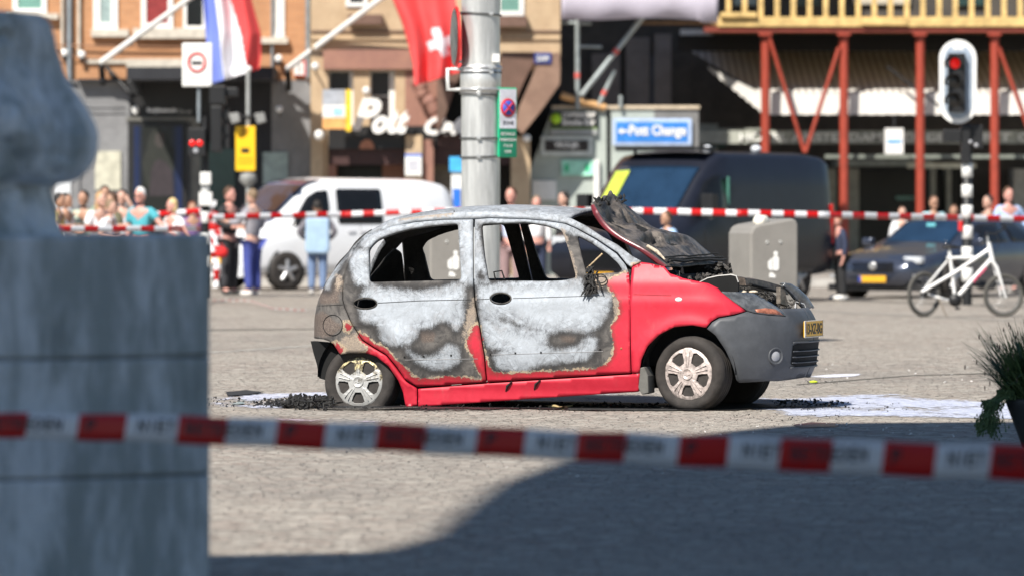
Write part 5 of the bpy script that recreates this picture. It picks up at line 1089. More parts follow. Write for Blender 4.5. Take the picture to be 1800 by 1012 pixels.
# traffic light on the right
D2 = 82.0; red_on = M('red lamp', (.9, .012, .01), .3, emit=.3, var=0, bump=0); lensd = M('dark lens', (.045, .04, .035), .3)
tl = thing('traffic_light', 'tall traffic light showing red in a white rimmed oval board on a banded pole', 'traffic light', (tox(1700, D2), D2, 0))
x_ = tox(1700, D2); rp = 9.5 / FP * D2
ppart(tl, 'pole', blackm, lambda m: m.lathe([(rp * .9, 0), (rp * .9, toz(220, D2)), (rp * .6, toz(219, D2))], (x_, D2, 0), 'z', 16))
for a, b in ((287, 312), (325, 347), (361, 384), (397, 420), (434, 457), (471, 495)):
    z0, z1 = toz(b, D2), toz(a, D2); ppart(tl, 'white_band', whitep, lambda m: m.lathe([(rp * .92, z0), (rp * 1.03, z0 + .004), (rp * 1.03, z1 - .004), (rp * .92, z1)], (x_, D2, 0), 'z', 20))
def stadium(cx, y0, y1, w_, D, dep, n=14):
    r_ = w_ / 2; P = [(cx + r_ * math.cos(a), y0 + r_ - r_ * math.sin(a)) for a in np.linspace(0, math.pi, n)] + [(cx - r_ * math.cos(a), y1 - r_ + r_ * math.sin(a)) for a in np.linspace(0, math.pi, n)]
    return P
bd = ppart(tl, 'backboard', whitep, lambda m: m.pprism(stadium(1684, 70, 218, 66, D2, 0), D2 - .2, .05), bev=.006)
ppart(tl, 'backboard_face', M('board blue grey', (.30, .36, .44), .5), lambda m: m.pprism(stadium(1684, 79, 209, 49, D2, 0), D2 - .212, .01))
hs_ = ppart(tl, 'signal_head', blackm, lambda m: m.pb(1667, 94, 1697, 197, D2 - .34, .125), bev=.01)
for k, y in enumerate((112, 144, 177)):
    c = at(1679, y, D2 - .342); Rz = Matrix.Rotation(R(-18), 3, 'Z')
    ppart(tl, 'lens', red_on if k == 0 else lensd, lambda m: m.lathe([(.10 if k else .075, 0), (.06, .012), (0, .02)], c, 'y', 20))
    ppart(tl, 'visor', blackm, lambda m: m.add([c + Vector((.115 * math.cos(a) - .05 * q, -.005 - .16 * q * (1 if 20 < math.degrees(a) < 160 else .5), .115 * math.sin(a))) for q in (0, 1) for a in np.linspace(-.5, math.pi + .5, 15)], [(i, i + 1, i + 16, i + 15) for i in range(14)]))
ppart(tl, 'maker_plate', whitep, lambda m: m.pb(1675, 81, 1694, 88, D2 - .218, .005)); 
ppart(tl, 'side_signal', blackm, lambda m: (m.pb(1658, 228, 1690, 250, D2 - .15, .2), m.pb(1704, 220, 1728, 262, D2 - .05, .2), m.pb(1690, 222, 1706, 288, D2 - .12, .25)), bev=.01)
ppart(tl, 'side_lens', M('lens grey', (.35, .35, .37), .2), lambda m: (m.ell(at(1716, 256, D2 - .07), .035), m.ell(at(1706, 250, D2 - .14), .03)))
ppart(tl, 'push_button', M('button red', (.6, .02, .02)), lambda m: m.pb(1685, 388, 1692, 406, D2 - .1, .1))
# traffic light on the left
D3 = 88.5; x3 = tox(361, D3); r3 = 6.5 / FP * D3
t3 = thing('traffic_light', 'black traffic light cluster with two small red lamps, wrapped in barrier tape', 'traffic light', (x3, D3, 0))
ppart(t3, 'pole', blackm, lambda m: m.lathe([(r3, 0), (r3, toz(205, D3))], (x3, D3, 0), 'z', 14)); ppart(t3, 'upper_pole', greypipe, lambda m: m.lathe([(.03, toz(215, D3)), (.03, toz(150, D3))], (tox(350, D3), D3 - .05, 0), 'z', 10))
for a, b, w_ in ((303, 325, 9.5), (338, 362, 11.5)): ppart(t3, 'white_box', whitep, lambda m: m.pb(361 - w_, a, 361 + w_, b, D3 - .12, .24), bev=.01)
for a, b in ((325.5, 337.5), (372, 392), (410, 430), (450, 470)): ppart(t3, 'white_band', whitep, lambda m: m.lathe([(r3 * .95, toz(b, D3)), (r3 * 1.06, toz(b, D3) + .01), (r3 * 1.06, toz(a, D3) - .01), (r3 * .95, toz(a, D3))], (x3, D3, 0), 'z', 14))
ppart(t3, 'pedestrian_signal', blackm, lambda m: m.pb(330, 226, 361, 274, D3 - .25, .2), bev=.01)
for x in (338, 351): ppart(t3, 'red_lamp', red_on, lambda m: m.lathe([(.048, 0), (.03, .01), (0, .012)], at(x, 252, D3 - .252), 'y', 16))
ppart(t3, 'lower_lens', M('lens grey', (.35, .35, .37), .2), lambda m: m.lathe([(.04, 0), (0, .01)], at(344, 265, D3 - .252), 'y', 12))
ppart(t3, 'signal_head', blackm, lambda m: (m.pb(368, 150, 396, 184, D3 - .2, .3), m.pb(370, 186, 390, 268, D3 - .2, .3), m.pb(392, 154, 418, 170, D3 - .1, .2)), bev=.02)
ppart(t3, 'visor', blackm, lambda m: [m.prism([(tox(a, D3), toz(y, D3)), (tox(a + 14, D3), toz(y - 9, D3)), (tox(a + 14, D3), toz(y + 12, D3)), (tox(a + 6, D3), toz(y + 10, D3))], D3 - .1, D3 + .1) for a, y in ((388, 200), (388, 226), (388, 250))])
ns2 = thing('no_entry_sign', 'white rectangular sign with a red ring and dark bar, above the left traffic light', 'traffic sign', at(346, 154, D3 - .1)); ppart(ns2, 'sign_panel', whitep, lambda m: m.pb(320, 76, 373, 153, D3 - .14, .04), bev=.02); ppart(ns2, 'red_ring', M('signal red', (.6, .02, .02)), lambda m: m.tube([at(346 + 14.5 * math.cos(a), 110 - 16 * math.sin(a), D3 - .142) for a in np.linspace(0, 2 * math.pi, 30)], .022, 6, cap=False)); ppart(ns2, 'dark_bar', blackm, lambda m: m.pb(337, 108, 355, 114, D3 - .148, .006)); ppart(ns2, 'small_text', M('text grey', (.4, .4, .4)), lambda m: (m.text('ZONE', tox(346, D3), toz(86, D3), D3 - .142, .04, align='CENTER', depth=.004), m.text('uitgezonderd', tox(346, D3), toz(140, D3), D3 - .142, .04, align='CENTER', depth=.004)))
yp = thing('parking_sign', 'yellow rectangular parking sign on a thin pole with cameras', 'sign', (tox(434, 96), 96, 0)); ppart(yp, 'pole', M('pale pole', (.45, .45, .43), .4, metal=.4), lambda m: m.lathe([(.035, 0), (.035, toz(124, 96))], (tox(436, 96), 96, 0), 'z', 12)); ppart(yp, 'sign_panel', M('parking yellow', (.90, .52, .01), .45, var=.04), lambda m: m.pb(414, 222, 449, 301, 95.9, .05), bev=.01)
ppart(yp, 'lettering', M('brown text', (.35, .16, .0)), lambda m: m.text('P', tox(425, 96), toz(243, 96), 95.898, .18, depth=.004, bold=.02)); ppart(yp, 'car_symbol', blackm, lambda m: m.pb(424, 261, 438, 269, 95.893, .006)); ppart(yp, 'sign_text', M('brown text', (.35, .16, .0)), lambda m: [m.pb(418, y, 445, y + 1.2, 95.894, .005) for y in (279, 286)])
for x in (413, 458): ppart(yp, 'camera_head', M('camera grey', (.25, .25, .24)), lambda m: m.pprism([(x - 11, 200), (x + 6, 198), (x + 9, 214), (x - 6, 218)], 95.7, .35), bev=.01)
ppart(yp, 'camera_arm', blackm, lambda m: m.tube([at(405, 205, 95.95), at(462, 205, 95.95)], .02, 6)); ppart(yp, 'pole_collar', M('camera grey', (.25, .25, .24)), lambda m: m.lathe([(.03, toz(330, 96)), (.15, toz(318, 96)), (.13, toz(306, 96)), (.03, toz(303, 96))], (tox(436, 96), 96, 0), 'z', 16))
ppart(yp, 'pole_tip', whitep, lambda m: m.ell(at(437, 122, 96), .055))

# ---------------------------------------------------------------- barrier tape
tr_ = NT('tape red'); tr_.bump(tr_.noise(12, 3), .2, .01); tr_.fin((.50, .004, .004), .4); tr_.bsdf.inputs['Transmission Weight'].default_value = 0; tr_ = tr_.mat
tw_ = NT('tape white'); tw_.bump(tw_.noise(12, 3), .2, .01); tw_.fin((.72, .72, .74), .4); tw_ = tw_.mat; tk_ = M('tape print', (.02, .02, .03), .5)
def tape(name, label, P, width, period, phase=0.0, sag=0.0, flat=False, n=240, twist=None, mats=None, group='red and white barrier tape', px=False):
    P = [Vector(p) for p in P]; seg = [0]
    for i in range(len(P) - 1): seg.append(seg[-1] + (P[i + 1] - P[i]).length)
    L_ = seg[-1]
    def pt(s):
        i = 0
        while i < len(P) - 2 and s > seg[i + 1]: i += 1
        f = (s - seg[i]) / (seg[i + 1] - seg[i]); q = P[i].lerp(P[i + 1], f); q.z -= sag * 4 * (s / L_) * (1 - s / L_) + .006 * noise.noise(Vector((s * 2, 0, 3))); return q
    if px: n = 500
    ss = list(np.linspace(0, L_, n)) if px else sorted(set(list(np.linspace(0, L_, n)) + [phase + k * period / 2 for k in range(int(L_ / period * 2) + 3) if 0 < phase + k * period / 2 < L_]))
    V = []; F = []; I = []
    for s in ss:
        p = pt(s); tw = twist(s) if twist else .15 * math.sin(s * .8); up = Vector((0, math.sin(tw), math.cos(tw)))
        if flat: up = Vector((0, 1, .02))
        V += [p - up * width / 2, p + up * width / 2]
    for i in range(len(ss) - 1):
        F.append((2 * i, 2 * i + 2, 2 * i + 3, 2 * i + 1)); m = (ss[i] + ss[i + 1]) / 2
        if px: m = CX + pt(m).x / pt(m).y * FP
        I.append(int(((m - phase) / period * 2) // 1) % 2)
    o = O(name, V, F, mats or [tr_, tw_], None, True, I); tagp(o, label, 'tape', group); md = o.modifiers.new('s', 'SOLIDIFY'); md.thickness = .002; md.offset = 1
    return o, pt
LT = [at(366, 382, 88.2), at(600, 377, 90), at(850, 369, 90), at(1120, 371, 79.5), at(1300, 374.5, 78.5), at(1450, 378, 79), at(1693, 383, 81.9)]
tape('barrier_tape', 'long red and white tape running behind the wreck to the banded pole', LT, .088, 41, 393, px=True)
tape('barrier_tape', 'short red and white tape right of the banded pole', [at(1708, 383, 81.9), at(1830, 386, 83)], .088, 46, 1735, px=True)
tape('barrier_tape', 'lower of the two red and white tapes before the people at the left', [at(60, 403, 79), at(300, 402.5, 81.5), at(352, 402, 87.6)], .088, 49, 100, px=True)
tape('barrier_tape', 'upper of the two red and white tapes behind the people at the left', [at(60, 388, 91), at(240, 379, 89.5), at(352, 371, 88.6)], .085, 47, 92, px=True)
tape('barrier_tape', 'crumpled red and white tape lying on the ground behind the wreck', [Vector((*gp(372, 530), .03)), Vector((*gp(440, 535), .06)), Vector((*gp(480, 544), .02)), Vector((*gp(538, 549), .03))], .16, .5, .1, flat=True)
# tape wrapped round the light pole: bunches and two hanging ends
mb = MB(); rnd = random.Random(12)
for k in range(16):
    c = at(rnd.uniform(348, 384), rnd.uniform(366, 404), 96.7); a0 = rnd.uniform(0, 6); r_ = rnd.uniform(.05, .13)
    Q = [c + Vector((r_ * math.cos(a0 + t * 1.1), .05 * math.sin(t), r_ * math.sin(a0 + t * 1.1))) for t in range(5)]; V = []
    for q in Q: V += [q + Vector((0, 0, -.045)), q + Vector((.01, 0, .045))]
    for i in range(4): mb.add(V[2 * i:2 * i + 4], [(0, 2, 3, 1)], (k + i) % 2)
tagp(mb.build('tape_bundle', [tr_, tw_]), 'tangled bunch of red and white tape on the left light pole', 'tape')
for pts, lab in (([(376, 395), (379, 420), (383, 450), (381, 480), (379, 505)], 'end of red and white tape hanging down beside the left light pole'), ([(372, 392), (375, 430), (374, 462)], 'shorter end of tape hanging against the left light pole')):
    V = []; F = []; I = []
    Q = [at(x, y, 96.5 - .02 * i) for i, (x, y) in enumerate(pts)]; n = 40
    for i in range(n + 1):
        s = i / n * (len(Q) - 1); k = min(int(s), len(Q) - 2); p = Q[k].lerp(Q[k + 1], s - k); w_ = .045 + .012 * math.sin(i * .5); V += [p + Vector((-w_, .03 * math.sin(i * .4), 0)), p + Vector((w_, 0, 0))]
    for i in range(n): F.append((2 * i, 2 * i + 1, 2 * i + 3, 2 * i + 2)); I.append((i // 7) % 2)
    o = O('tape_end', V, F, [tr_, tw_], None, True, I); tagp(o, lab, 'tape'); o.modifiers.new('s', 'SOLIDIFY').thickness = .002

# foreground tape with printing
def fy(px): return float(np.interp(px, [-200, 0, 180, 340, 530, 700, 880, 1050, 1230, 1400, 1600, 1800, 2000], [744, 747.5, 750, 754.5, 763, 769, 776.5, 784, 791.5, 798.5, 806.5, 813.5, 820]))
def fh(px): return float(np.interp(px, [-200, 0, 340, 880, 1400, 2000], [43, 44, 50, 51, 57, 63]))
def fD(px): return float(np.interp(px, [-200, 2000], [18.7, 17.0]))
reds = [(-216, -129), (-40, 47), (136, 221), (312, 398), (486, 571), (661, 747), (837, 922), (1013, 1099), (1192, 1280), (1370, 1462), (1552, 1644), (1740, 1830)]
ft = thing('barrier_tape', 'near out of focus red and white tape with black printing, right across the view', 'tape', (0, 20, 0), group='red and white barrier tape')
def fpt(px, f):  # f: -0.5 bottom .. +0.5 top
    return at(px + f * 7, fy(px) - f * fh(px), fD(px)) + Vector((0, .01 * math.sin(px * .01), .002 * math.sin(px * .03)))
edges_ = sorted([e for r_ in reds for e in r_]); V = []; F = []; I = []; xs = []
for a, b in zip(edges_[:-1], edges_[1:]): xs += list(np.linspace(a, b, 7)[:-1])
xs.append(edges_[-1])
for x in xs: V += [fpt(x, -.5), fpt(x, -.17), fpt(x, .17), fpt(x, .5)]
for i in range(len(xs) - 1):
    m = (xs[i] + xs[i + 1]) / 2; k = 0 if any(a < m < b for a, b in reds) else 1
    for q in range(3): F.append((4 * i + q, 4 * i + 4 + q, 4 * i + 5 + q, 4 * i + 1 + q)); I.append(k)
o = O('tape_strip', V, F, [tr_, tw_], ft, True, I, world=True); md = o.modifiers.new('s', 'SOLIDIFY'); md.thickness = .001; md.offset = -1
mb = MB()
def tape_text(txt, x0, x1):
    k = (x1 - x0) / len(txt)
    for i, ch in enumerate(txt):
        if ch == ' ': continue
        Vt, Ft = text_geo(ch, 0, .03); xa = min(v[0] for v in Vt); xb = max(v[0] for v in Vt)
        mb.add([fpt(x0 + (i + .12 + .76 * ((v[0] - xa) / (xb - xa) if xb > xa else 0) * (1 if ch != 'I' else .3) + (.27 if ch == 'I' else 0)) * k, -.14 + .44 * v[1] / .7) + Vector((0, -.0025 if v[2] > 0 else -.001, 0)) for v in Vt], Ft)
for k in range(-1, 6):
    o_ = 352 * k + (8 * max(0, k - 2))
    for wd, xa, xb in (('NIET', 240, 308), ('BETREDEN', 325, 462), ('P', 500, 522)):
        mb = MB(); tape_text(wd, xa + o_, xb + o_); mb.build('lettering', tk_, ft, world=True)

# ---------------------------------------------------------------- vehicles behind
def vehicle(name, label, cat, ref, ref_local, heading, st, paint, side_w, screen, wheels, wr, extras, sticker=None):
    """st: stations (x, underside, belt, top, half width, half width of the roof), rear to front; ref: world point of ref_local"""
    rz = heading; c, s = math.cos(rz), math.sin(rz); ox = ref[0] - (ref_local[0] * c - ref_local[1] * s); oy = ref[1] - (ref_local[0] * s + ref_local[1] * c)
    t = thing(name, label, cat, (ox, oy, 0), rz)
    A_ = np.array(st, float); xs = np.linspace(A_[0, 0], A_[-1, 0], 64)
    C = [np.interp(xs, A_[:, 0], A_[:, i]) for i in range(1, 6)]
    def sm(a): k = np.array([1, 2, 3, 2, 1]) / 9; return np.convolve(np.pad(a, 2, 'edge'), k, 'valid')
    C = [sm(a) for a in C]
    def g(x): return [float(np.interp(x, xs, a)) for a in C]
    def sec(x):
        zb, zm, zt, wb, wt = g(x)
        return [(0, zb), (wb * .82, zb), (wb * .97, zb + .08), (wb, zb + .3 * (zm - zb)), (wb, zb + .75 * (zm - zb)), (wb * .985, zm), (wt + (wb - wt) * .45, zm + .5 * (zt - zm)), (wt, zt - .10 * min(1, (zt - zm) / .3)), (wt * .93, zt - .035), (wt * .7, zt), (0, zt + .015)]
    V = []; F = []; m = 21
    for x in xs:
        h = sec(x); V += [(x, y, z) for y, z in h] + [(x, -y, z) for y, z in h[-2:0:-1]]
    m = 20
    for i in range(len(xs) - 1):
        for j in range(m): F.append((i * m + j, (i + 1) * m + j, (i + 1) * m + (j + 1) % m, i * m + (j + 1) % m))
    F += [tuple(range(m)), tuple(range((len(xs) - 1) * m + m - 1, (len(xs) - 1) * m - 1, -1))]
    F = [f[::-1] for f in F]
    O('body', V, F, paint, t, True)
    def sy(x, z):
        h = sec(x); return float(np.interp(z, [q[1] for q in h[1:]][:8], [q[0] for q in h[1:]][:8]))
    gl = M('vehicle glass', (.010, .011, .013), .15, var=.1, bump=0, spec=.3)
    for poly in side_w:
        for sg in (1, -1):
            Pq = dens(rnd_poly(poly, .05), .08); gx_, gy_ = np.meshgrid(np.arange(0, 5.2, .12), np.arange(.5, 2.2, .1)); G = np.stack([gx_.ravel(), gy_.ravel()], 1); G = G[sdf(G, Pq) > .04]
            rr_ = delaunay_2d_cdt([Vector(p) for p in list(Pq) + [tuple(q) for q in G]], [(i, (i + 1) % len(Pq)) for i in range(len(Pq))], [], 1, 1e-6)
            o = O('side_window', [(v.x, sg * (sy(v.x, v.y) + .012), v.y) for v in rr_[0]], [f if sg < 0 else f[::-1] for f in rr_[2]], gl, t, True)
            md = o.modifiers.new('s', 'SOLIDIFY'); md.thickness = .006; md.offset = -1
    if screen:
        x0, x1, fr_ = screen; V = []; F = []
        for i in range(13):
            x = x1 + (x0 - x1) * i / 12; zb, zm, zt, wb, wt = g(x)
            for j in range(13): f = (j / 6 - 1) * fr_; V.append((x + .02, f * wt, zt + .012 - .03 * abs(f) ** 4))
        for i in range(12):
            for j in range(12): a = i * 13 + j; F.append((a, a + 13, a + 14, a + 1))
        if sticker:
            V2 = []; x_a, x_b, f0, f1 = sticker
            for i in range(9):
                x = x_a + (x_b - x_a) * i / 8; zb, zm, zt, wb, wt = g(x)
                for j in range(4): f = f0 + (f1 - f0) * j / 3; V2.append((x + .034, f * wt, zt + .026 - .03 * abs(f) ** 4))
            O('window_sticker', V2, [(4 * i + j, 4 * i + 4 + j, 4 * i + 5 + j, 4 * i + 1 + j) for i in range(8) for j in range(3)], M('lime panel', (.42, .50, .05)), t, True)
        o = O('windscreen', V, F, M('windscreen glass', (.012, .03, .06), .1, var=.3, scale=1.2, bump=0, spec=.8), t, True); o.modifiers.new('s', 'SOLIDIFY').thickness = .01
    wy = max(A_[:, 4])
    for wx in wheels:
        for sg in (1, -1):
            w0 = sy(wx, wr + .05)
            mb = MB(); mb.lathe([(wr * 1.13, 0), (wr * 1.13, .006), (0, .007)], (wx, 0, wr + .02), 'y', 28); ar_ = mb.build('wheel_arch', blackm, t); ar_.location = (0, sg * (w0 + .002), 0); ar_.rotation_euler = (0, 0, 0) if sg < 0 else (0, 0, math.pi)
            if sg > 0: ar_.location.x = 2 * wx
            wh = bpy.data.objects.new('wheel', None); COL.objects.link(wh); wh.parent = t; wh.location = (wx, sg * (w0 + .03), wr); wh.rotation_euler = (0, 0, 0 if sg < 0 else math.pi)
            mb = MB(); mb.lathe([(wr * .62, 0), (wr * .7, .01), (wr * .95, .006), (wr, -.02), (wr, -.18), (wr * .9, -.2)], (0, 0, 0), 'y', 28); mb.build('tyre', tyre_m, wh)
            mb = MB(); mb.lathe([(wr * .63, -.02), (wr * .6, .0), (wr * .55, -.03), (0, -.03)], (0, 0, 0), 'y', 24, 0)
            for q in range(5): a = 2 * math.pi * q / 5 + .3; mb.tube([(0, .0, 0), (wr * .58 * math.cos(a), .0, wr * .58 * math.sin(a))], [.05, .035], 6, 0)
            mb.build('rim', M('alloy rim', (.42, .42, .43), .35, metal=.6), wh)
    extras(t, g, sy); return t
whp = M('white van paint', (.80, .81, .83), .3, var=.03, bump=0, coat=.6); dkp = M('black van paint', (.013, .015, .024), .35, var=.1, bump=0, coat=.15, spec=.3); blp = M('dark blue car paint', (.05, .06, .09), .25, metal=.4, var=.08, bump=0, coat=.8)
lightm = M('headlight glass', (.55, .57, .6), .1, coat=1); redl = M('red lamp glass', (.45, .01, .01), .2, coat=.5)
def sbox(t, name, m, *b, bev=.01):
    mb = MB()
    for q in b: mb.box(*q)
    return mb.build(name, m, t, bev=bev)
def white_extras(t, g, sy):
    for sg in (1, -1):
        mb = MB(); mb.prism([(4.02, .80), (4.32, .86), (4.24, .96), (3.90, .98)], 0, .02); o = mb.build('headlight', lightm, t); o.location = (0, sg * .80 - .01, 0)
        sbox(t, 'mirror', blackm, (3.15, sg * 1.02 - .1, .98, 3.28, sg * 1.02 + .1, 1.20)); 
        for x in (2.06, 2.98): mb = MB(); mb.tube([(x, sg * (sy(x, z) + .003), z) for z in (.35, .6, .9, 1.1)], .006, 5); mb.build('door_seam', M('seam grey', (.25, .25, .26)), t)
        for x in (2.16, 1.9): sbox(t, 'door_handle', M('handle white', (.5, .5, .52)), (x, sg * (sy(x, .98) + .01) - .012, .96, x + .16, sg * (sy(x, .98) + .01) + .012, 1.0))
    sbox(t, 'grille', blackm, (4.36, -.45, .42, 4.40, .45, .66)); sbox(t, 'bumper', whp, (4.2, -.8, .22, 4.38, .8, .40)); sbox(t, 'number_plate', M('plate yellow'  , (.80, .42, .03), .4), (4.40, -.26, .45, 4.415, .26, .56))
vehicle('passenger_van', 'white passenger van parked before the sandstone cafe', 'van', (tox(504, 96.3), 96.3), (3.55, .93), R(180 + 35),
        [(0, .32, 1.0, 1.62, .86, .68), (.12, .28, 1.02, 1.80, .93, .76), (.6, .26, 1.03, 1.88, .95, .80), (2.6, .24, 1.03, 1.90, .95, .80), (3.0, .24, 1.02, 1.80, .95, .76), (3.55, .24, .99, 1.32, .94, .72), (3.75, .24, .95, 1.16, .93, .74), (4.2, .25, .85, .98, .88, .74), (4.4, .32, .70, .78, .72, .62)],
        whp, [[(2.66, 1.12), (3.44, 1.08), (3.06, 1.58), (2.88, 1.68), (2.66, 1.70)], [(1.58, 1.12), (2.50, 1.12), (2.50, 1.72), (1.58, 1.72)]], (3.60, 2.72, .90), (.80, 3.55), .33, white_extras)
def black_extras(t, g, sy):
    for sg in (1, -1):
        sbox(t, 'mirror', blackm, (3.55, sg * 1.10 - .1, 1.25, 3.72, sg * 1.10 + .1, 1.60)); mb = MB(); mb.ell((3.64, sg * 1.12, 1.28), (.03, .05, .05)); mb.build('mirror_glint', M('lens grey', (.35, .35, .37)), t)
        sbox(t, 'headlight', lightm, (4.75, sg * .72 - .13, .78, 4.86, sg * .72 + .13, .98)); sbox(t, 'rear_lamp', redl, (-.01, sg * .9 - .07, .85, .05, sg * .9 + .07, 1.45))
        for x in (1.2, 2.75, 3.6): mb = MB(); mb.tube([(x, sg * (sy(x, z) + .003), z) for z in (.4, .7, 1.0, 1.3)], .007, 5); mb.build('door_seam', M('seam dark', (.008, .008, .008)), t)
    sbox(t, 'roof_rack', blackm, (2.9, -.75, 2.24, 3.35, .75, 2.29), (2.9, -.7, 2.18, 2.95, -.66, 2.25), (2.9, .66, 2.18, 2.95, .7, 2.25)); sbox(t, 'grille', blackm, (4.86, -.5, .5, 4.90, .5, .8)); sbox(t, 'number_plate', M('plate yellow', (.80, .42, .03), .4), (4.9, -.26, .35, 4.915, .26, .46))
    mb = MB(); mb.ell((2.7, .45, 2.26), (.08, .08, .06)); mb.build('roof_beacon', M('beacon clear', (.7, .72, .75), .2), t); mb = MB(); mb.ell((1.6, .6, 2.27), (.08, .08, .06)); mb.build('roof_beacon', M('beacon clear', (.7, .72, .75), .2), t)
    sbox(t, 'window_edge', M('mint edge', (.10, .32, .24)), (2.88, .945, 1.35, 2.94, .965, 1.85))
vehicle('cargo_van', 'black high roofed cargo van behind the grey bin', 'van', (tox(1414, 85.2), 85.2), (.85, .98), R(180 + 55),
        [(0, .42, 1.2, 2.12, .95, .84), (.06, .40, 1.2, 2.18, .98, .88), (.6, .38, 1.2, 2.22, 1.0, .90), (2.9, .36, 1.2, 2.22, 1.0, .90), (3.15, .36, 1.2, 2.16, 1.0, .87), (3.4, .35, 1.18, 1.95, 1.0, .83), (3.95, .34, 1.12, 1.38, .99, .82), (4.15, .34, 1.05, 1.22, .98, .82), (4.75, .34, .92, 1.02, .93, .80), (4.9, .38, .80, .88, .82, .72)],
        dkp, [[(2.98, 1.30), (3.82, 1.26), (3.42, 1.78), (3.2, 1.88), (2.98, 1.88)]], (3.98, 3.34, .88), (.85, 4.05), .345, black_extras, (3.42, 3.92, -.80, -.50))
def blue_extras(t, g, sy):
    for sg in (1, -1):
        sbox(t, 'headlight', lightm, (4.12, sg * .62 - .16, .53, 4.28, sg * .62 + .16, .64), bev=.03); sbox(t, 'chrome_strip', clampm, (4.22, sg * .62 - .18, .30, 4.34, sg * .62 + .14, .36), bev=.01)
        sbox(t, 'mirror', blp, (2.72, sg * .98 - .09, .80, 2.86, sg * .98 + .09, .92), bev=.03)
        sbox(t, 'rear_lamp', redl, (.0, sg * .75 - .1, .70, .1, sg * .75 + .1, .85))
    sbox(t, 'grille', blackm, (4.30, -.38, .38, 4.40, .38, .56)); mb = MB(); mb.lathe([(.065, 0), (.065, .012), (.04, .012)], (0, 0, 0), 'x', 20); o = mb.build('emblem', clampm, t); o.location = (4.40, 0, .49); sbox(t, 'number_plate', M('plate yellow', (.80, .42, .03), .4), (4.405, -.24, .245, 4.42, .24, .345), bev=.003); sbox(t, 'plate_band', M('plate blue', (.03, .07, .35)), (4.421, -.24, .25, 4.424, -.19, .34), bev=0); sbox(t, 'lower_bumper', blackm, (4.1, -.82, .12, 4.36, .82, .22)); sbox(t, 'inner_mirror', M('cyan pass', (.15, .5, .55)), (2.50, -.08, 1.10, 2.54, .08, 1.15))
vehicle('estate_car', 'dark blue car with a yellow plate parked behind the white bicycle', 'car', (tox(1534, 88.0), 88.0), (4.4, 0), R(180 + 57),
        [(0, .30, .72, .86, .78, .62), (.15, .22, .78, 1.02, .84, .60), (.6, .18, .80, 1.22, .88, .60), (1.4, .16, .80, 1.27, .90, .62), (2.0, .16, .79, 1.26, .90, .62), (2.3, .16, .78, 1.20, .90, .62), (3.05, .16, .74, .84, .89, .70), (3.5, .16, .68, .77, .88, .74), (4.1, .16, .58, .68, .84, .72), (4.4, .2, .48, .58, .62, .56)],
        blp, [[(.5, .86), (1.45, .86), (1.45, 1.16), (.9, 1.15)], [(1.55, .86), (2.75, .83), (2.2, 1.14), (1.55, 1.16)]], (3.02, 2.26, .86), (.8, 3.45), .30, blue_extras)

# ---------------------------------------------------------------- bicycle
DB = 73.0; bk = thing('bicycle', 'white sports bicycle with pink lettering parked against the banded pole', 'bicycle', (tox(1690, DB), DB, 0)); bwm = M('bike white', (.80, .79, .77), .35, var=.04, coat=.4); tyb = M('bike tyre', (.085, .08, .07), .8)
def bwheel(cx, cy, ang):
    c = at(cx, cy, DB); r_ = c.z - .012; wh = bpy.data.objects.new('wheel', None); COL.objects.link(wh); wh.parent = bk; wh.location = mx(bk).inverted() @ c; wh.rotation_euler = (0, 0, ang); MX[wh.name] = Matrix.Identity(4)
    ring_ = lambda rr: [(rr * math.cos(a), 0, rr * math.sin(a)) for a in np.linspace(0, 2 * math.pi, 49)]
    mb = MB(); mb.tube(ring_(r_ - .012), .023, 8, cap=False); mb.build('tyre', tyb, wh); mb = MB(); mb.tube(ring_(r_ - .045), .010, 6, cap=False); mb.build('rim', M('rim dark', (.12, .12, .12), .4), wh)
    mb = MB()
    for k in range(24): a = 2 * math.pi * k / 24; mb.tube([(0, .02 * (-1) ** k, 0), ((r_ - .05) * math.cos(a), 0, (r_ - .05) * math.sin(a))], .0016, 4, cap=False)
    mb.build('spokes', clampm, wh); mb = MB(); mb.tube([(0, -.05, 0), (0, .05, 0)], .025, 8); mb.build('hub', blackm, wh); del MX[wh.name]; return c
cr = bwheel(1624, 517, R(40)); cf_ = bwheel(1764, 519, R(14))
def bt(name, pts, r_, m, dy=0):
    mb = MB(); mb.tube([at(x, y, DB + d) for x, y, d in pts], r_, 10); return mb.build(name, m, bk, world=True)
bt('main_tube', [(1620, 513, -.06), (1680, 478, -.02), (1742, 436, 0)], .022, bwm); bt('top_tube', [(1664, 454, -.01), (1712, 452, 0)], .020, bwm); bt('seat_tube', [(1669, 443, 0), (1678, 517, 0)], .022, bwm)
dtb = bt('down_tube', [(1682, 522, 0), (1746, 452, 0)], .028, bwm); bt('chain_stay', [(1620, 514, .05), (1662, 526, .02), (1680, 528, 0)], .017, bwm); bt('seat_stay', [(1620, 513, .06), (1666, 458, .02)], .014, bwm); bt('head_tube', [(1738, 426, 0), (1745, 462, 0)], .028, bwm)
bt('fork', [(1744, 458, -.06), (1752, 470, -.06), (1768, 523, -.04)], [.024, .022, .014], bwm); bt('fork', [(1744, 458, .07), (1750, 478, .07), (1760, 521, .04)], [.022, .02, .014], bwm)
bt('stem', [(1737, 426, 0), (1735, 412, 0)], .014, clampm); bt('handlebar', [(1735, 413, -.28), (1735, 409, -.1), (1748, 411, .05), (1762, 404, .28)], .013, blackm); bt('grip', [(1762, 404, .28), (1767, 398, .36)], .018, blackm); bt('grip', [(1735, 413, -.28), (1733, 415, -.36)], .018, blackm)
mb = MB(); mb.ell(at(1669, 434, DB), (.10, .06, .028)); mb.ell(at(1679, 435, DB), (.08, .03, .02)); mb.build('saddle', blackm, bk, world=True); bt('seat_post', [(1669, 444, 0), (1669, 436, 0)], .014, clampm)
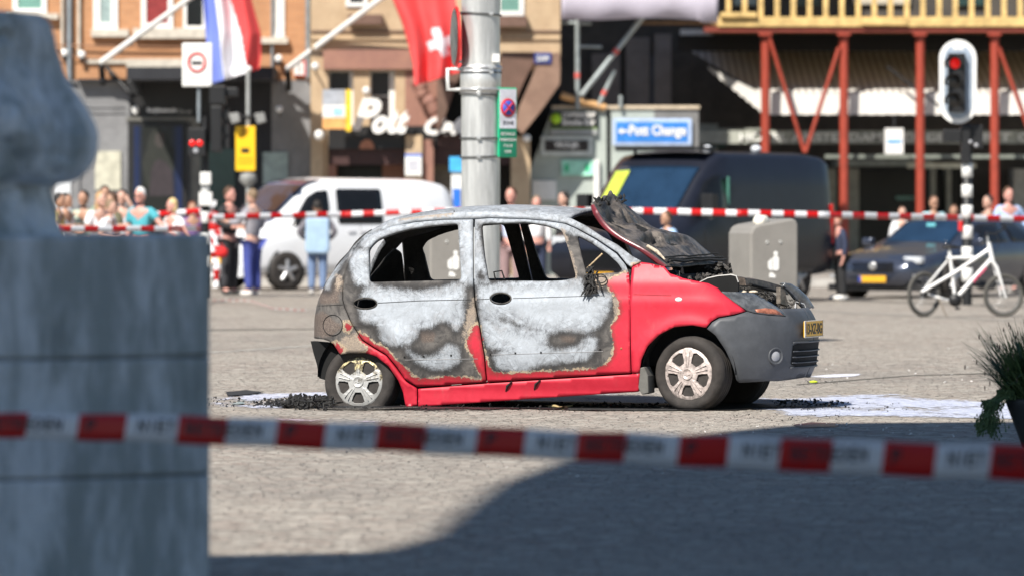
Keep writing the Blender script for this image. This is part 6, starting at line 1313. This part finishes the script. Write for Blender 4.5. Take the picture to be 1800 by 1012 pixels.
mb = MB(); c = at(1679, 527, DB - .05); mb.lathe([(.085, 0), (.085, .012), (0, .012)], c, 'y', 20); mb.build('chainring', blackm, bk, world=True); bt('crank', [(1679, 527, -.08), (1683, 541, -.08)], .012, blackm); bt('pedal', [(1680, 542, -.14), (1687, 542, -.08)], .014, blackm); bt('kickstand', [(1650, 524, -.06), (1667, 562, -.22)], .009, M('stand brown', (.15, .12, .09))); bt('chain_guard', [(1625, 513, -.04), (1679, 518, -.05)], .006, blackm)
mb = MB(); p0 = at(1712, 497, DB - .035); mb.text('AMIGO', p0.x, p0.z, p0.y, .036, depth=.004, w=.25, rot=math.atan2(70, 64), bold=.03); mb.build('lettering', M('bike pink', (.75, .05, .15)), dtb.parent, world=True)
bt('brake_cable', [(1750, 411, 0), (1757, 425, -.02), (1748, 445, 0)], .004, blackm)

# ---------------------------------------------------------------- foreground: plinth, carved stone, planter
DS = 19.6
ps = NT('plinth stone'); _n = ps.noise(1.6, 7, .7, ps.map((3.2, 3.2, .7))); _b = ps.noise(22, 6, .7); _w = ps.noise(3.5, 5, .6, ps.map((3, 3, .5)))
_c = ps.mix(ps.step(_n, .40, .60), (.36, .39, .385), (.74, .76, .78)); _c = ps.mix(ps.step(_w, .58, .72, 0, .75), _c, (.22, .245, .235)); _c = ps.mix(ps.step(_b, .6, .75, 0, .6), _c, (.20, .21, .20)); ps.bump(ps.mth('ADD', _b, _n), .6, .02); ps.fin(_c, .8); ps = ps.mat
def plinth_block(t, z0, z1, seed):
    V = []; F = []; n = 40; x0, x1 = -4.0, tox(368, 19.9)
    prof = [(z0, .012), (z0 + .012, 0), (z1 - .014, 0), (z1 - .004, .006), (z1, .02)]
    nz = len(prof)
    for i in range(n + 1):
        f = i / n; x = x0 + (x1 - x0) * f; y = 19.2 + .70 * max(0, (x + 3.0) / (x1 + 3.0)) ** 2.2
        if i == n: pass
        for z, r_ in prof: V.append((x - (r_ if i == n else 0), y + r_, z))
    for i in range(n):
        for k in range(nz - 1): a = i * nz + k; F.append((a, a + nz, a + nz + 1, a + 1))
    b = len(V); V += [(v[0] * (21.0 / 19.9 if v[0] > -1.2 else 1), 21.0, v[2]) for v in V]
    for k in range(nz - 1): a = n * nz + k; F.append((a, a + b, a + b + 1, a + 1))
    for i in range(n): a = i * nz + nz - 1; F.append((a, a + nz, a + nz + b, a + b))
    for i in range(n): a = i * nz; F.append((a + b, a + nz + b, a + nz, a))
    O('plinth_block', V, F, ps, t, False, world=True)
pln = thing('stone_plinth', 'large weathered grey stone block plinth in shade at the left', 'plinth', (-2.2, 19.8, 0))
zt_ = toz(415, 19.5)
plinth_block(pln, 0, .467, 1); plinth_block(pln, .4705, .879, 2); plinth_block(pln, .8825, zt_, 3)
st_ = [(20, 30), (24, 62), (32, 74), (45, 84), (62, 92), (85, 100), (105, 107), (125, 114), (145, 124), (165, 136), (190, 149), (215, 158), (240, 163), (262, 162), (282, 156), (298, 147), (310, 132), (319, 110), (325, 88), (334, 80), (350, 80), (370, 86), (390, 95), (404, 102), (416, 110)]
V = []; F = []; na = 220; xc = -170
ys_ = np.concatenate([np.linspace(20, 300, 80), np.linspace(303, 416, 50)]); st_ = [(y, float(np.interp(y, [q[0] for q in st_], [q[1] for q in st_]))) for y in ys_]
GRV = [([(38, 28), (58, 50), (84, 100), (112, 160), (126, 215), (122, 275)], .060, 11), ([(0, 120), (50, 170), (88, 240), (96, 300)], .045, 14), ([(0, 330), (40, 322), (82, 326)], .05, 9), ([(0, 70), (30, 60), (52, 72)], .035, 8), ([(20, 250), (48, 290), (60, 330), (50, 380)], .04, 12)]
def segd(x, y, P_):
    m = 1e9
    for (ax, ay), (bx, by) in zip(P_[:-1], P_[1:]):
        t = max(0, min(1, ((x - ax) * (bx - ax) + (y - ay) * (by - ay)) / ((bx - ax) ** 2 + (by - ay) ** 2))); m = min(m, math.hypot(x - ax - t * (bx - ax), y - ay - t * (by - ay)))
    return m
for y, xr in st_:
    z = toz(y, 20.2); rx = (xr - xc) / FP * 20.2; ry = .62 * (rx / .75)
    for j in range(na):
        a = 2 * math.pi * j / na; ca, sa = math.cos(a), math.sin(a); e = abs(ca) ** 1.0
        p = Vector((tox(xc, 20.2) + rx * math.copysign(abs(ca) ** .9, ca), 20.35 + ry * .9 * math.copysign(abs(sa) ** .8, sa), z))
        h = .08 * noise.noise(p * 2.8) + .045 * noise.noise(p * 6) + .012 * noise.noise(p * 20)
        if sa < .3:
            qx, qy = CX + p.x / p.y * FP, y
            for G_, dp, wd in GRV: h -= dp * math.exp(-(segd(qx, qy, G_) / wd) ** 2)
        V.append(p + Vector((ca * h * (.35 if ca > .95 else 1), sa * h, 0)))
n = len(st_)
for i in range(n - 1):
    for j in range(na): F.append(((i + 1) * na + j, (i + 1) * na + (j + 1) % na, i * na + (j + 1) % na, i * na + j))
F += [tuple(range(na)), tuple(range(n * na - 1, (n - 1) * na - 1, -1))]
o = O('stone_sculpture', V, F, ps, None, True); tagp(o, 'rounded carved grey stone sculpture standing on the plinth', 'sculpture')

DPt = 33.0; px_ = tox(1848, DPt)
pot = thing('planter', 'dark round plant pot with wiry green foliage at the right edge', 'planter', (px_, DPt, 0)); zr_ = toz(700, DPt)
mb = MB(); mb.lathe([(.0, .0), (.15, 0), (.17, .02), (.262, zr_ - .03), (.268, zr_), (.25, zr_ + .004), (.235, zr_ - .03), (0, zr_ - .03)], (0, 0, 0), 'z', 40); mb.build('pot', M('dark pot', (.035, .036, .038), .6), pot)
leafm = NT('grassy leaf'); _n = leafm.noise(6, 4); leafm.fin(leafm.mix(leafm.step(_n, .35, .65), (.045, .085, .028), (.10, .16, .055)), .6); leafm = leafm.mat; seedm = M('seed brown', (.06, .035, .025), .8)
mb = MB(); rnd = random.Random(3)
for k in range(2600):
    a = rnd.uniform(0, 2 * math.pi); r0 = rnd.uniform(0, .23); b = Vector((r0 * math.cos(a), r0 * math.sin(a), zr_ - .03)); ln = rnd.uniform(.16, .42); out_ = rnd.uniform(.15, 1.05); dr = rnd.uniform(.1, 1.2)
    d = Vector((math.cos(a + rnd.uniform(-.5, .5)), math.sin(a + rnd.uniform(-.5, .5)), 0)); P = []
    for i in range(6):
        s = i / 5; P.append(b + d * (ln * out_ * s) + Vector((0, 0, ln * (1.25 * s - dr * .8 * s * s * out_))))
    w_ = rnd.uniform(.003, .008); sd = Vector((-d.y, d.x, 0)); Vv = []
    for i, p in enumerate(P): ww_ = w_ * (1 - (i / 5) ** 2) + .0006; Vv += [p - sd * ww_ + Vector((0, 0, ww_ * .4)), p + sd * ww_]
    mb.add(Vv, [(2 * i, 2 * i + 1, 2 * i + 3, 2 * i + 2) for i in range(5)], 0)
    if rnd.random() < .06: mb.ell(P[-1] - Vector((0, 0, .01)), (.004, .004, .016), 1, 5, 4)
for k in range(90):   # trailing sprays over the rim on the left
    a = rnd.uniform(2.4, 3.9); b = Vector((.24 * math.cos(a), .24 * math.sin(a), zr_)); P = [b, b + Vector((-.06, 0, .03)), b + Vector((-.10 - rnd.random() * .06, 0, -.03)), b + Vector((-.10 - rnd.random() * .10, 0, -.10 - rnd.random() * .1))]
    mb.tube(P, .0022, 4, 0)
    for q in P[1:]:
        for _ in range(3): mb.ell(q + Vector((rnd.uniform(-.02, .02), rnd.uniform(-.02, .02), rnd.uniform(-.03, .02))), (.005, .003, .010), 0, 5, 4)
mb.build('foliage', [leafm, seedm], pot)
# ---------------------------------------------------------------- people
def skin_mesh(V, E, Rr, sub=1, root=0):
    me = bpy.data.meshes.new('sk'); me.from_pydata(V, E, []); o = bpy.data.objects.new('sk', me); COL.objects.link(o)
    m = o.modifiers.new('skin', 'SKIN'); m.use_smooth_shade = True; m.branch_smoothing = .4
    if sub: q = o.modifiers.new('sub', 'SUBSURF'); q.levels = sub
    sv = me.skin_vertices[0].data
    for i, r_ in enumerate(Rr): sv[i].radius = r_ if isinstance(r_, tuple) else (r_, r_); sv[i].use_root = (i == root)
    dg = bpy.context.evaluated_depsgraph_get(); dg.update(); me2 = bpy.data.meshes.new_from_object(o.evaluated_get(dg))
    VV = [tuple(v.co) for v in me2.vertices]; FF = [tuple(p.vertices) for p in me2.polygons]
    bpy.data.objects.remove(o); bpy.data.meshes.remove(me); bpy.data.meshes.remove(me2); return VV, FF
ARMS = {'down': ((.130, .012, .635), (.135, -.025, .49), (.132, -.04, .445)), 'bent': ((.135, .015, .645), (.085, -.13, .62), (.055, -.165, .63)), 'fold': ((.14, -.01, .645), (.0, -.12, .66), (-.05, -.125, .665)),
        'up': ((.155, -.05, .73), (.10, -.11, .87), (.07, -.11, .915)), 'hip': ((.20, .035, .66), (.12, -.02, .575), (.09, -.03, .55)), 'fwd': ((.14, -.06, .68), (.12, -.20, .69), (.11, -.245, .695)), 'out': ((.20, -.02, .68), (.31, -.05, .61), (.345, -.06, .585))}
skins = {'light': M('skin light', (.56, .33, .25), .55, var=.06), 'tan': M('skin tan', (.42, .23, .15), .55, var=.06), 'pink': M('skin pink', (.60, .30, .24), .55, var=.06)}
eye_m = M('eye dark', (.02, .015, .012), .3); lip_m = M('lip', (.36, .12, .10), .5)
def person(label, x, y, H, face, skin, hair, hair_m, top, bot, arms=('down', 'down'), sleeves='long', shoes=None, skirt=False, lean=0.0, step=0.0, group=None, glasses=False):
    t = thing('person', label, 'person', (x, y, 0), face, group)
    def P(p, k=1.0): return (p[0] * H, (p[1] - lean * max(0, p[2] - .5)) * H, p[2] * H)
    V = [(0, 0, .53), (0, 0, .62), (0, 0, .73), (0, .005, .815), (0, -.002, .865)]; Rr = [(.075, .055), (.066, .048), (.085, .055), (.045, .04), (.028, .03)]; E = [(0, 1), (1, 2), (2, 3), (3, 4)]
    sk = {}
    for si, sg in enumerate((-1, 1)):
        st = step * sg; b = len(V)
        V += [(sg * .052, 0, .49), (sg * .060, -.01 - st * .5, .275), (sg * .060, .012 - st, .055), (sg * .066, -.06 - st, .022)]; Rr += [.050, .032, .022, .022]; E += [(0, b), (b, b + 1), (b + 1, b + 2), (b + 2, b + 3)]
        a = len(V); A_ = ARMS[arms[si]]
        V += [(sg * .098, .005, .800)] + [(sg * q[0], q[1], q[2]) for q in A_]; Rr += [.032, .024, .017, (.018, .011)]; E += [(2, a), (a, a + 1), (a + 1, a + 2), (a + 2, a + 3)]
        d = Vector(A_[2]) - Vector(A_[1]); d = Vector((sg * d.x, d.y, d.z)).normalized(); sd = d.cross(Vector((0, 1, .2))).normalized(); nn = sd.cross(d); h = Vector(V[a + 3])
        for f in range(4):
            q = h + d * .010 + sd * (.0085 * (f - 1.5)); ln = (.038, .044, .042, .033)[f]; m_ = q + d * ln * .55; e_ = q + d * ln + nn * -.008; c = len(V)
            V += [tuple(q), tuple(m_), tuple(e_)]; Rr += [.0052, .005, .004]; E += [(a + 3, c), (c, c + 1), (c + 1, c + 2)]
        q = h - sd * .014 * sg; c = len(V); V += [tuple(q), tuple(q + d * .02 - sd * .012 * sg)]; Rr += [.006, .005]; E += [(a + 3, c), (c, c + 1)]
        sk[sg] = (b, a)
    sc = lambda r_: tuple(k * H * 1.13 for k in r_) if isinstance(r_, tuple) else r_ * H * (1.13 if r_ > .012 else 1)
    VV, FF = skin_mesh([P(v) for v in V], E, [sc(r_) for r_ in Rr])
    mb = MB(); mb.add(VV, FF, 0, True); hc = Vector(P((0, -.008, .925)))
    mb.ell(hc, (.046 * H, .054 * H, .068 * H), 0, 18, 14); mb.ell(hc + Vector((0, -.052, -.012)) * H, (.008 * H, .012 * H, .014 * H), 0, 8, 6); mb.ell(hc + Vector((0, -.036, -.045)) * H, (.022 * H, .020 * H, .018 * H), 0)
    for sg in (-1, 1):
        mb.ell(hc + Vector((sg * .043, .002, -.006)) * H, (.006 * H, .011 * H, .017 * H), 0, 8, 6); mb.ell(hc + Vector((sg * .017, -.046, .004)) * H, (.0065 * H, .004 * H, .004 * H), 1, 8, 6)
    mb.ell(hc + Vector((0, -.050, -.036)) * H, (.013 * H, .005 * H, .003 * H), 2, 8, 6)
    if glasses:
        for sg in (-1, 1): mb.ell(hc + Vector((sg * .018, -.052, .004)) * H, (.014 * H, .004 * H, .010 * H), 1, 10, 6)
    mb.build('body', [skins[skin], eye_m, lip_m], t)
    # hair
    if hair != 'bald':
        mb = MB(); mb.ell(hc + Vector((0, .010, .016)) * H, (.048 * H, .052 * H, .062 * H), 0, 18, 12); mb.V = [Vector((v.x, max(v.y, hc.y - (.036 + .25 * max(0, (v.z - hc.z) / H - .02)) * H) if v.z < hc.z + .045 * H else v.y, v.z)) + noise.noise_vector(Vector(v) * 18) * .006 for v in mb.V]
        if hair == 'long': mb.ell(hc + Vector((0, .030, -.055)) * H, (.048 * H, .030 * H, .085 * H), 0, 14, 10)
        if hair == 'bob': mb.ell(hc + Vector((0, .014, -.022)) * H, (.055 * H, .042 * H, .050 * H), 0, 14, 10)
        if hair == 'bun': mb.ell(hc + Vector((0, .045, .05)) * H, .024 * H, 0, 10, 8)
        mb.build('hair', hair_m, t)
    # clothes
    k1 = 1.18
    idx = [0, 1, 2, 3]; CV = [V[i] for i in idx]; CR = [(.088, .066), (.080, .060), (.098, .068), (.040, .038)]; CE = [(0, 1), (1, 2), (2, 3)]; CV[0] = (0, 0, .515); CV[3] = (0, .005, .822)
    for sg in (-1, 1):
        a = sk[sg][1]; c = len(CV); el = Vector(V[a + 1]); sh = Vector(V[a]); wr_ = Vector(V[a + 2])
        if sleeves == 'long': CV += [V[a], V[a + 1], tuple(wr_.lerp(el, .12))]; CR += [.041, .032, .025]; CE += [(2, c), (c, c + 1), (c + 1, c + 2)]
        elif sleeves == 'short': CV += [V[a], tuple(sh.lerp(el, .75))]; CR += [.041, .037]; CE += [(2, c), (c, c + 1)]
        else: CV += [V[a]]; CR += [.036]; CE += [(2, c)]
    VV, FF = skin_mesh([P(v) for v in CV], CE, [sc(r_) for r_ in CR])
    O('shirt', VV, FF, top, t, True)
    if skirt:
        mb = MB(); prof = [(.125 * H, .28 * H), (.115 * H, .36 * H), (.095 * H, .46 * H), (.075 * H, .56 * H), (0, .57 * H)]; mb.lathe(prof, (0, 0, 0), 'z', 24); mb.V = [Vector((v.x * (1 + .08 * math.sin(8 * math.atan2(v.y, v.x))), v.y * .8, v.z)) for v in mb.V]; mb.build('skirt', bot, t)
    else:
        BV = [(0, 0, .545)]; BR = [(.088, .066)]; BE = []
        for sg in (-1, 1):
            b = sk[sg][0]; c = len(BV); BV += [V[b], V[b + 1], tuple(Vector(V[b + 2]) + Vector((0, 0, -.01)))]; BR += [.060, .043, .035]; BE += [(0, c), (c, c + 1), (c + 1, c + 2)]
        VV, FF = skin_mesh([P(v) for v in BV], BE, [sc(r_) for r_ in BR]); O('trousers', VV, FF, bot, t, True)
    for sg in (-1, 1):
        b = sk[sg][0]; a_ = Vector(P(V[b + 2])); c_ = Vector(P(V[b + 3])); mb = MB(); m_ = a_.lerp(c_, .5)
        mb.ell((m_.x, m_.y - .01, .045), (.045, .125, .045), 0, 12, 8); mb.V = [Vector((v.x, v.y, max(v.z, .004))) for v in mb.V]; mb.build('shoe', shoes or M('shoe dark', (.03, .03, .03)), t)
    return t
def cl(name, col): return M('cloth ' + name, col, .85, var=.12, scale=5, bump=.2)
def hr(name, col): return M('hair ' + name, col, .7, var=.3, scale=30)
wsh = M('shoe white', (.75, .73, .70)); PI = math.pi
X_ = lambda px, D: tox(px, D)
crowd = 'people standing behind the barrier tape'
person('person in black jacket and trousers with a red bag beside the left light pole', X_(403, 91.5), 91.5, 1.74, R(55), 'pink', 'short', hr('brown', (.09, .045, .025)), cl('black', (.022, .022, .024)), cl('dark grey', (.035, .035, .04)), ('bent', 'bent'), group=crowd)
mb = MB(); mb.ell(at(389, 444, 91.1), (.11, .06, .09)); mb.tube([at(384, 437, 91.1), at(389, 428, 91.2), at(395, 437, 91.1)], .008, 5); tagp(mb.build('handbag', cl('red', (.62, .02, .02))), 'small bright red bag carried by the person in black', 'bag')
person('person in a grey hoodie, wide bright blue trousers and white shoes before the white van', X_(444, 90.8), 90.8, 1.70, R(-125), 'light', 'short', hr('dark blond', (.22, .15, .09)), cl('grey', (.30, .29, .32)), cl('royal blue', (.055, .075, .30)), ('bent', 'fwd'), shoes=wsh, group=crowd)
person('person seen from behind in pale blue waistcoat, grey sleeves and jeans', X_(558, 92), 92, 1.52, R(175), 'tan', 'short', hr('black', (.02, .016, .014)), cl('grey sleeve', (.17, .16, .18)), cl('denim', (.16, .23, .38)), ('hip', 'hip'), shoes=wsh, group=crowd)
mb = MB(); c = at(558, 425, 91.82); mb.prism([(c.x - .19, c.z + .38), (c.x + .19, c.z + .38), (c.x + .20, c.z - .12), (c.x + .17, c.z - .2), (c.x - .17, c.z - .2), (c.x - .20, c.z - .12)], c.y, c.y + .10); wv = mb.build('waistcoat', cl('pale blue', (.36, .50, .66)), None, bev=.04); pw = [o for o in bpy.data.objects if o.get('label', '').startswith('person seen from behind in pale blue')][0]; wv.data.transform(mx(pw).inverted()); wv.parent = pw
person('man with white hair in a teal polo shirt looking down, behind the lower tape', X_(249, 84), 84, 1.70, R(-25), 'pink', 'short', hr('white', (.70, .68, .66)), cl('teal', (.07, .36, .42)), cl('navy', (.03, .04, .08)), ('down', 'out'), 'short', lean=.05, glasses=True, group=crowd)
person('woman with blond bob in a loose white blouse right of the man in teal', X_(306, 84), 84, 1.54, R(-50), 'pink', 'bob', hr('blond', (.62, .46, .22)), cl('white', (.78, .77, .78)), cl('pale jeans', (.30, .38, .50)), ('down', 'out'), 'short', lean=.04, group=crowd)
person('woman with tan hair, white top and pink skirt leaning into a group', X_(172, 83.4), 83.4, 1.64, R(40), 'light', 'long', hr('tan', (.42, .26, .13)), cl('white', (.78, .77, .78)), cl('pink print', (.75, .42, .44)), ('fold', 'fwd'), 'short', skirt=True, lean=.10, group=crowd)
person('woman with long brown hair in a dark olive top at the back of the group', X_(198, 85), 85, 1.63, R(-60), 'tan', 'long', hr('brown', (.09, .045, .025)), cl('olive', (.13, .12, .07)), cl('black', (.022, .022, .024)), ('fold', 'bent'), 'short', group=crowd)
person('person with black hair in a pale green shirt left in the leaning group', X_(150, 85.4), 85.4, 1.66, R(-20), 'tan', 'short', hr('black', (.02, .016, .014)), cl('pale green', (.48, .55, .44)), cl('navy', (.03, .04, .08)), ('bent', 'down'), 'short', lean=.08, group=crowd)
person('person with raised arm and dark hair between the group and the dark screen', X_(215, 87), 87, 1.68, R(-10), 'light', 'short', hr('black', (.02, .016, .014)), cl('light grey', (.50, .50, .52)), cl('black', (.022, .022, .024)), ('down', 'up'), 'long', group=crowd)
person('person in a white shirt with black hair beside the carved stone', X_(112, 85), 85, 1.62, R(60), 'tan', 'bun', hr('black', (.02, .016, .014)), cl('white', (.78, .77, .78)), cl('white', (.78, .77, .78)), ('fwd', 'bent'), 'short', lean=.06, group=crowd)
person('person in a purple top half behind the left light pole', X_(338, 94.5), 94.5, 1.50, R(20), 'tan', 'short', hr('reddish', (.16, .05, .02)), cl('purple', (.20, .10, .26)), cl('black', (.022, .022, .024)), group=crowd)
person('bald man in a dark jacket behind the rear of the white van', X_(700, 99.5), 99.5, 1.72, R(15), 'pink', 'bald', None, cl('black', (.022, .022, .024)), cl('black', (.022, .022, .024)), group=crowd)
person('woman with dark brown hair in a red top before the cafe', X_(742, 98.5), 98.5, 1.62, R(160), 'light', 'long', hr('brown', (.09, .045, .025)), cl('red', (.45, .04, .03)), cl('black', (.022, .022, .024)), group=crowd)
person('person with blond hair in a black coat before the cafe', X_(722, 100.5), 100.5, 1.66, R(-30), 'pink', 'short', hr('blond', (.62, .46, .22)), cl('black', (.022, .022, .024)), cl('navy', (.03, .04, .08)), group=crowd)
person('person in a light blue shirt with blond hair nearest the blue information column', X_(766, 99), 99, 1.64, R(10), 'light', 'short', hr('blond', (.62, .46, .22)), cl('sky', (.35, .52, .75)), cl('navy', (.03, .04, .08)), group=crowd)
person('man in pale blue top and mauve trousers seen through the front window', X_(899, 84.5), 84.5, 1.71, R(-20), 'pink', 'short', hr('brown', (.09, .045, .025)), cl('white blue', (.55, .62, .80)), cl('mauve', (.30, .20, .20)), ('bent', 'bent'), 'short', group=crowd)
person('person with light hair and white top nearest the man in mauve trousers', X_(943, 98), 98, 1.60, R(10), 'pink', 'short', hr('dark blond', (.22, .15, .09)), cl('white', (.78, .77, .78)), cl('navy', (.03, .04, .08)), group=crowd)
person('dark haired person in black before the green site cabin', X_(992, 97.5), 97.5, 1.68, R(-60), 'light', 'long', hr('black', (.02, .016, .014)), cl('black', (.022, .022, .024)), cl('black', (.022, .022, .024)), group=crowd)
person('person with dark hair and red top before the white post of the cabin', X_(1026, 98), 98, 1.62, R(10), 'pink', 'bob', hr('brown', (.09, .045, .025)), cl('red', (.45, .04, .03)), cl('black', (.022, .022, .024)), group=crowd)
person('person with brown hair and pale blue top seen above the hood before the black van', X_(1176, 76.5), 76.5, 1.36, R(-60), 'tan', 'short', hr('brown', (.09, .045, .025)), cl('sky', (.35, .52, .75)), cl('navy', (.03, .04, .08)), lean=.06, group=crowd)
person('person with ginger hair in dark navy clothes between the black van and the blue car', X_(1478, 86), 86, 1.30, R(-70), 'pink', 'short', hr('ginger', (.42, .20, .10)), cl('navy', (.03, .04, .08)), cl('black', (.022, .022, .024)), ('bent', 'down'), shoes=wsh, lean=.08, group=crowd)
person('child in a white shirt behind the blue car', X_(1586, 97), 97, 1.42, R(0), 'light', 'short', hr('brown', (.09, .045, .025)), cl('white', (.78, .77, .78)), cl('navy', (.03, .04, .08)), group=crowd)
person('man in a pale cyan shirt and sunglasses by the fourth red column', X_(1641, 96), 96, 1.60, R(20), 'tan', 'short', hr('brown', (.09, .045, .025)), cl('cyan', (.45, .72, .78)), cl('navy', (.03, .04, .08)), ('hip', 'hip'), 'short', glasses=True, group=crowd)
person('short person in dark red just left of the banded pole', X_(1677, 97), 97, 1.45, R(-10), 'tan', 'long', hr('brown', (.09, .045, .025)), cl('dark red', (.22, .03, .03)), cl('black', (.022, .022, .024)), group=crowd)
person('person in black and grey right of the banded pole', X_(1738, 96.5), 96.5, 1.62, R(-60), 'light', 'short', hr('black', (.02, .016, .014)), cl('black', (.022, .022, .024)), cl('black', (.022, .022, .024)), ('fwd', 'bent'), group=crowd)
person('large man in a light blue shirt at the right edge behind the bicycle', X_(1772, 93.4), 93.4, 1.74, R(20), 'pink', 'short', hr('brown', (.09, .045, .025)), cl('light blue', (.42, .56, .82)), cl('navy', (.03, .04, .08)), ('bent', 'hip'), 'long', group=crowd)

person('person in a white top with dark blond hair crouched low in the leaning group', X_(186, 82.6), 82.6, 1.52, R(70), 'light', 'short', hr('dark blond', (.22, .15, .09)), cl('white', (.78, .77, .78)), cl('pink print', (.75, .42, .44)), ('bent', 'fold'), 'short', lean=.12, group=crowd)
person('tall dark haired person in a sage green shirt at the back of the leaning group', X_(184, 87.5), 87.5, 1.74, R(10), 'tan', 'short', hr('black', (.02, .016, .014)), cl('sage', (.22, .27, .20)), cl('navy', (.03, .04, .08)), ('bent', 'fold'), 'long', group=crowd)
person('dark skinned woman in a white blouse bending beside the carved stone', X_(93, 84), 84, 1.62, R(70), 'tan', 'short', hr('black', (.02, .016, .014)), cl('yellow', (.66, .50, .14)), cl('black', (.022, .022, .024)), ('fwd', 'down'), 'short', lean=.14, group=crowd)
